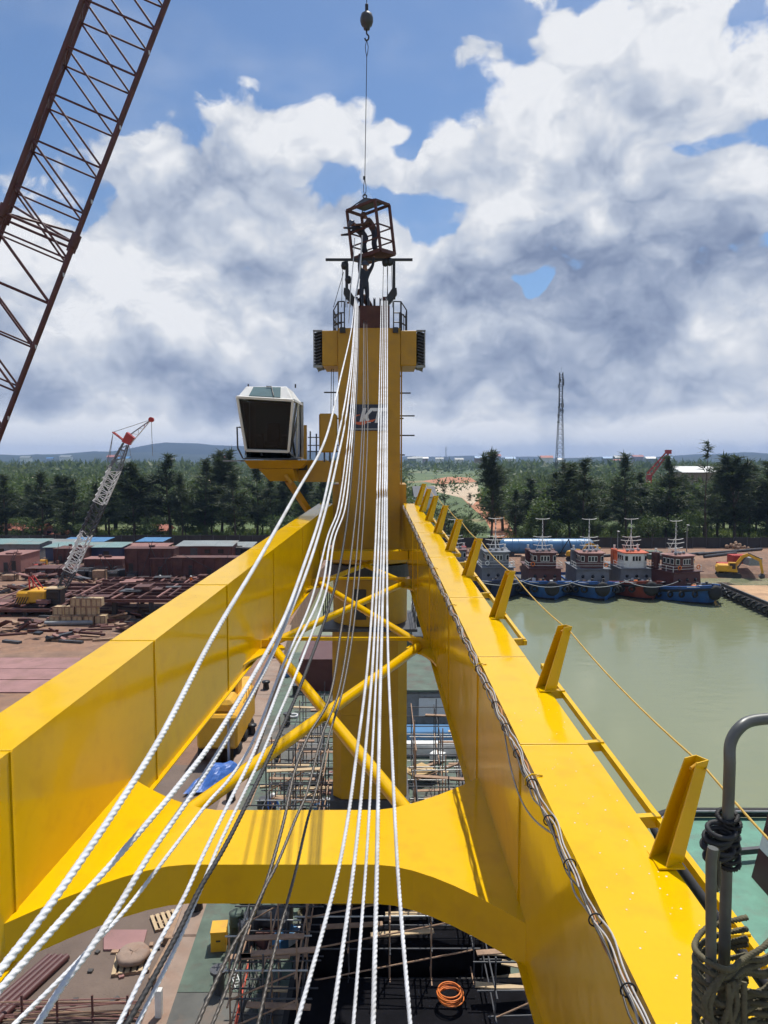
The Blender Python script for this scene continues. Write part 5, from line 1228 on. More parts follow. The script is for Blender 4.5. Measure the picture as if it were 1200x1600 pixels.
L_ = [(-14, 752, 182), (8, 742, 178), (48, 756, 186), (66, 738, 180), (104, 742, 188), (116, 760, 178), (150, 752, 178), (172, 738, 186), (208, 722, 180), (226, 742, 190), (264, 711, 182), (284, 740, 178), (322, 716, 184), (348, 702, 190), (366, 736, 178), (402, 722, 186), (424, 744, 180), (446, 740, 184), (476, 744, 190), (505, 748, 186)]
pine_row([(x, y, Y, i * 5 + 1 + i // 3, rt.uniform(1.3, 1.9)) for i, (x, y, Y) in enumerate(L_)], 'in the row behind the yard sheds', 'pines behind the yard on the left')
R_ = [(694, 752, 172, -1, .9), (732, 770, 176, -1, .7), (768, 703, 172, 1, .8), (806, 764, 182, 3, 1.0), (828, 748, 188, 0, 1.2), (866, 738, 186, 2, 1.1), (890, 722, 180, 4, 1.1), (912, 718, 174, 0, 1.0), (938, 752, 190, 3, 1.1), (976, 708, 176, 5, .85), (1000, 738, 184, 2, 1.0), (1042, 714, 178, 0, 1.0), (1066, 740, 188, 3, .9), (1102, 690, 174, -1, .8), (1122, 724, 182, 5, 1.0), (1146, 710, 176, 4, 1.1), (1172, 726, 182, 2, 1.1), (1198, 722, 178, 0, 1.1), (1226, 718, 178, 3, 1.0)]
pine_row(R_, 'in the row behind the tugs', 'pines behind the tugs on the right')
# bushy broadleaf trees filling the row
specs = []
for i in range(66):
    px = rt.uniform(-20, 520) if i % 2 else rt.uniform(785, 1230); specs.append((px, rt.uniform(742, 805), rt.uniform(186, 214), i))
specs += [(700, 800, 176, 40), (722, 806, 172, 41), (742, 812, 170, 42), (666, 790, 200, 43), (850, 775, 176, 44), (1070, 800, 170, 45), (1020, 806, 170, 46)]
for i in range(44):
    px = rt.uniform(-20, 500) if i % 2 else rt.uniform(800, 1230); specs.append((px, rt.uniform(796, 822), rt.uniform(172, 182), i))
for side, wh in ((0, 'behind the yard'), (1, 'behind the tugs')):
    ss = sorted(s for s in specs if (s[0] > 600) == bool(side))
    for k, (px, pyt, Y, i) in enumerate(ss):
        b = at(px, 830, Y); s = max(.35, (at(px, pyt, Y).z - YZ) / 10.2)
        tree('broadleaf_tree', BROAD[i % 5], (b.x, Y, YZ), s, rt.uniform(0, 6.28), f'bushy green tree, {ordw(k + 1)} from the left in the thicket {wh}', 'bushy trees under the pines ' + wh, rt.uniform(1.0, 1.5))
# far woodland: one mass
def woodland():
    lv, lf = [], []; rnd = random.Random(77)
    for i in range(5200):
        u = rnd.random(); Y = 225 * (2900 / 225) ** u; X = rnd.uniform(-.62, .62) * Y
        px, py = proj((X, Y, YZ))
        if 625 < px < 765 and 742 < py < 840 and rnd.random() < .93: continue
        if math.sin(X * .021 + Y * .006) + math.sin(Y * .011 - X * .004 + 2) + .6 * math.sin(X * .05) > .75 and rnd.random() < .9: continue
        h = rnd.uniform(5, 12) if Y < 700 else rnd.uniform(6, 15); r = h * rnd.uniform(.45, .8) * (1 if Y < 700 else 1.8)
        nl = 80 if Y < 420 else (34 if Y < 900 else 14); sz = r * (.30 if Y < 420 else (.42 if Y < 900 else .62))
        for k in range(nl):
            d = Vector((rnd.gauss(0, 1), rnd.gauss(0, 1), rnd.gauss(0, 1))).normalized(); c = Vector((X, Y, YZ + h * .55)) + Vector((d.x * r, d.y * r, d.z * h * .45)) * rnd.uniform(.6, 1.0)
            leaf_tri(lv, lf, c, d + Vector((rnd.gauss(0, .5), rnd.gauss(0, .5), rnd.gauss(0, .5))), sz * rnd.uniform(.7, 1.3), sz * rnd.uniform(.3, .55), rnd)
    me = bpy.data.meshes.new('woodland'); me.from_pydata(lv, [], lf); me.materials.append(MATS['leaf_far']); o = bpy.data.objects.new('woodland', me); COL.objects.link(o)
    tag(o, 'dense green woodland reaching back to the hills', 'woodland', kind='stuff')
    # undergrowth and grass along the fence
    lv, lf = [], []
    for i in range(5200):
        Y = rnd.uniform(169.5, 200); X = rnd.uniform(-112, 112)
        px, py = proj((X, Y, YZ))
        if 735 < px < 790: continue
        h = rnd.uniform(.4, 1.6)
        for k in range(5):
            leaf_tri(lv, lf, Vector((X + rnd.gauss(0, .5), Y + rnd.gauss(0, .5), YZ + h * rnd.random() * .7)), Vector((rnd.gauss(0, .5), rnd.gauss(0, .5), 1)), rnd.uniform(.4, 1.0), rnd.uniform(.15, .35), rnd)
    me = bpy.data.meshes.new('undergrowth'); me.from_pydata(lv, [], lf); me.materials.append(MATS['grass']); o = bpy.data.objects.new('undergrowth', me); COL.objects.link(o)
    tag(o, 'bright green undergrowth and grass along the fences', 'undergrowth', kind='stuff')
woodland()
# ------------------------------------------------------------------ road, pits, houses, masts in the distance
def strip(name, pts, w, mat, z):
    mb = MB(); vs = []
    for i, p in enumerate(pts):
        a = pts[max(i - 1, 0)]; b = pts[min(i + 1, len(pts) - 1)]; t = Vector((b[0] - a[0], b[1] - a[1], 0)).normalized(); s = Vector((-t.y, t.x, 0))
        ww = w[i] if isinstance(w, (list, tuple)) else w
        vs += [Vector((p[0], p[1], z)) + s * ww / 2, Vector((p[0], p[1], z)) - s * ww / 2]
    mb.add(vs, [(2 * i, 2 * i + 1, 2 * i + 3, 2 * i + 2) for i in range(len(pts) - 1)]); return tag(mb.build(name, mat), kind='structure')
M('laterite', (.40, .17, .085), .95, var=.18, scale=.15, dirt=(.32, .20, .12), dscale=.1, damt=.5)
M('pale_earth', (.50, .39, .27), .95, var=.2, scale=.04, dirt=(.36, .22, .13), dscale=.03, damt=.7)
strip('dirt_road', [gp(794, 852), gp(787, 835), gp(775, 812), gp(756, 794), gp(744, 782), gp(736, 774), gp(728, 768)], [5, 5.5, 7, 9, 11, 13, 14], 'laterite', YZ + .03)
def patch(name, pix, mat, z):
    return tag(MB().add([gp(x, y, z) for x, y in pix], [tuple(range(len(pix)))]).build(name, mat), kind='structure')
patch('bare_earth', [(632, 762), (690, 758), (745, 754), (752, 775), (738, 790), (722, 778), (680, 768), (632, 772)], 'pale_earth', YZ + .05)
patch('bare_earth', [(660, 752), (700, 745), (735, 746), (745, 753), (690, 757)], 'laterite', YZ + .04)
patch('bare_earth', [(0, 742), (30, 738), (60, 744), (40, 752), (0, 752)], 'pale_earth', YZ + .05)
patch('bare_earth', [(300, 752), (345, 748), (352, 760), (310, 766)], 'pale_earth', YZ + .05)
patch('pond', [(632, 776), (676, 772), (684, 786), (660, 800), (632, 800)], M('pond_water', (.10, .11, .06), .2, var=.1), YZ + .06)
hs = random.Random(9); hl = []
for i in range(30):
    px = hs.uniform(0, 380) if i % 3 == 0 else hs.uniform(640, 1200); hl.append((px, hs.uniform(724, 734)))
for k, (px, py) in enumerate(sorted(hl)):
    p = gp(px, py); s = hs.uniform(.7, 1.5) * p.y / 1500; w, d, h = 16 * s, 12 * s, 7 * s
    H = empty('far_house', p, f'tiny pale house far off below the hills, {ordw(k + 1)} from the left', 'house', 'far houses below the hills')
    MB().box((p.x, p.y + d / 2, YZ + 6 + h / 2), (w, d, h + 12)).build('wall', hs.choice(['white_paint', 'white_paint', 'roof_grey', 'concrete']), H)
    MB().prism([(p.x - w * .55, p.y - d * .1, YZ + 12 + h), (p.x - w * .55, p.y + d * 1.1, YZ + 12 + h), (p.x - w * .55, p.y + d / 2, YZ + 12 + h * 1.45)], (w * 1.1, 0, 0)).build('roof', hs.choice(['roof_grey', 'roof_tile', 'roof_blue', 'white_paint']), H)
# white roofed hall right of the masts and the hut by the pond
for (a, b, pb, pt, Y, lab, rf, wl) in ((1068, 1126, 752, 738, 330, 'white roofed hall behind the pines at right', 'white_paint', 'concrete'), (652, 678, 790, 776, 215, 'white walled hut with dark roof beside the far end of the right girder', 'dark_steel', 'white_paint')):
    x0, x1 = at(a, pb, Y).x, at(b, pb, Y).x; z1 = at(a, pt, Y).z
    H = empty('hall', ((x0 + x1) / 2, Y, YZ), lab, 'building'); MB().box(((x0 + x1) / 2, Y + 6, (YZ + z1) / 2), (x1 - x0, 12, z1 - YZ)).build('wall', wl, H)
    MB().prism([(x0 - 1, Y - 1, z1), (x0 - 1, Y + 13, z1), (x0 - 1, Y + 13, z1 + 2.6)], (x1 - x0 + 2, 0, 0)).build('roof', rf, H)
    for t in (.25, .7): MB().box((lerp(x0, x1, t), Y - .05, YZ + 2), (1.6, .1, 1.4)).build('window', 'glass_dark', H)
def telecom(px, pyt, Y, wb, wt, label, detail=True):
    x = at(px, 700, Y).x; zt = at(px, pyt, Y).z; T = empty('telecom_tower', (x, Y, YZ), label, 'tower'); n = 26 if detail else 8
    def C(t, i, j): w = lerp(wb, wt, min(1, t * 1.35)) / 2; return Vector((x + w * i, Y + w * j, lerp(YZ, zt, t)))
    for i, j in ((-1, -1), (1, -1), (1, 1), (-1, 1)): MB().tube([C(0, i, j), C(.74, i, j), C(1, i, j)], .16 if detail else .3, 5).build('leg', 'dark_steel', T)
    for k in range(n):
        t, u = k / n, (k + 1) / n
        for (i, j), (m, q) in (((-1, -1), (1, -1)), ((1, -1), (1, 1)), ((1, 1), (-1, 1)), ((-1, 1), (-1, -1))):
            S = MB().tube([C(t, i, j), C(t, m, q)], .07, 4).build('brace', 'dark_steel', T); MB().tube([C(t, i, j), C(u, m, q)], .07, 4).build('brace', 'dark_steel', S)
    if detail:
        r = random.Random(4)
        for k in range(22):
            t = r.choice([.66, .70, .74, .78, .90, .94]) + r.uniform(-.015, .015); a = r.uniform(0, 6.28); p = C(t, 0, 0) + Vector((math.cos(a) * wt * .85, math.sin(a) * wt * .85, 0))
            MB().box(p, (.45, .35, 2.0)).build('panel_antenna', 'grey_steel' if k % 3 else 'dark_steel', T)
        for k in range(3): MB().lathe([(0, -.1), (.6, .0), (.75, .35)], C(.6 + k * .06, -1.1, -1.1), 12, 'Y').build('dish_antenna', 'grey_steel', T)
    MB().tube([C(1, 0, 0), C(1, 0, 0) + Vector((0, 0, 3))], .06, 4).build('lightning_rod', 'dark_steel', T)
telecom(875, 582, 400, 5.0, 1.7, 'tall grey lattice telecom tower above the pines at right')
telecom(697, 698, 2400, 8, 4, 'tiny distant mast on the hill left of the tower', False)
def far_crane():
    Y = 300; a, b = at(1014, 742, Y), at(1044, 706, Y); T = empty('far_crane_jib', a, 'dark red crane jib poking out above the pines at right', 'crane'); n = (b - a).normalized(); s = Vector((n.z, 0, -n.x))
    for i, j in ((-1, -1), (1, -1), (1, 1), (-1, 1)): MB().tube([a + s * i * .9 + Vector((0, j * .8, 0)), b + s * i * .5 + Vector((0, j * .5, 0))], .18, 5).build('chord', 'red_paint', T)
    for k in range(7):
        g = 1 if k % 2 else -1; MB().tube([a.lerp(b, k / 7) + s * g * .9, a.lerp(b, (k + 1) / 7) - s * g * .7], .14, 4).build('lacing_bar', 'red_paint', T)
    MB().box(b, (2.2, 1.6, 1.6)).build('jib_head', 'red_paint', T); MB().box((a.x, Y, (a.z + YZ) / 2), (1.8, 1.8, a.z - YZ)).build('mast', 'red_paint', T)
far_crane()
# ------------------------------------------------------------------ moored tugs
M('tug_black', (.016, .014, .016), .6, var=.5, scale=.8, dirt=(.07, .04, .03), dscale=.7, damt=.6)
def tug(px, py, rz, hull, house, wheel, roof, funnel, label, L=20.0, beam=9.6, seed=0, s=1.0):
    rnd = random.Random(seed)
    T = empty('tug_boat', (0, 0, 0), label, 'tug', 'tugs moored bow out along the far bank')
    # hull loft, bow at y=0 pointing to -Y
    secs = []; n = 14
    for i in range(n + 1):
        t = i / n; y = L * t
        pl = min(1, math.sin(min(1, (t + .015) / .42) * math.pi / 2) ** .62); pl *= 1 - .12 * max(0, (t - .75) / .25)
        hb = beam / 2 * pl; wl = hb * (.55 + .4 * min(1, t / .35)); sh = 3.1 - 1.7 * min(1, t / .5) ** .8
        y_d = y - 1.2 * (1 - min(1, t / .3))
        secs.append([(-hb, y_d, sh), (-hb * .99, y_d, sh - .55), (-wl, y, -.6), (wl, y, -.6), (hb * .99, y_d, sh - .55), (hb, y_d, sh)])
    vs = [p for q in secs for p in q]; fs = [(i * 6 + k, i * 6 + k + 1, i * 6 + k + 7, i * 6 + k + 6) for i in range(n) for k in range(5)] + [(0, 1, 2, 3, 4, 5)[::-1], tuple(n * 6 + k for k in range(6))]
    MB().add(vs, fs).build('hull', hull, T)
    bt = []
    for q in secs:
        u = .30; a_, b_ = Vector(q[2]), Vector(q[1]); c_ = a_.lerp(b_, u); bt.append([(a_.x * 1.012, a_.y - .03, a_.z), (c_.x * 1.012, c_.y - .03, c_.z), (-c_.x * 1.012, c_.y - .03, c_.z), (-a_.x * 1.012, a_.y - .03, a_.z)])
    vv = [x for q in bt for x in q]; MB().add(vv, [(i * 4 + k, i * 4 + k + 1, i * 4 + k + 5, i * 4 + k + 4) for i in range(n) for k in (0, 2)] + [(0, 1, 2, 3)]).build('boot_top_shade', 'tug_black', T)  # boot-top band, its black also standing for shade on the lower hull
    dk = [(p[0][0] * .97, p[0][1] + .05, p[0][2] - .5) for p in secs] + [(p[5][0] * .97, p[5][1] + .05, p[5][2] - .5) for p in secs][::-1]
    MB().add(dk, [tuple(range(len(dk)))]).build('deck', 'deck_dark', T)
    for sd in (0, 5):
        MB().tube([(p[sd][0], p[sd][1], p[sd][2]) for p in secs], .13, 6).build('gunwale', hull, T)
    MB().tube([(p[0][0] * 1.01, p[0][1] - .1, p[0][2] - .55) for p in secs[:6]][::-1] + [(p[5][0] * 1.01, p[5][1] - .1, p[5][2] - .55) for p in secs[:6]], .20, 8).build('rubbing_band', 'rubber', T)
    # bow fender and tyres
    MB().lathe([(.0, -.45), (.8, -.45), (1.15, -.2), (1.15, .2), (.8, .45), (.0, .45)], (0, -1.15, 1.95), 18, 'Y').build('bow_fender', 'rubber', T)
    for i in (1, 2, 3, 4, 5, 7, 9, 11):
        for sd, sg in ((1, -1), (4, 1)):
            p = secs[i][sd]; o = MB().torus((p[0] + sg * .12, p[1] - (.2 if i < 4 else 0), p[2] - .55), .42, .17, 'X' if i > 4 else 'Y', 14, 6).build('tyre_fender', 'rubber', T)
    # deckhouse
    y0 = 4.6
    MB().hexa([(-2.7, y0, 1.2), (2.7, y0, 1.2), (2.7, y0 + 8, 1.2), (-2.7, y0 + 8, 1.2), (-2.6, y0 + .3, 4.2), (2.6, y0 + .3, 4.2), (2.6, y0 + 8, 4.2), (-2.6, y0 + 8, 4.2)]).build('deckhouse', house, T)
    MB().box((0, y0 + 4, 4.26), (5.7, 8.6, .10)).build('boat_deck', house, T)
    for x in (-1.6, 0, 1.6): MB().lathe([(0, -.03), (.26, -.03), (.26, .03), (0, .03)], (x, y0 + .12, 3.0), 12, 'Y').build('porthole', 'glass_dark', T)
    # wheelhouse
    W = [(-1.9, y0 + .9), (-1.2, y0 + .35), (1.2, y0 + .35), (1.9, y0 + .9), (1.9, y0 + 3.9), (-1.9, y0 + 3.9)]
    MB().prism([(x, y, 4.3) for x, y in W], (0, 0, 2.35)).build('wheelhouse', wheel, T)
    MB().prism([(x * 1.14, y0 + 2 + (y - y0 - 2) * 1.14, 6.66) for x, y in W], (0, 0, .16)).build('wheelhouse_roof', roof, T)
    for k in range(5):
        x = -1.0 + k * .5
        if 0 < k < 4: 
            f = MB().box((x, y0 + .33, 5.85), (.46, .06, .92)).build('window_frame', 'white_paint', T); MB().box((x, y0 + .29, 5.85), (.34, .05, .76)).build('window_pane', 'glass_dark', f)
    for sg in (-1, 1):
        m = Matrix.Rotation(sg * math.radians(38), 3, 'Z')
        f = MB().box((sg * 1.57, y0 + .58, 5.85), (.62, .06, .92), m).build('window_frame', 'white_paint', T); MB().box((sg * 1.585, y0 + .545, 5.85), (.48, .05, .76), m).build('window_pane', 'glass_dark', f)
        for yy in (1.4, 2.3, 3.2):
            f = MB().box((sg * 1.91, y0 + yy, 5.85), (.06, .72, .9)).build('window_frame', 'white_paint', T); MB().box((sg * 1.95, y0 + yy, 5.85), (.05, .58, .74)).build('window_pane', 'glass_dark', f)
        # funnel and stack light
        F = MB().box((sg * 2.0, y0 + 5.2, 5.6), (.85, 1.3, 2.7)).build('funnel', funnel, T, bevel=.12)
        MB().lathe([(.17, 0), (.17, .55), (.22, .6)], (sg * 2.0, y0 + 5.2, 6.95), 10).build('exhaust_pipe', 'white_paint', F)
        for yy in (0, 1.6, 3.2): MB().bar((sg * 2.75, y0 + .2 + yy, 4.3), (sg * 2.75, y0 + .2 + yy, 5.2), .05).build('rail_post', 'white_paint', T)
        for z in (4.75, 5.2): MB().bar((sg * 2.75, y0 + .1, z), (sg * 2.75, y0 + 3.6, z), .045).build('rail_bar', 'white_paint', T)
        MB().lathe([(.16, 0), (.16, .7), (.24, .75), (.24, .85)], (sg * .9, 1.6, 2.3), 10).build('bollard', 'dark_steel', T)
    for z in (4.75, 5.2): MB().bar((-2.75, y0 + .1, z), (2.75, y0 + .1, z), .045).build('rail_bar', 'white_paint', T)
    # signal mast with yards
    m = MB().tube([(0, y0 + 3.0, 6.8), (0, y0 + 3.0, 12.2)], [.11, .05], 8).build('signal_mast', 'white_paint', T)
    for z, w in ((7.7, 1.5), (8.5, 1.7), (9.1, 1.5), (12.1, 1.2)):
        MB().tube([(-w, y0 + 3.0, z + .12), (-w * .5, y0 + 3.0, z), (w * .5, y0 + 3.0, z), (w, y0 + 3.0, z + .12)], .055, 6).build('yard', 'white_paint', m)
    for z in (9.9, 10.5, 11.2): MB().lathe([(.1, -.1), (.16, 0), (.1, .14)], (0, y0 + 2.85, z), 8).build('mast_lamp', 'grey_steel', m)
    for sg in (-1, 1): MB().tube([(sg * .9, y0 + 3.8, 6.8), (0, y0 + 3.0, 9.6)], .04, 5).build('mast_stay', 'white_paint', m)
    MB().box((0, y0 + 2.4, 7.1), (1.6, .25, .2)).build('radar_scanner', 'white_paint', T)
    for k in range(3): MB().lathe([(0, -.22), (.24, -.15), (.28, 0), (.2, .2), (0, .26)], (-1.1 + k * 1.05, y0 + 1.6 + .3 * k, 7.05), 10).build('roof_gear', 'grey_steel', T)
    MB().lathe([(.2, -1.3), (.5, -1.3), (.5, -1.1), (.22, -1.05), (.22, 1.05), (.5, 1.1), (.5, 1.3), (.2, 1.3)], (0, 3.1, 2.2), 12, 'X').build('anchor_winch', 'dark_steel', T)
    MB().box((0, L - 2.6, 1.7), (2.2, 2.2, 1.0)).build('tow_winch', 'dark_steel', T, bevel=.1)
    # loose deck gear, lifebuoys, awning: different on every boat
    for k in range(rnd.randint(5, 9)):
        MB().box((rnd.uniform(-2.2, 2.2), rnd.uniform(1.2, 4.2), 2.3 + rnd.random() * .3), (rnd.uniform(.2, .7), rnd.uniform(.2, .7), rnd.uniform(.2, .7)), Matrix.Rotation(rnd.uniform(0, 1.5), 3, 'Z')).build('deck_gear', rnd.choice(['white_paint', 'orange', 'dark_steel', 'rope_white', 'timber', 'grey_steel']), T)
    for sg in (-1, 1):
        if rnd.random() < .8: MB().torus((sg * rnd.uniform(1.5, 2.4), y0 + .05, rnd.uniform(4.7, 5.0)), .3, .08, 'Y', 14, 6).build('lifebuoy', rnd.choice(['orange', 'white_paint']), T)
    for k in range(rnd.randint(2, 5)): MB().tube([(rnd.uniform(-2.4, 2.4), y0 + rnd.uniform(1, 6), 4.3), (rnd.uniform(-2.4, 2.4), y0 + rnd.uniform(1, 6), rnd.uniform(6.5, 8.6))], .03, 5).build('aerial', 'white_paint', T)
    if rnd.random() < .6: MB().box((rnd.uniform(-.5, .5), y0 + 6.6, 6.3), (3.2, 2.4, .08)).build('awning', rnd.choice(['roof_blue', 'grey_steel', 'wood_plank_light']), T)
    MB().tube([Vector(q) for q in catmull([(-3.2, 1.2, 2.6), (-2.2, .2, 2.7), (0, -.6, 2.55), (2.3, .3, 2.72), (3.3, 1.3, 2.6)], 5)], .05, 5).build('bow_rope', 'rope_white', T)
    p = gp(px, py, 0); place(T, (p.x, p.y, 0), rz, s)
    return T, p
tug(716, 925, .0, 'navy_hull', 'dark_red', 'grey_blue', 'dark_red', 'red_paint', 'tug half hidden behind the guard posts of the right girder', seed=1, s=.95)
tug(786, 935, .02, 'navy_hull', 'grey_blue', 'grey_blue', 'grey_blue', 'grey_steel', 'grey housed tug, leftmost of the five clear of the girder', seed=2)
tug(860, 937, -.03, 'blue_hull', 'dark_red', 'dark_red', 'dark_red', 'dark_red', 'blue hulled tug with an all dark red house', seed=3)
tug(938, 938, -.02, 'blue_hull', 'grey_blue', 'dark_red', 'rust_plate', 'grey_blue', 'blue hulled tug with grey deckhouse and dark red wheelhouse', seed=4)
tug(1012, 937, .04, 'red_hull', 'grey_blue', 'white_paint', 'orange_red', 'orange_red', 'red hulled tug with white wheelhouse under an orange roof', seed=5)
tug(1108, 944, .34, 'blue_hull', 'dark_red', 'dark_red', 'rust_plate', 'dark_red', 'blue hulled tug turned towards the barge at right', seed=6, L=20)
# mooring lines between the tugs
for k, (a, b, lab) in enumerate((((740, 905), (830, 903), 'first'), ((815, 908), (905, 906), 'second'), ((890, 909), (985, 905), 'third'), ((975, 906), (1060, 908), 'fourth'))):
    A, B_ = at(a[0], a[1], 112), at(b[0], b[1], 112); pts = []
    for i in range(13): t = i / 12; q = A.lerp(B_, t); q.z -= 1.7 * 4 * t * (1 - t) * .6; pts.append(q)
    tag(MB().tube(pts, .04, 5).build('mooring_line', 'rope_white'), f'pale mooring line sagging between tug bows, {lab} from the left', 'rope', 'mooring lines between the tugs')

# ------------------------------------------------------------------ sand barge with excavator on the right
def barge():
    a, b = gp(1125, 915, 1.6), gp(1290, 985, 1.6)
    B = empty('sand_barge', (a.x, a.y, 0), 'grey flat barge loaded with orange sand at the right edge', 'barge')
    dx = (b - a); dx.z = 0; n = dx.normalized(); s = Vector((-n.y, n.x, 0)); L = dx.length; W = 13
    c = lambda u, v, z: Vector((a.x, a.y, 0)) + n * u + s * v + Vector((0, 0, z))
    MB().hexa([c(0, 0, -.8), c(L, 0, -.8), c(L, W, -.8), c(0, W, -.8), c(-.6, 0, 1.55), c(L, 0, 1.55), c(L, W, 1.55), c(-.6, W, 1.55)]).build('hull', 'dark_steel', B)
    MB().hexa([c(-.3, .25, 1.55), c(L, .25, 1.55), c(L, W - .25, 1.55), c(-.3, W - .25, 1.55), c(-.3, .25, 1.63), c(L, .25, 1.63), c(L, W - .25, 1.63), c(-.3, W - .25, 1.63)]).build('deck', M('sand', (.46, .29, .16), .95, var=.2, scale=.6, dirt=(.26, .15, .09), dscale=.4, damt=.6, bump=.5, bscale=3, bdist=.2), B)
    for k in range(int(L / 1.7)):
        o = MB().torus(c(.8 + k * 1.7, -.16, .9), .45, .17, 'Y', 14, 6).build('tyre_fender', 'rubber', B)
    for v in (.3, W - .3): MB().bar(c(-.2, v, 1.85), c(L, v, 1.85), .28, .4).build('coaming', 'dark_steel', B)
    MB().tube([c(2 + i * .5, -.1, 1.6 - 1.1 * math.sin(i / 10 * math.pi)) for i in range(11)], .05, 5).build('hanging_rope', 'rope_white', B)
barge()
def excavator(loc, rz, label, s=1.0, mat='crawler_yellow', reach=1.0, group='yellow diggers'):
    E = empty('excavator', (0, 0, 0), label, 'excavator', group)
    for sg in (-1, 1): MB().prism([(sg * 1.1 - .3, -1.9, 0), (sg * 1.1 - .3, 1.9, 0), (sg * 1.1 - .3, 2.2, .45), (sg * 1.1 - .3, 1.9, .9), (sg * 1.1 - .3, -1.9, .9), (sg * 1.1 - .3, -2.2, .45)], (.6, 0, 0)).build('track', 'black_steel', E)
    MB().lathe([(.7, .8), (.7, 1.1)], (0, 0, 0), 18).build('turntable', 'dark_steel', E)
    MB().box((0, .7, 1.75), (2.5, 2.6, 1.25)).build('engine_house', mat, E, bevel=.12)
    MB().box((0, 1.9, 1.6), (2.4, .6, 1.2)).build('counterweight', mat, E, bevel=.2)
    C = MB().hexa([(-1.2, -1.5, 1.12), (-.25, -1.5, 1.12), (-.25, .2, 1.12), (-1.2, .2, 1.12), (-1.15, -1.1, 2.9), (-.3, -1.1, 2.9), (-.3, .1, 2.9), (-1.15, .1, 2.9)]).build('cab', mat, E)
    MB().box((-.72, -1.36, 2.1), (.72, .06, 1.1), Matrix.Rotation(-.22, 3, 'X')).build('windscreen', 'glass_dark', C); MB().box((-1.21, -.6, 2.2), (.05, 1.0, 1.0)).build('side_window', 'glass_dark', C)
    bm_ = [(.3, -1.0, 1.8), (.3, -2.4, 3.9), (.3, -3.4, 4.3), (.3, -5.6, 3.2)]
    m = MB()
    for a, b, w in zip(bm_[:-1], bm_[1:], (.55, .6, .5)): m.bar(a, b, .38, w)
    m.build('boom', mat, E)
    MB().bar((.3, -5.4, 3.4), (.3, -5.9 * reach, .9), .30, .42).build('stick', mat, E)
    for x in (.05, .55): MB().tube([(x, -1.5, 1.6), (x, -2.9, 3.8)], .09, 8).build('boom_cylinder', 'dark_steel', E)
    MB().tube([(.3, -3.3, 4.65), (.3, -5.4, 3.7)], .09, 8).build('stick_cylinder', 'dark_steel', E)
    MB().prism([(-.25, -5.7, .9), (-.25, -6.2, .75), (-.25, -6.2, .1), (-.25, -5.5, -.1), (-.25, -5.2, .35)], (1.1, 0, 0)).build('bucket', 'dark_steel', E)
    return place(E, loc, rz, s)
p = gp(1146, 905, 1.63); excavator((p.x, p.y + 2, 1.7), math.radians(72), 'yellow excavator reaching right over the sand barge', .92)

# ------------------------------------------------------------------ far bank clutter
def tank():
    a, b = gp(786, 868), gp(921, 868); Y = a.y; r = 24 / FPX * Y / 2
    T = empty('steel_tank', ((a.x + b.x) / 2, Y, YZ), 'big blue cylindrical steel tank lying behind the tugs', 'tank')
    x0, x1 = a.x, b.x; n = 6
    for k in range(n):
        MB().lathe([(r, lerp(x0, x1, k / n) + .03), (r, lerp(x0, x1, (k + 1) / n) - .03)], (0, Y, YZ + r + .35), 32, 'X').build('tank_ring', 'tank_blue', T)
    MB().lathe([(0, -.8), (r * .5, -.7), (r * .85, -.35), (r * .99, .0)], (x0 + .0, Y, YZ + r + .35), 32, 'X').build('tank_end', 'tank_blue', T)
    MB().lathe([(r * .99, 0), (r * .85, .35), (r * .5, .7), (0, .8)], (x1, Y, YZ + r + .35), 32, 'X').build('tank_end', 'tank_blue', T)
    for t in (.1, .4, .68, .93):
        MB().box((lerp(x0, x1, t), Y, YZ + .45), (.6, r * 1.7, .95)).build('cradle', 'dark_steel', T)
        MB().torus((lerp(x0, x1, t), Y, YZ + r + .35), r + .02, .07, 'X', 32, 5).build('stiffener_ring', 'tank_blue', T)
    MB().bar((lerp(x0, x1, .62), Y - r, YZ), (lerp(x0, x1, .72), Y - r - 1, YZ + 3.6), .16).build('prop', 'black_steel', T); MB().bar((lerp(x0, x1, .80), Y - r, YZ), (lerp(x0, x1, .72), Y - r - 1, YZ + 3.6), .16).build('prop', 'black_steel', T)
tank()
def container(px0, px1, pyb, pyt, mat, label):
    x0, x1, Y, z0, z1 = ground_box(px0, px1, pyb, pyt, 2.5); C = empty('container', ((x0 + x1) / 2, Y, z0), label, 'container', 'containers on the far bank'); w, h = x1 - x0, z1 - z0
    MB().box(((x0 + x1) / 2, Y + 1.2, z0 + h / 2), (w, 2.4, h)).build('shell', mat, C)
    n = max(6, int(w / .5))
    for k in range(n): MB().box((lerp(x0 + .2, x1 - .2, k / (n - 1)), Y - .03, z0 + h / 2), (.16, .06, h * .86)).build('corrugation', mat, C)
    for x in (x0, x1): MB().box((x, Y, z0 + h / 2), (.16, .16, h + .04)).build('corner_post', mat, C)
for a in ((1145, 1178, 881, 868, 'red_paint', 'red open container on the dirt at right'), (1171, 1190, 884, 872, 'grey_steel', 'grey container beside the red one at right'), (728, 772, 880, 869, 'concrete', 'pale brown container behind the leftmost tug'), (817, 858, 880, 869, 'timber', 'brown container below the blue tank'), (1014, 1034, 874, 862, 'deck_green', 'dark green container behind the red tug'), (1128, 1148, 890, 881, 'red_paint', 'low red skip near the barge'), (985, 1002, 873, 863, 'rust_red', 'rusty red container right of the blue tank')): container(*a)
p = gp(900, 876); excavator((p.x, p.y, YZ), math.radians(60), 'small dark yellow excavator parked below the blue tank', .8)
rr = random.Random(15)
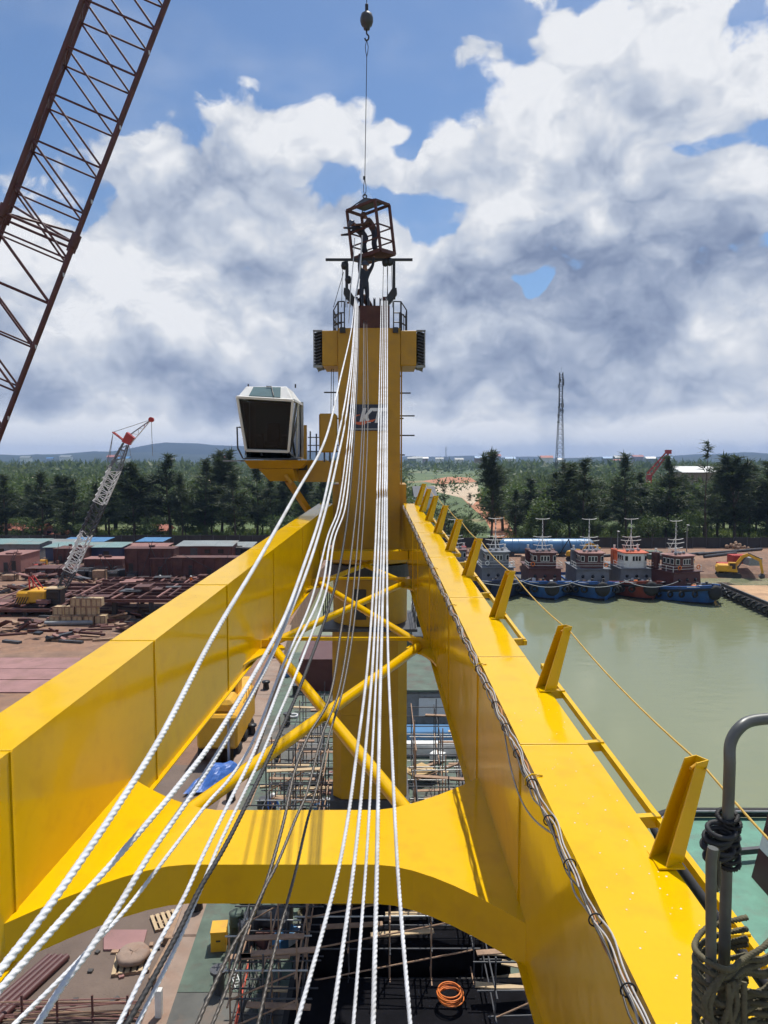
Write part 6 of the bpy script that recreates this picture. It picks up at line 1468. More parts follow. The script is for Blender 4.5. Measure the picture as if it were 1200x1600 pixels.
def pile(px, py, r, n, mat, label, name, cat):
    c = gp(px, py); P = empty(name, c, label, cat)
    for k in range(n):
        a = rr.uniform(0, 6.28); d = r * rr.random() ** .6; s_ = rr.uniform(.25, .6)
        m = MB().lathe([(0, -s_ * .6), (s_ * .8, -s_ * .4), (s_, 0), (s_ * .7, s_ * .5), (0, s_ * .6)], (0, 0, 0), 7, smooth=False)
        q = Matrix.Rotation(rr.uniform(0, 6), 3, 'X') @ Matrix.Rotation(rr.uniform(0, 6), 3, 'Y'); o = Vector((c.x + math.cos(a) * d, c.y + math.sin(a) * d, YZ + s_ * .4 + max(0, (r - d)) * .45))
        m.v = [tuple(o + q @ Vector(v)) for v in m.v]; m.build('rock', mat, P)
pile(742, 868, 3.4, 46, 'concrete', 'heap of pale rubble left of the blue tank', 'rubble_heap', 'rubble'); pile(1150, 858, 2.4, 20, 'timber', 'heap of scrap timber near the fence at right', 'scrap_heap', 'scrap')
for k, (px0, py0, px1, py1) in enumerate(((1090, 868, 1190, 860), (1100, 872, 1150, 866), (1040, 872, 1100, 866), (920, 872, 985, 868))):
    a, b = gp(px0, py0), gp(px1, py1); tag(MB().tube([(a.x, a.y, YZ + .3), (b.x, b.y, YZ + .3)], .28, 8).build('steel_pipe', 'dark_steel'), f'dark pipe lying along the far bank, {["first", "second", "third", "fourth"][k]} from the right edge', 'pipe', 'pipes on the far bank')
for k, (px, py, lab, top) in enumerate(((718, 868, 'person in orange vest standing behind the guard posts at the bank', 'hiviz'), (298, 917, 'worker in orange red clothes among the pink frames', 'hiviz'), (250, 916, 'worker in dark clothes by the red hull sections', 'overall_dark'), (760, 880, 'worker in dark clothes on the bank beside the leftmost tug', 'overall_dark'))):
    q = gp(px, py); person('person', pose(.05, ((.2, .2), (.3, .5)), 0, .08), None, [top, 'overall_dark', 'skin', 'boot'], lab, 'white_paint', loc=(q.x, q.y, YZ), rz=k * 1.3)
for px, pyt, Y in ((1073, 820, 158), (965, 830, 150)):
    b = at(px, 850, Y); zt = at(px, pyt, Y).z; P = empty('lamp_post', (b.x, Y, YZ), 'thin lamp post on the bank ' + ('behind the turned tug' if px > 1000 else 'between the red and grey tugs'), 'lamp post'); MB().tube([(b.x, Y, YZ), (b.x, Y, zt)], [.12, .07], 8).build('pole', 'grey_steel', P); MB().box((b.x, Y - .4, zt), (.3, 1.0, .15)).build('lamp_head', 'white_paint', P)

# ------------------------------------------------------------------ quay edge and the ship under the crane
QA, QB = gp(285, 1600), gp(447, 1015)
def quay_at(Y): t = (Y - QA.y) / (QB.y - QA.y); return QA.x + (QB.x - QA.x) * t
def quay():
    n = 15; Q = empty('quay_edge', (QA.x, QA.y, 0), 'pale concrete quay kerb running beside the ship', 'quay kerb')
    for k in range(n):
        y0, y1 = lerp(8, 84, k / n), lerp(8, 84, (k + 1) / n) - .05; x0, x1 = quay_at(y0), quay_at(y1); w = 1.25
        MB().hexa([(x0 - w, y0, 2.3), (x0, y0, 2.3), (x1, y1, 2.3), (x1 - w, y1, 2.3), (x0 - w, y0, 3.05), (x0, y0, 3.05), (x1, y1, 3.05), (x1 - w, y1, 3.05)]).build('kerb_block', 'concrete', Q, bevel=.05)
    MB().hexa([(quay_at(8) - .5, 8, -4), (quay_at(8) - .03, 8, -4), (quay_at(84) - .03, 84, -4), (quay_at(84) - .5, 84, -4), (quay_at(8) - .5, 8, 2.3), (quay_at(8) - .03, 8, 2.3), (quay_at(84) - .03, 84, 2.3), (quay_at(84) - .5, 84, 2.3)]).build('quay_wall', 'concrete', Q)
    for k in range(5):
        y = 30 + k * 10; MB().lathe([(.28, 3.05), (.22, 3.5), (.34, 3.6), (.34, 3.72), (0, 3.75)], (quay_at(y) - .6, y, 0), 12).build('bollard', 'black_steel', Q)
    apron = MB().add([(-40, -60, 2.52), (quay_at(0) - 1.2, -60, 2.52), (quay_at(8) - 1.2, 8, 2.52), (quay_at(46) - 1.2, 46, 2.52), (-40, 46, 2.52)], [(0, 1, 2, 3, 4)])
    tag(apron.build('quay_apron', M('apron_dirt', (.135, .098, .076), .9, var=.3, scale=.35, dirt=(.12, .085, .07), dscale=.22, damt=.7, bump=.5, bscale=2.5, bdist=.08)), kind='structure')
quay()
DZ = 3.5; SX0, SX1, SY0, SY1 = -6.0, 12.4, -8, 70
def ship():
    S = empty('work_ship', (3, 30, 0), 'broad green decked ship carrying the crane pedestal', 'ship')
    MB().hexa([(SX0 + .4, SY0, -2.5), (SX1 - .4, SY0, -2.5), (SX1 - .4, SY1, -2.5), (SX0 - 2.6, SY1, -2.5), (SX0, SY0, DZ - .12), (SX1, SY0, DZ - .12), (SX1, SY1, DZ - .12), (SX0 - 2.9, SY1, DZ - .12)]).build('hull', 'dark_steel', S)
    # deck in plates
    nx, ny = 5, 12
    for j in range(ny):
        for i in range(nx):
            y0, y1 = lerp(SY0, SY1, j / ny), lerp(SY0, SY1, (j + 1) / ny) - .03
            def X(u, y): return lerp(SX0 - 2.9 * (y - SY0) / (SY1 - SY0), SX1, u)
            a, b = i / nx, (i + 1) / nx - .002
            MB().hexa([(X(a, y0), y0, DZ - .12), (X(b, y0), y0, DZ - .12), (X(b, y1), y1, DZ - .12), (X(a, y1), y1, DZ - .12), (X(a, y0), y0, DZ), (X(b, y0), y0, DZ), (X(b, y1), y1, DZ), (X(a, y1), y1, DZ)]).build('deck_plate', 'deck_green' if (i + j * 3) % 4 else 'deck_dark', S)
    # bulwark rail on the right side
    for k in range(26):
        y = 14 + k * 2.1; MB().bar((SX1 - .2, y, DZ), (SX1 - .2, y, DZ + 1.1), .06).build('rail_post', 'dark_steel', S)
    for z in (.4, .75, 1.1): MB().bar((SX1 - .2, 13, DZ + z), (SX1 - .2, 68, DZ + z), .05).build('rail_bar', 'dark_steel', S)
    # superstructure beyond the pedestal on the right
    def blk(name, x0, x1, y0, y1, z0, z1, mat, bevel=0.0): return MB().box(((x0 + x1) / 2, (y0 + y1) / 2, (z0 + z1) / 2), (x1 - x0, y1 - y0, z1 - z0)).build(name, mat, S, bevel=bevel)
    blk('deckhouse', 1.2, 9.5, 50, 60, DZ, DZ + 2.6, 'grey_steel', .25); blk('deckhouse_roof', 1.0, 9.8, 49.6, 60.2, DZ + 2.62, DZ + 2.75, 'deck_green')
    for x in (3.4, 6.4): w = blk('window', x - .9, x + .9, 49.9, 50.05, DZ + .9, DZ + 2.0, 'glass_dark'); MB().box((x, 49.9, DZ + 1.45), (2.0, .06, 1.3)).build('window_frame', 'white_paint', w)
    blk('house_block', 1.6, 10.5, 60.5, 66, DZ, DZ + 3.6, 'deck_green'); blk('blue_locker', 1.0, 7.5, 46.2, 47.6, DZ, DZ + 1.1, 'tank_blue', .05); blk('white_bench', 1.0, 7.0, 44.9, 45.6, DZ, DZ + .8, 'white_paint', .05)
    blk('house_block', -6.8, -2.6, 58, 66, DZ, DZ + 2.6, 'dark_red'); blk('wheelhouse', 2.4, 8, 61.2, 65, DZ + 3.62, DZ + 6, 'white_paint', .1)
    for x in (3.2, 4.6, 6.0, 7.2): blk('window', x - .5, x + .5, 61.1, 61.25, DZ + 4.5, DZ + 5.4, 'glass_dark')
    blk('hatch_coaming', -3.2, 6.6, 17.2, 24.0, DZ, DZ + .9, 'rubber'); blk('hatch_cover', -3.0, 6.4, 17.4, 23.8, DZ + .9, DZ + 1.0, M('shade_black', (.006, .006, .008), .9, var=.4, scale=2, spec=.08))  # near-black colour stands for the deep shade below the cross beam
    blk('winch_house', -3.0, 4.4, 24.4, 26.6, DZ, DZ + 1.9, 'shade_black', .1)  # same black, shade put into the colour
    for k in range(4): MB().lathe([(.4, -.7), (.75, -.7), (.75, -.6), (.4, -.55), (.4, .55), (.75, .6), (.75, .7), (.4, .7)], (-4.3 + (k % 2) * 1.2, 27.5 + k * 2.6, DZ + .8), 16, 'X').build('winch_drum', 'deck_green' if k % 2 else 'dark_steel', S)
    for k in range(7): MB().lathe([(.20, 0), (.20, .7), (.3, .75), (.3, .85)], (SX0 + .5 - k * .25, 18 + k * 6.5, DZ), 10).build('bollard', 'dark_steel', S)
    blk('platform', 5.4, 9.0, 24.5, 29, DZ, DZ + 1.2, 'dark_steel', .05); blk('blue_container', 7.6, 10.2, 20.5, 23.5, DZ, DZ + 2.4, 'blue_hull', .05)
ship()
# scaffolding round the pedestal
POLE = {}
def pole(a, b, r, mat, parent, name):
    a, b = Vector(a), Vector(b); key = mat
    if key not in POLE: _t = MB().lathe([(1, 0), (1, 1)], (0, 0, 0), 6).build('scaffold_tube', mat); POLE[key] = _t.data; bpy.data.objects.remove(_t)
    o = bpy.data.objects.new(name, POLE[key]); COL.objects.link(o); v = b - a
    o.parent = parent; o.matrix_parent_inverse = Matrix.Translation(parent.location).inverted()
    o.location = a; o.rotation_mode = 'QUATERNION'; o.rotation_quaternion = v.to_track_quat('Z', 'Y'); o.scale = (r, r, v.length); return o
def scaffold(x0, x1, y0, y1, z1, label, seed, lifts=4):
    r = random.Random(seed); S = empty('scaffolding', ((x0 + x1) / 2, (y0 + y1) / 2, DZ), label, 'scaffolding', 'tube scaffolding on the ship deck')
    nx, ny = max(1, round((x1 - x0) / 1.3)), max(1, round((y1 - y0) / 1.5)); rs = .028
    X = [lerp(x0, x1, i / nx) for i in range(nx + 1)]; Yv = [lerp(y0, y1, i / ny) for i in range(ny + 1)]
    for x in X:
        for y in Yv:
            if r.random() < .92: pole((x + r.gauss(0, .03), y, DZ), (x, y + r.gauss(0, .03), z1 + r.uniform(-.4, 1.0)), rs, 'timber' if r.random() < .25 else 'dark_steel', S, 'upright')
    for k in range(1, lifts + 1):
        z = lerp(DZ, z1, k / lifts) - .2
        for y in Yv: pole((x0 - r.uniform(.1, .6), y, z), (x1 + r.uniform(.1, .6), y, z + r.gauss(0, .04)), rs, 'dark_steel' if r.random() < .7 else 'galvanised', S, 'ledger')
        for x in X: pole((x, y0 - r.uniform(.1, .5), z + .06), (x, y1 + r.uniform(.1, .5), z + .06), rs, 'timber' if r.random() < .3 else 'dark_steel', S, 'transom')
        if r.random() < .7:
            pole((x0, y0 - .05, z - (z1 - DZ) / lifts), (x1, y0 - .05, z), rs, 'timber', S, 'diagonal')
        for b in range(3):
            if r.random() < .6: MB().box((lerp(x0, x1, r.uniform(.2, .8)), lerp(y0, y1, r.uniform(.2, .8)), z + .12), (min(2.2, x1 - x0), .24, .04), Matrix.Rotation(r.gauss(0, .1), 3, 'Z')).build('board', 'wood_plank_light' if r.random() < .5 else 'timber', S)
scaffold(MX + 1.9, MX + 4.6, 26.8, 31.5, 8.6, 'scaffolding tower right of the pedestal', 1, 4)
scaffold(MX - 4.4, MX - 1.9, 26.6, 31.8, 9.4, 'scaffolding tower left of the pedestal', 2, 4)
scaffold(MX - 4.2, MX - 1.9, 36, 44, 8.0, 'scaffolding behind the pedestal on its left', 3, 3)
scaffold(MX + 2.1, MX + 6.0, 35, 41, 8.2, 'scaffolding behind the pedestal on its right', 4, 3)
scaffold(3.4, 5.2, 21.5, 25.4, 6.0, 'low scaffolding at the right end of the cross beam', 5, 3)
scaffold(-2.6, 3.0, 23.8, 26.4, 8.0, 'dark scaffolding across the front of the pedestal foot', 6, 4)
scaffold(-4.6, -2.6, 21.0, 24.2, 7.0, 'dark scaffolding beside the hatch left of the pedestal foot', 9, 4)
scaffold(-5.2, -3.0, 32.5, 36, 8.5, 'scaffolding beside the quay behind the left tower', 7, 4)
scaffold(3.6, 8.4, 31.5, 34.5, 7.5, 'wide scaffolding right of the pedestal beside the green deck', 8, 3)
def board(px, py, z, sx, sy, rz, mat, label): p = gp(px, py, z); o = MB().box((0, 0, .05), (sx, sy, .1)).build('plywood_sheet', mat); place(o, (p.x, p.y, z), rz); tag(o, label, 'plywood')
board(655, 1205, DZ + .6, 1.6, 1.3, .7, 'plywood', 'pale plywood sheet lying in the scaffolding right of the pedestal')
# deck clutter: drums, hoses, boxes, gas bottles
n_ = {}
ORD = ['first', 'second', 'third', 'fourth', 'fifth', 'sixth', 'seventh', 'eighth', 'ninth', 'tenth', 'eleventh', 'twelfth']
def deck_item(px, py, kind, z=DZ, lab=None, mat=None, s=1.0, rz=0):
    p = gp(px, py, z)
    if kind == 'drum': T = MB().lathe([(.28, 0), (.30, .02), (.28, .04), (.28, .43), (.30, .45), (.28, .47), (.28, .86), (.30, .88), (.0, .88)], (0, 0, 0), 14).build('oil_drum', mat); cat = 'drum'
    elif kind == 'box':
        T = empty('tool_box'); MB().box((0, 0, .45), (.7, .9, .9)).build('body', mat, T, bevel=.02); MB().box((0, 0, .94), (.74, .94, .07)).build('lid', mat, T); MB().box((0, -.48, .55), (.2, .04, .06)).build('handle', 'black_steel', T); cat = 'box'
    elif kind == 'pallet':
        T = empty('pallet')
        for k in range(6): MB().box((-.55 + k * .22, 0, .13), (.14, 1.1, .025)).build('slat', 'wood_plank_light', T)
        for y in (-.5, 0, .5): MB().box((0, y, .06), (1.25, .1, .1)).build('bearer', 'timber', T)
        cat = 'pallet'
    elif kind == 'coil':
        T = empty('hose_coil')
        for k in range(7): MB().torus((.04 * math.sin(k * 2), .05 * math.cos(k * 3), .03 + .045 * k), .42 + .03 * math.sin(k * 1.7), .024, 'Z', 20, 6).build('turn', mat, T)
        cat = 'hose'
    elif kind == 'bag':
        _m = MB().lathe([(0, 0), (.55, .0), (.66, .08), (.67, .20), (.58, .30), (.46, .28), (.3, .33), (0, .27)], (0, 0, .16), 26); _r = random.Random(1); _m.v = [(x + _r.gauss(0, .018), y + _r.gauss(0, .018), z + _r.gauss(0, .02)) for x, y, z in _m.v]; T = _m.build('bulk_bag', 'concrete' if mat is None else mat); cat = 'bag'
    elif kind == 'ladder':
        T = empty('ladder')
        for x in (-.2, .2): MB().box((x, 0, .05), (.05, 2.4, .06)).build('stile', mat, T)
        for k in range(8): MB().box((0, -1.05 + k * .3, .05), (.4, .035, .035)).build('rung', mat, T)
        cat = 'ladder'
    place(T, (p.x, p.y, z), rz, s); tag(T, lab, cat); return T
deck_item(343, 1478, 'box', DZ, 'yellow topped box standing on the deck beside the quay kerb', 'crawler_yellow', .8, .1)
deck_item(207, 1508, 'pallet', YZ, 'wooden pallet under the round pale bag', None, 1.1, .2)
deck_item(208, 1503, 'bag', YZ + .05, 'round pale bulk bag on a pallet on the quay', None, .95)
deck_item(262, 1440, 'pallet', YZ, 'wooden pallet just below the cross beam on the quay', None, 1.0, .5)
deck_item(703, 1560, 'coil', DZ + 1.25, 'orange hose coil lying in the shade below the right girder', 'orange', .9)
deck_item(370, 1460, 'drum', DZ, 'green drum beside the yellow topped box', 'deck_green'); deck_item(384, 1478, 'drum', DZ, 'dark drum right of the green one', 'dark_steel')
deck_item(368, 1530, 'ladder', DZ, 'short white ladder lying on the deck beside the wire ropes', 'white_paint', .5, .4)
deck_item(300, 1595, 'drum', YZ, 'black drum at the bottom edge beside the white post', 'black_steel', .7)
tag(MB().tube([gp(x, y, DZ) + Vector((0, 0, .06)) for x, y in ((393, 1478), (386, 1520), (377, 1560), (368, 1605))], .055, 6).build('fire_hose', M('hose_red', (.55, .07, .03), .5)), 'red hose running over the ship deck at the bottom', 'hose')
rr = random.Random(33)
for k in range(9):
    pts = []; x, y = rr.uniform(380, 440), 1440
    for i in range(7): pts.append(gp(x, y, DZ) + Vector((0, 0, .05 + .02 * k))); x += rr.uniform(-14, 12); y += rr.uniform(18, 36)
    pts = [Vector(q) for q in catmull([tuple(p) for p in pts], 4)]
    tag(MB().tube(pts, .032, 5).build('welding_cable', 'cable_dark' if k % 3 else 'deck_green'), ('dark' if k % 3 else 'green') + f' welding cable snaking over the shaded deck, {ORD[k]} laid from the left rail', 'cable', 'welding cables snaking over the shaded deck')
# gear strewn over the ship deck
gear = random.Random(44)
for k in range(150):
    px, py = gear.uniform(360, 720), gear.uniform(1040, 1500); g = gp(px, py, DZ)
    if abs(g.x - MX) < 1.7 and abs(g.y - MY) < 1.7 or g.x < quay_at(g.y) + .8 or g.x > SX1 - .8 or (g.x > .8 and 44.5 < g.y < 66): continue
    t = gear.random()
    if t < .4: o = MB().box((0, 0, .05), (gear.uniform(.8, 2.6), gear.uniform(.15, .3), .08)).build('deck_plank', gear.choice(['timber', 'wood_plank_light', 'rust_plate'])); lab, cat = 'loose plank lying on the ship deck', 'plank'
    elif t < .75: o = MB().box((0, 0, .3), (gear.uniform(.4, 1.1), gear.uniform(.4, .9), gear.uniform(.3, .7))).build('deck_box', gear.choice(['dark_steel', 'white_paint', 'rust_red', 'grey_steel', 'black_steel', 'tank_blue', 'timber']), bevel=.03); lab, cat = 'gear box on the ship deck', 'box'
    else: o = MB().torus((0, 0, .1), gear.uniform(.25, .5), .08, 'Z', 16, 6).build('rope_coil', gear.choice(['rope_black', 'rope_white', 'cable_orange', 'rope_olive'])); lab, cat = 'rope coil on the ship deck', 'coil'
    where = ('left of' if g.x < MX - 1.5 else 'right of' if g.x > MX + 1.5 else 'behind' if g.y > MY else 'in front of') + ' the pedestal' + (', far off' if g.y > 38 else ', near it')
    mn = o.data.materials[0].name; hue = {'timber': 'brown', 'wood_plank_light': 'pale', 'rust_plate': 'rusty', 'dark_steel': 'dark grey', 'white_paint': 'white', 'rust_red': 'rust red', 'grey_steel': 'grey', 'black_steel': 'black', 'tank_blue': 'blue', 'rope_black': 'black', 'rope_white': 'white', 'cable_orange': 'orange', 'rope_olive': 'olive'}.get(mn, 'dark')
    lab = hue + ' ' + lab.replace('on the ship deck', 'on deck').replace('lying ', '') + ' ' + where
    place(o, (g.x, g.y, DZ + .01), gear.uniform(0, 3.1)); tag(o, lab, cat, 'gear strewn over the ship deck: ' + cat)
# tarpaulin, wheel loader behind the left girder, blue sheet
def tarp():
    c = [gp(286, 1246), gp(352, 1238), gp(390, 1202), gp(338, 1196)]; n = 14; vs = []; r = random.Random(2)
    for j in range(n + 1):
        for i in range(n + 1):
            u, v = i / n, j / n; p = c[0].lerp(c[1], u).lerp(c[3].lerp(c[2], u), v); vs.append((p.x, p.y, YZ + .15 + .9 * math.sin(u * math.pi) * math.sin(v * math.pi) + .18 * math.sin(u * 11 + v * 4) * math.sin(v * 7) + r.uniform(0, .06)))
    o = MB().add(vs, [(j * (n + 1) + i, j * (n + 1) + i + 1, (j + 1) * (n + 1) + i + 1, (j + 1) * (n + 1) + i) for j in range(n) for i in range(n)]).build('tarpaulin', 'tarp_blue', fix=False); tag(o, 'crumpled blue tarpaulin on the quay behind the cross beam', 'tarpaulin')
tarp()
def machine():
    p = gp(352, 1190); Mc = empty('mobile_crane', p, 'orange yellow mobile crane parked on the quay behind the left girder', 'mobile crane'); x, y = p.x, p.y
    MB().box((x - .4, y + 2.8, YZ + 2.1), (2.6, 6.6, 2.2)).build('body', 'crawler_yellow', Mc, bevel=.15)
    MB().box((x - .5, y + 1.2, YZ + 3.5), (2.0, 2.2, .9)).build('engine_cowl', 'crawler_yellow', Mc, bevel=.25); MB().box((x - .6, y + 4.6, YZ + 3.7), (1.4, 1.7, 1.1)).build('cab', 'crawler_yellow', Mc, bevel=.12)
    MB().box((x - .6, y + 3.72, YZ + 3.75), (1.1, .08, .8)).build('windscreen', 'glass_dark', Mc); MB().box((x - .6, y + 4.6, YZ + 4.27), (1.0, 1.1, .06)).build('roof_window', 'glass_dark', Mc)
    MB().box((x - .3, y + 7.5, YZ + 2.5), (1.0, 3.0, .9)).build('boom', 'crawler_yellow', Mc, bevel=.06)
    for s in (-1, 1):
        for k in range(3): MB().lathe([(0, -.22), (.42, -.22), (.58, -.15), (.58, .15), (.42, .22), (0, .22)], (x - .4 + s * 1.15, y + .4 + k * 2.2, YZ + .58), 18, 'X').build('wheel', 'rubber', Mc)
        MB().tube([(x + .95, y + 3.6 + s, YZ + 3.2), (x + .95, y + 3.6 + s, YZ + 4.1), (x + .95, y + 4.4 + s, YZ + 4.1), (x + .95, y + 4.4 + s, YZ + 3.2)], .03, 6).build('grab_rail', 'crawler_yellow', Mc)
    MB().lathe([(.09, 0), (.09, 2.6)], (x + .35, y - .55, YZ + .3), 12).build('exhaust', 'galvanised', Mc)
machine()
# quay timbers, red pipes, rebar rack, white post
tb = [(306, 1432, 250, 1545, .5, .40, 'long squared timber nearest the quay kerb'), (290, 1425, 262, 1478, .42, .34, 'mossy squared timber below the cross beam'), (276, 1470, 240, 1540, .40, .30, 'short timber left of the long one on the quay'), (320, 1420, 300, 1460, .3, .3, 'thin timber against the kerb at the cross beam')]
for x0, y0, x1, y1, w, h, lab in tb:
    a, b = gp(x0, y0), gp(x1, y1); tag(MB().bar((a.x, a.y, YZ + h / 2), (b.x, b.y, YZ + h / 2), w, h).build('timber_baulk', 'timber', bevel=.02), lab, 'timber')
for k in range(4):
    a, b = gp(78 + k * 9, 1500), gp(-60 + k * 12, 1620); tag(MB().tube([(a.x, a.y, YZ + .14), (b.x, b.y, YZ + .14)], .13, 10).build('steel_pipe', 'dark_red'), f'long dark red pipe at the lower left corner, {ORD[k]} from the left', 'pipe', 'red pipes at the lower left corner')
def rack():
    p = gp(110, 1592); R = empty('rebar_rack', p, 'rack of rusty rods in front of the quay at the bottom edge', 'rod rack')
    for k in range(4):
        q = gp(35 + k * 55, 1598); MB().bar((q.x, q.y, YZ), (q.x, q.y, YZ + 1.0), .06).build('stake', 'rust_red', R)
    r = random.Random(6)
    for k in range(16):
        a, b = gp(r.uniform(0, 30), r.uniform(1578, 1604)), gp(r.uniform(190, 230), r.uniform(1578, 1604)); z = YZ + r.uniform(.05, .55); MB().tube([(a.x, a.y, z), (b.x, b.y, z + r.gauss(0, .05))], .022, 5).build('rod', 'rust_plate' if k % 2 else 'timber', R)
rack()
p = gp(252, 1604); tag(MB().box((p.x, p.y - .2, YZ + .75), (.22, .22, 1.5)).build('white_post', 'white_paint', bevel=.01), 'square white post at the bottom edge beside the timbers', 'post')
q = gp(425, 1290, DZ); person('person', pose(.15, ((.3, .6), (.4, .5)), .0, .1), None, ['tarp_blue', 'overall_dark', 'skin', 'boot'], 'worker in blue walking on the deck left of the pedestal', 'white_paint', loc=(q.x, q.y, DZ), rz=.6)
# small litter on the quay
for k in range(26):
    px, py = rr.uniform(60, 300), rr.uniform(1440, 1600); g = gp(px, py)
    if g.x > quay_at(g.y) - 1.5: continue
    mt = rr.choice(['timber', 'concrete', 'rust_plate', 'cable_dark']); o = MB().box((0, 0, .04), (rr.uniform(.1, .35), rr.uniform(.06, .2), .08)).build('wood_scrap', mt); place(o, (g.x, g.y, YZ + .02), rr.uniform(0, 3))
    tag(o, {'timber': 'brown', 'concrete': 'pale', 'rust_plate': 'rusty', 'cable_dark': 'dark'}[mt] + ' scrap lying on the quay ' + ('near the white post' if px > 200 else 'near the red pipes' if px < 120 else 'near the round bag') + (', close to the bottom edge' if py > 1540 else ''), 'scrap', 'scraps lying on the quay')

# ------------------------------------------------------------------ vessel at lower right
def side_boat():
    z = 2.3; B = empty('deck_barge', gp(1120, 1320, z), 'green decked vessel with black rubber rim at lower right', 'vessel')
    c0 = gp(1029, 1312, z); Yf = gp(1100, 1276, z).y; x0 = c0.x
    r = 2.2; pts = []
    for i in range(9): a = math.pi - i * math.pi / 16; pts.append((x0 + r + r * math.cos(a), Yf - r + r * math.sin(a)))
    for i in range(1, 9): a = math.pi / 2 - i * math.pi / 16; pts.append((x0 + 10.5 + r * math.cos(a), Yf - r + r * math.sin(a)))
    poly = [(x0, 6.0)] + pts + [(x0 + 10.5 + r, 6.0)]
    MB().prism([(x, y, -1) for x, y in poly], (0, 0, z + .95)).build('hull', 'dark_steel', B)
    MB().prism([(x0 + 6 + (x - x0 - 6) * .985, y - .12, z - .05) for x, y in poly], (0, 0, .06)).build('deck', M('vessel_green', (.085, .235, .165), .55, var=.2, scale=1.2, dirt=(.10, .13, .10), dscale=1.1, damt=.5), B)
    MB().tube([(x, y, z + .25) for x, y in poly], .26, 8).build('rubber_rim', 'rubber', B)
    MB().tube([(lerp(x0 + 6, x, .965), y - .25, z + .42) for x, y in poly[1:-1]], .06, 6).build('rim_pipe', 'grey_steel', B)
    # red and white superstructure leaning into view from the right
    a = gp(1172, 1400, z); Y = a.y
    for k, (u, v, mt) in enumerate(((0, .34, 'dark_red'), (.34, .5, 'white_paint'), (.5, .82, 'dark_red'), (.82, 1, 'white_paint'))):
        MB().hexa([(a.x + .8 + .9 * u, Y - 2.5, z + 4.2 * u + .02), (a.x + 4, Y - 2.5, z + 4.2 * u + .02), (a.x + 4, Y + 1.5, z + 4.2 * u + .02), (a.x + .8 + .9 * u, Y + 1.5, z + 4.2 * u + .02), (a.x + .8 + .9 * v, Y - 2.5, z + 4.2 * v), (a.x + 4, Y - 2.5, z + 4.2 * v), (a.x + 4, Y + 1.5, z + 4.2 * v), (a.x + .8 + .9 * v, Y + 1.5, z + 4.2 * v)]).build('funnel_band', mt, B)
    for px, py in ((1103, 1400), (1135, 1340), (1150, 1330)):
        q = gp(px, py, z); MB().lathe([(.16, 0), (.16, .6), (.24, .65), (.24, .75), (0, .75)], (q.x, q.y, z), 10).build('bollard', 'dark_steel', B)
    q = gp(1120, 1350, z); MB().bar((q.x - .4, q.y, z + .5), (q.x + 3.5, q.y + .6, z + .5), .25).build('tow_beam', 'dark_steel', B)
side_boat()
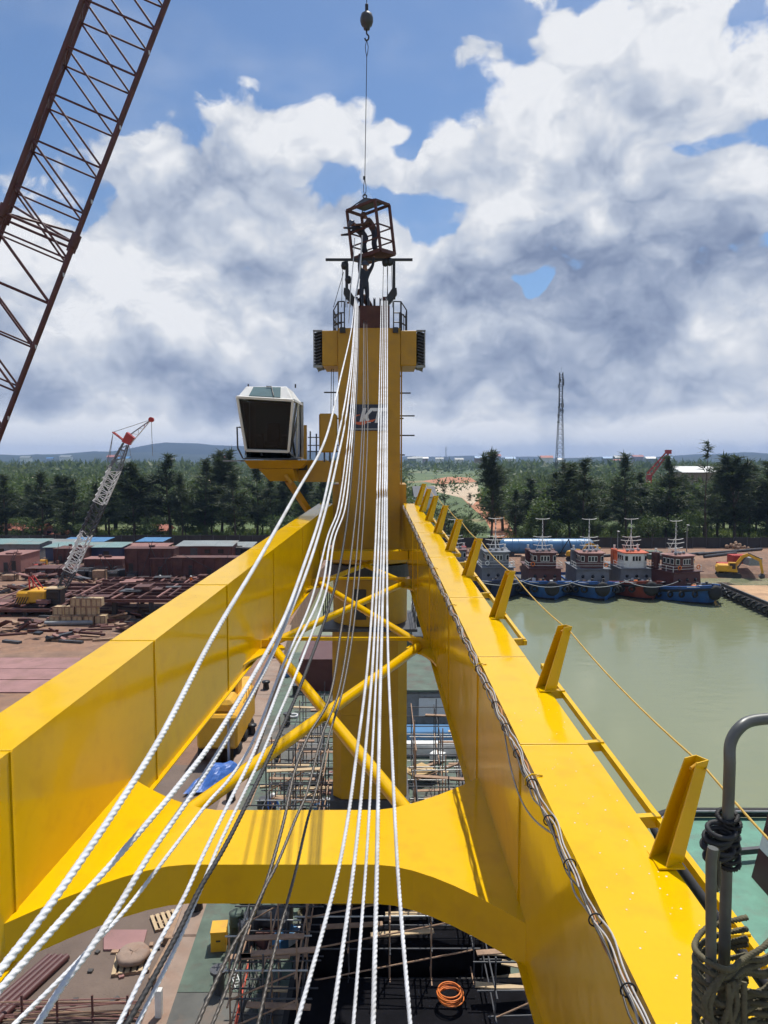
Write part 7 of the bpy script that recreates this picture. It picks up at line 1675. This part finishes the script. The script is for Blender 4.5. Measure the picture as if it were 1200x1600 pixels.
# ------------------------------------------------------------------ ladder head with lashed rope, bottom right
def front_rail():
    Y = 2.35; q = lambda px, py, dy=0.0: at(px, py, Y) + Vector((0, dy, 0))
    R = empty('ladder_rail', q(1130, 1600), 'grey bent steel ladder rail at the lower right corner', 'railing')
    pts = [q(1128, 1640), q(1131, 1520), q(1134, 1400), q(1137, 1290), q(1140, 1200), q(1146, 1165, .02), q(1163, 1142, .03), q(1190, 1134, .05), q(1240, 1130, .05)]
    MB().tube([Vector(p) for p in catmull([tuple(p) for p in pts], 6)], .019, 14).build('bent_pipe', M('rail_grey', (.115, .12, .115), .42, metal=.35, var=.25, scale=9, dirt=(.16, .13, .05), dscale=4, damt=.5), R)
    MB().tube([q(1084, 1640, -.12), q(1086, 1480, -.12), q(1090, 1320, -.10), q(1093, 1300, -.1)], .0165, 12).build('stub_pipe', 'rail_grey', R)
    for k in range(0): MB().tube([q(1150 + k * 14, 1510 + k * 6, .45), q(1260, 1545 + k * 14, .2)], .016, 8).build('ladder_rung', 'rail_grey', R)
    # rope lashings: tight turns round the pipe and a loose coil
    L = empty('lashing_rope', q(1100, 1600), 'olive rope lashed round the ladder rail in coils', 'rope'); r = random.Random(8)
    def turn(c, rx, ry, ph, rr_, n=22):
        return [c + Vector((rx * math.cos(a), ry * math.sin(a) * .8, rx * .35 * math.sin(a + ph))) for a in [2 * math.pi * i / n for i in range(n + 1)]]
    for k in range(9):
        c = q(1136 + r.gauss(0, 2), 1275 + k * 9.0); MB().tube(turn(c, .030 + r.uniform(0, .008), .034, r.uniform(-.5, .5), .01), .0085, 7, lobes=3, lobe=.3, turn=240).build('knot_turn', 'rope_black', L)
    for k in range(5):
        c = q(1118 + r.gauss(0, 5), 1290 + k * 9, -.03); MB().tube(turn(c, .045, .03, r.uniform(-1, 1), .01), .0085, 7).build('knot_turn', 'rope_black', L)
    MB().tube([Vector(p) for p in catmull([tuple(q(1112, 1310, -.05)), tuple(q(1094, 1345, -.1)), tuple(q(1100, 1362, -.1)), tuple(q(1110, 1330, -.06))], 6)], .008, 7).build('loop', 'rope_olive', L)
    def strand(ps, rd=.0095, mt='rope_olive'):
        pts = [Vector(p) for p in catmull([tuple(p) for p in ps], 14)]; MB().tube(pts, rd, 9, lobes=3, lobe=.42, turn=170).build('rope_turn', mt, L)
    for k in range(17):        # coil round both pipes
        y = 1462 + k * 10.5 + r.gauss(0, 5); d = r.gauss(0, 11)
        strand([q(1250, y - 14 + d, .10), q(1190, y - 4 + d, -.05), q(1140, y + r.gauss(0, 8), -.09 + r.gauss(0, .012)), q(1098, y + r.gauss(2, 7), -.15 + r.gauss(0, .012)), q(1076, y + 5 + r.gauss(0, 3), -.10), q(1082, y + 10, -.02), q(1120, y + 8, .06), q(1190, y + 4, .10)], .0095)
    for k in range(7):        # turns hanging down on the left
        x = 1080 + k * 6; strand([q(x + 10, 1462 + r.uniform(0, 20), -.16), q(x - 3 + r.gauss(0, 9), 1510, -.18), q(x + r.gauss(0, 6), 1560, -.19), q(x + 4, 1625, -.18)], .0095)
    for k in range(5): strand([q(1140, 1525 + k * 16, -.06), q(1170, 1520 + k * 15, -.10), q(1215, 1528 + k * 17, -.08), q(1260, 1530 + k * 17, .0)], .0095)
front_rail()
# ------------------------------------------------------------------ humid air
def haze():
    m = bpy.data.materials.new('humid_air'); m.use_nodes = True; nt = m.node_tree; nt.nodes.clear()
    v = nt.nodes.new('ShaderNodeVolumePrincipled'); v.inputs['Color'].default_value = (.34, .54, .95, 1); v.inputs['Density'].default_value = .00011; v.inputs['Anisotropy'].default_value = .0
    o = nt.nodes.new('ShaderNodeOutputMaterial'); nt.links.new(v.outputs[0], o.inputs['Volume'])
    b = MB().box((0, 3000, 66), (15400, 7800, 146)).build('haze', m); tag(b, 'thin pale haze in the air over the harbour and hills', 'haze', kind='stuff')
haze()
# ------------------------------------------------------------------ tell remaining look-alikes apart by their order in view
def settle_labels():
    by = {}
    for o in COL.objects:
        if o.parent is None and o.get('label') and o.get('kind') is None: by.setdefault(o['label'], []).append(o)
    for lab, obs in by.items():
        if len(obs) < 2: continue
        for k, o in enumerate(sorted(obs, key=lambda q: proj(q.location)[0])): o['label'] = lab.rstrip(',') + f', {ordw(k + 1)} from left'
settle_labels()
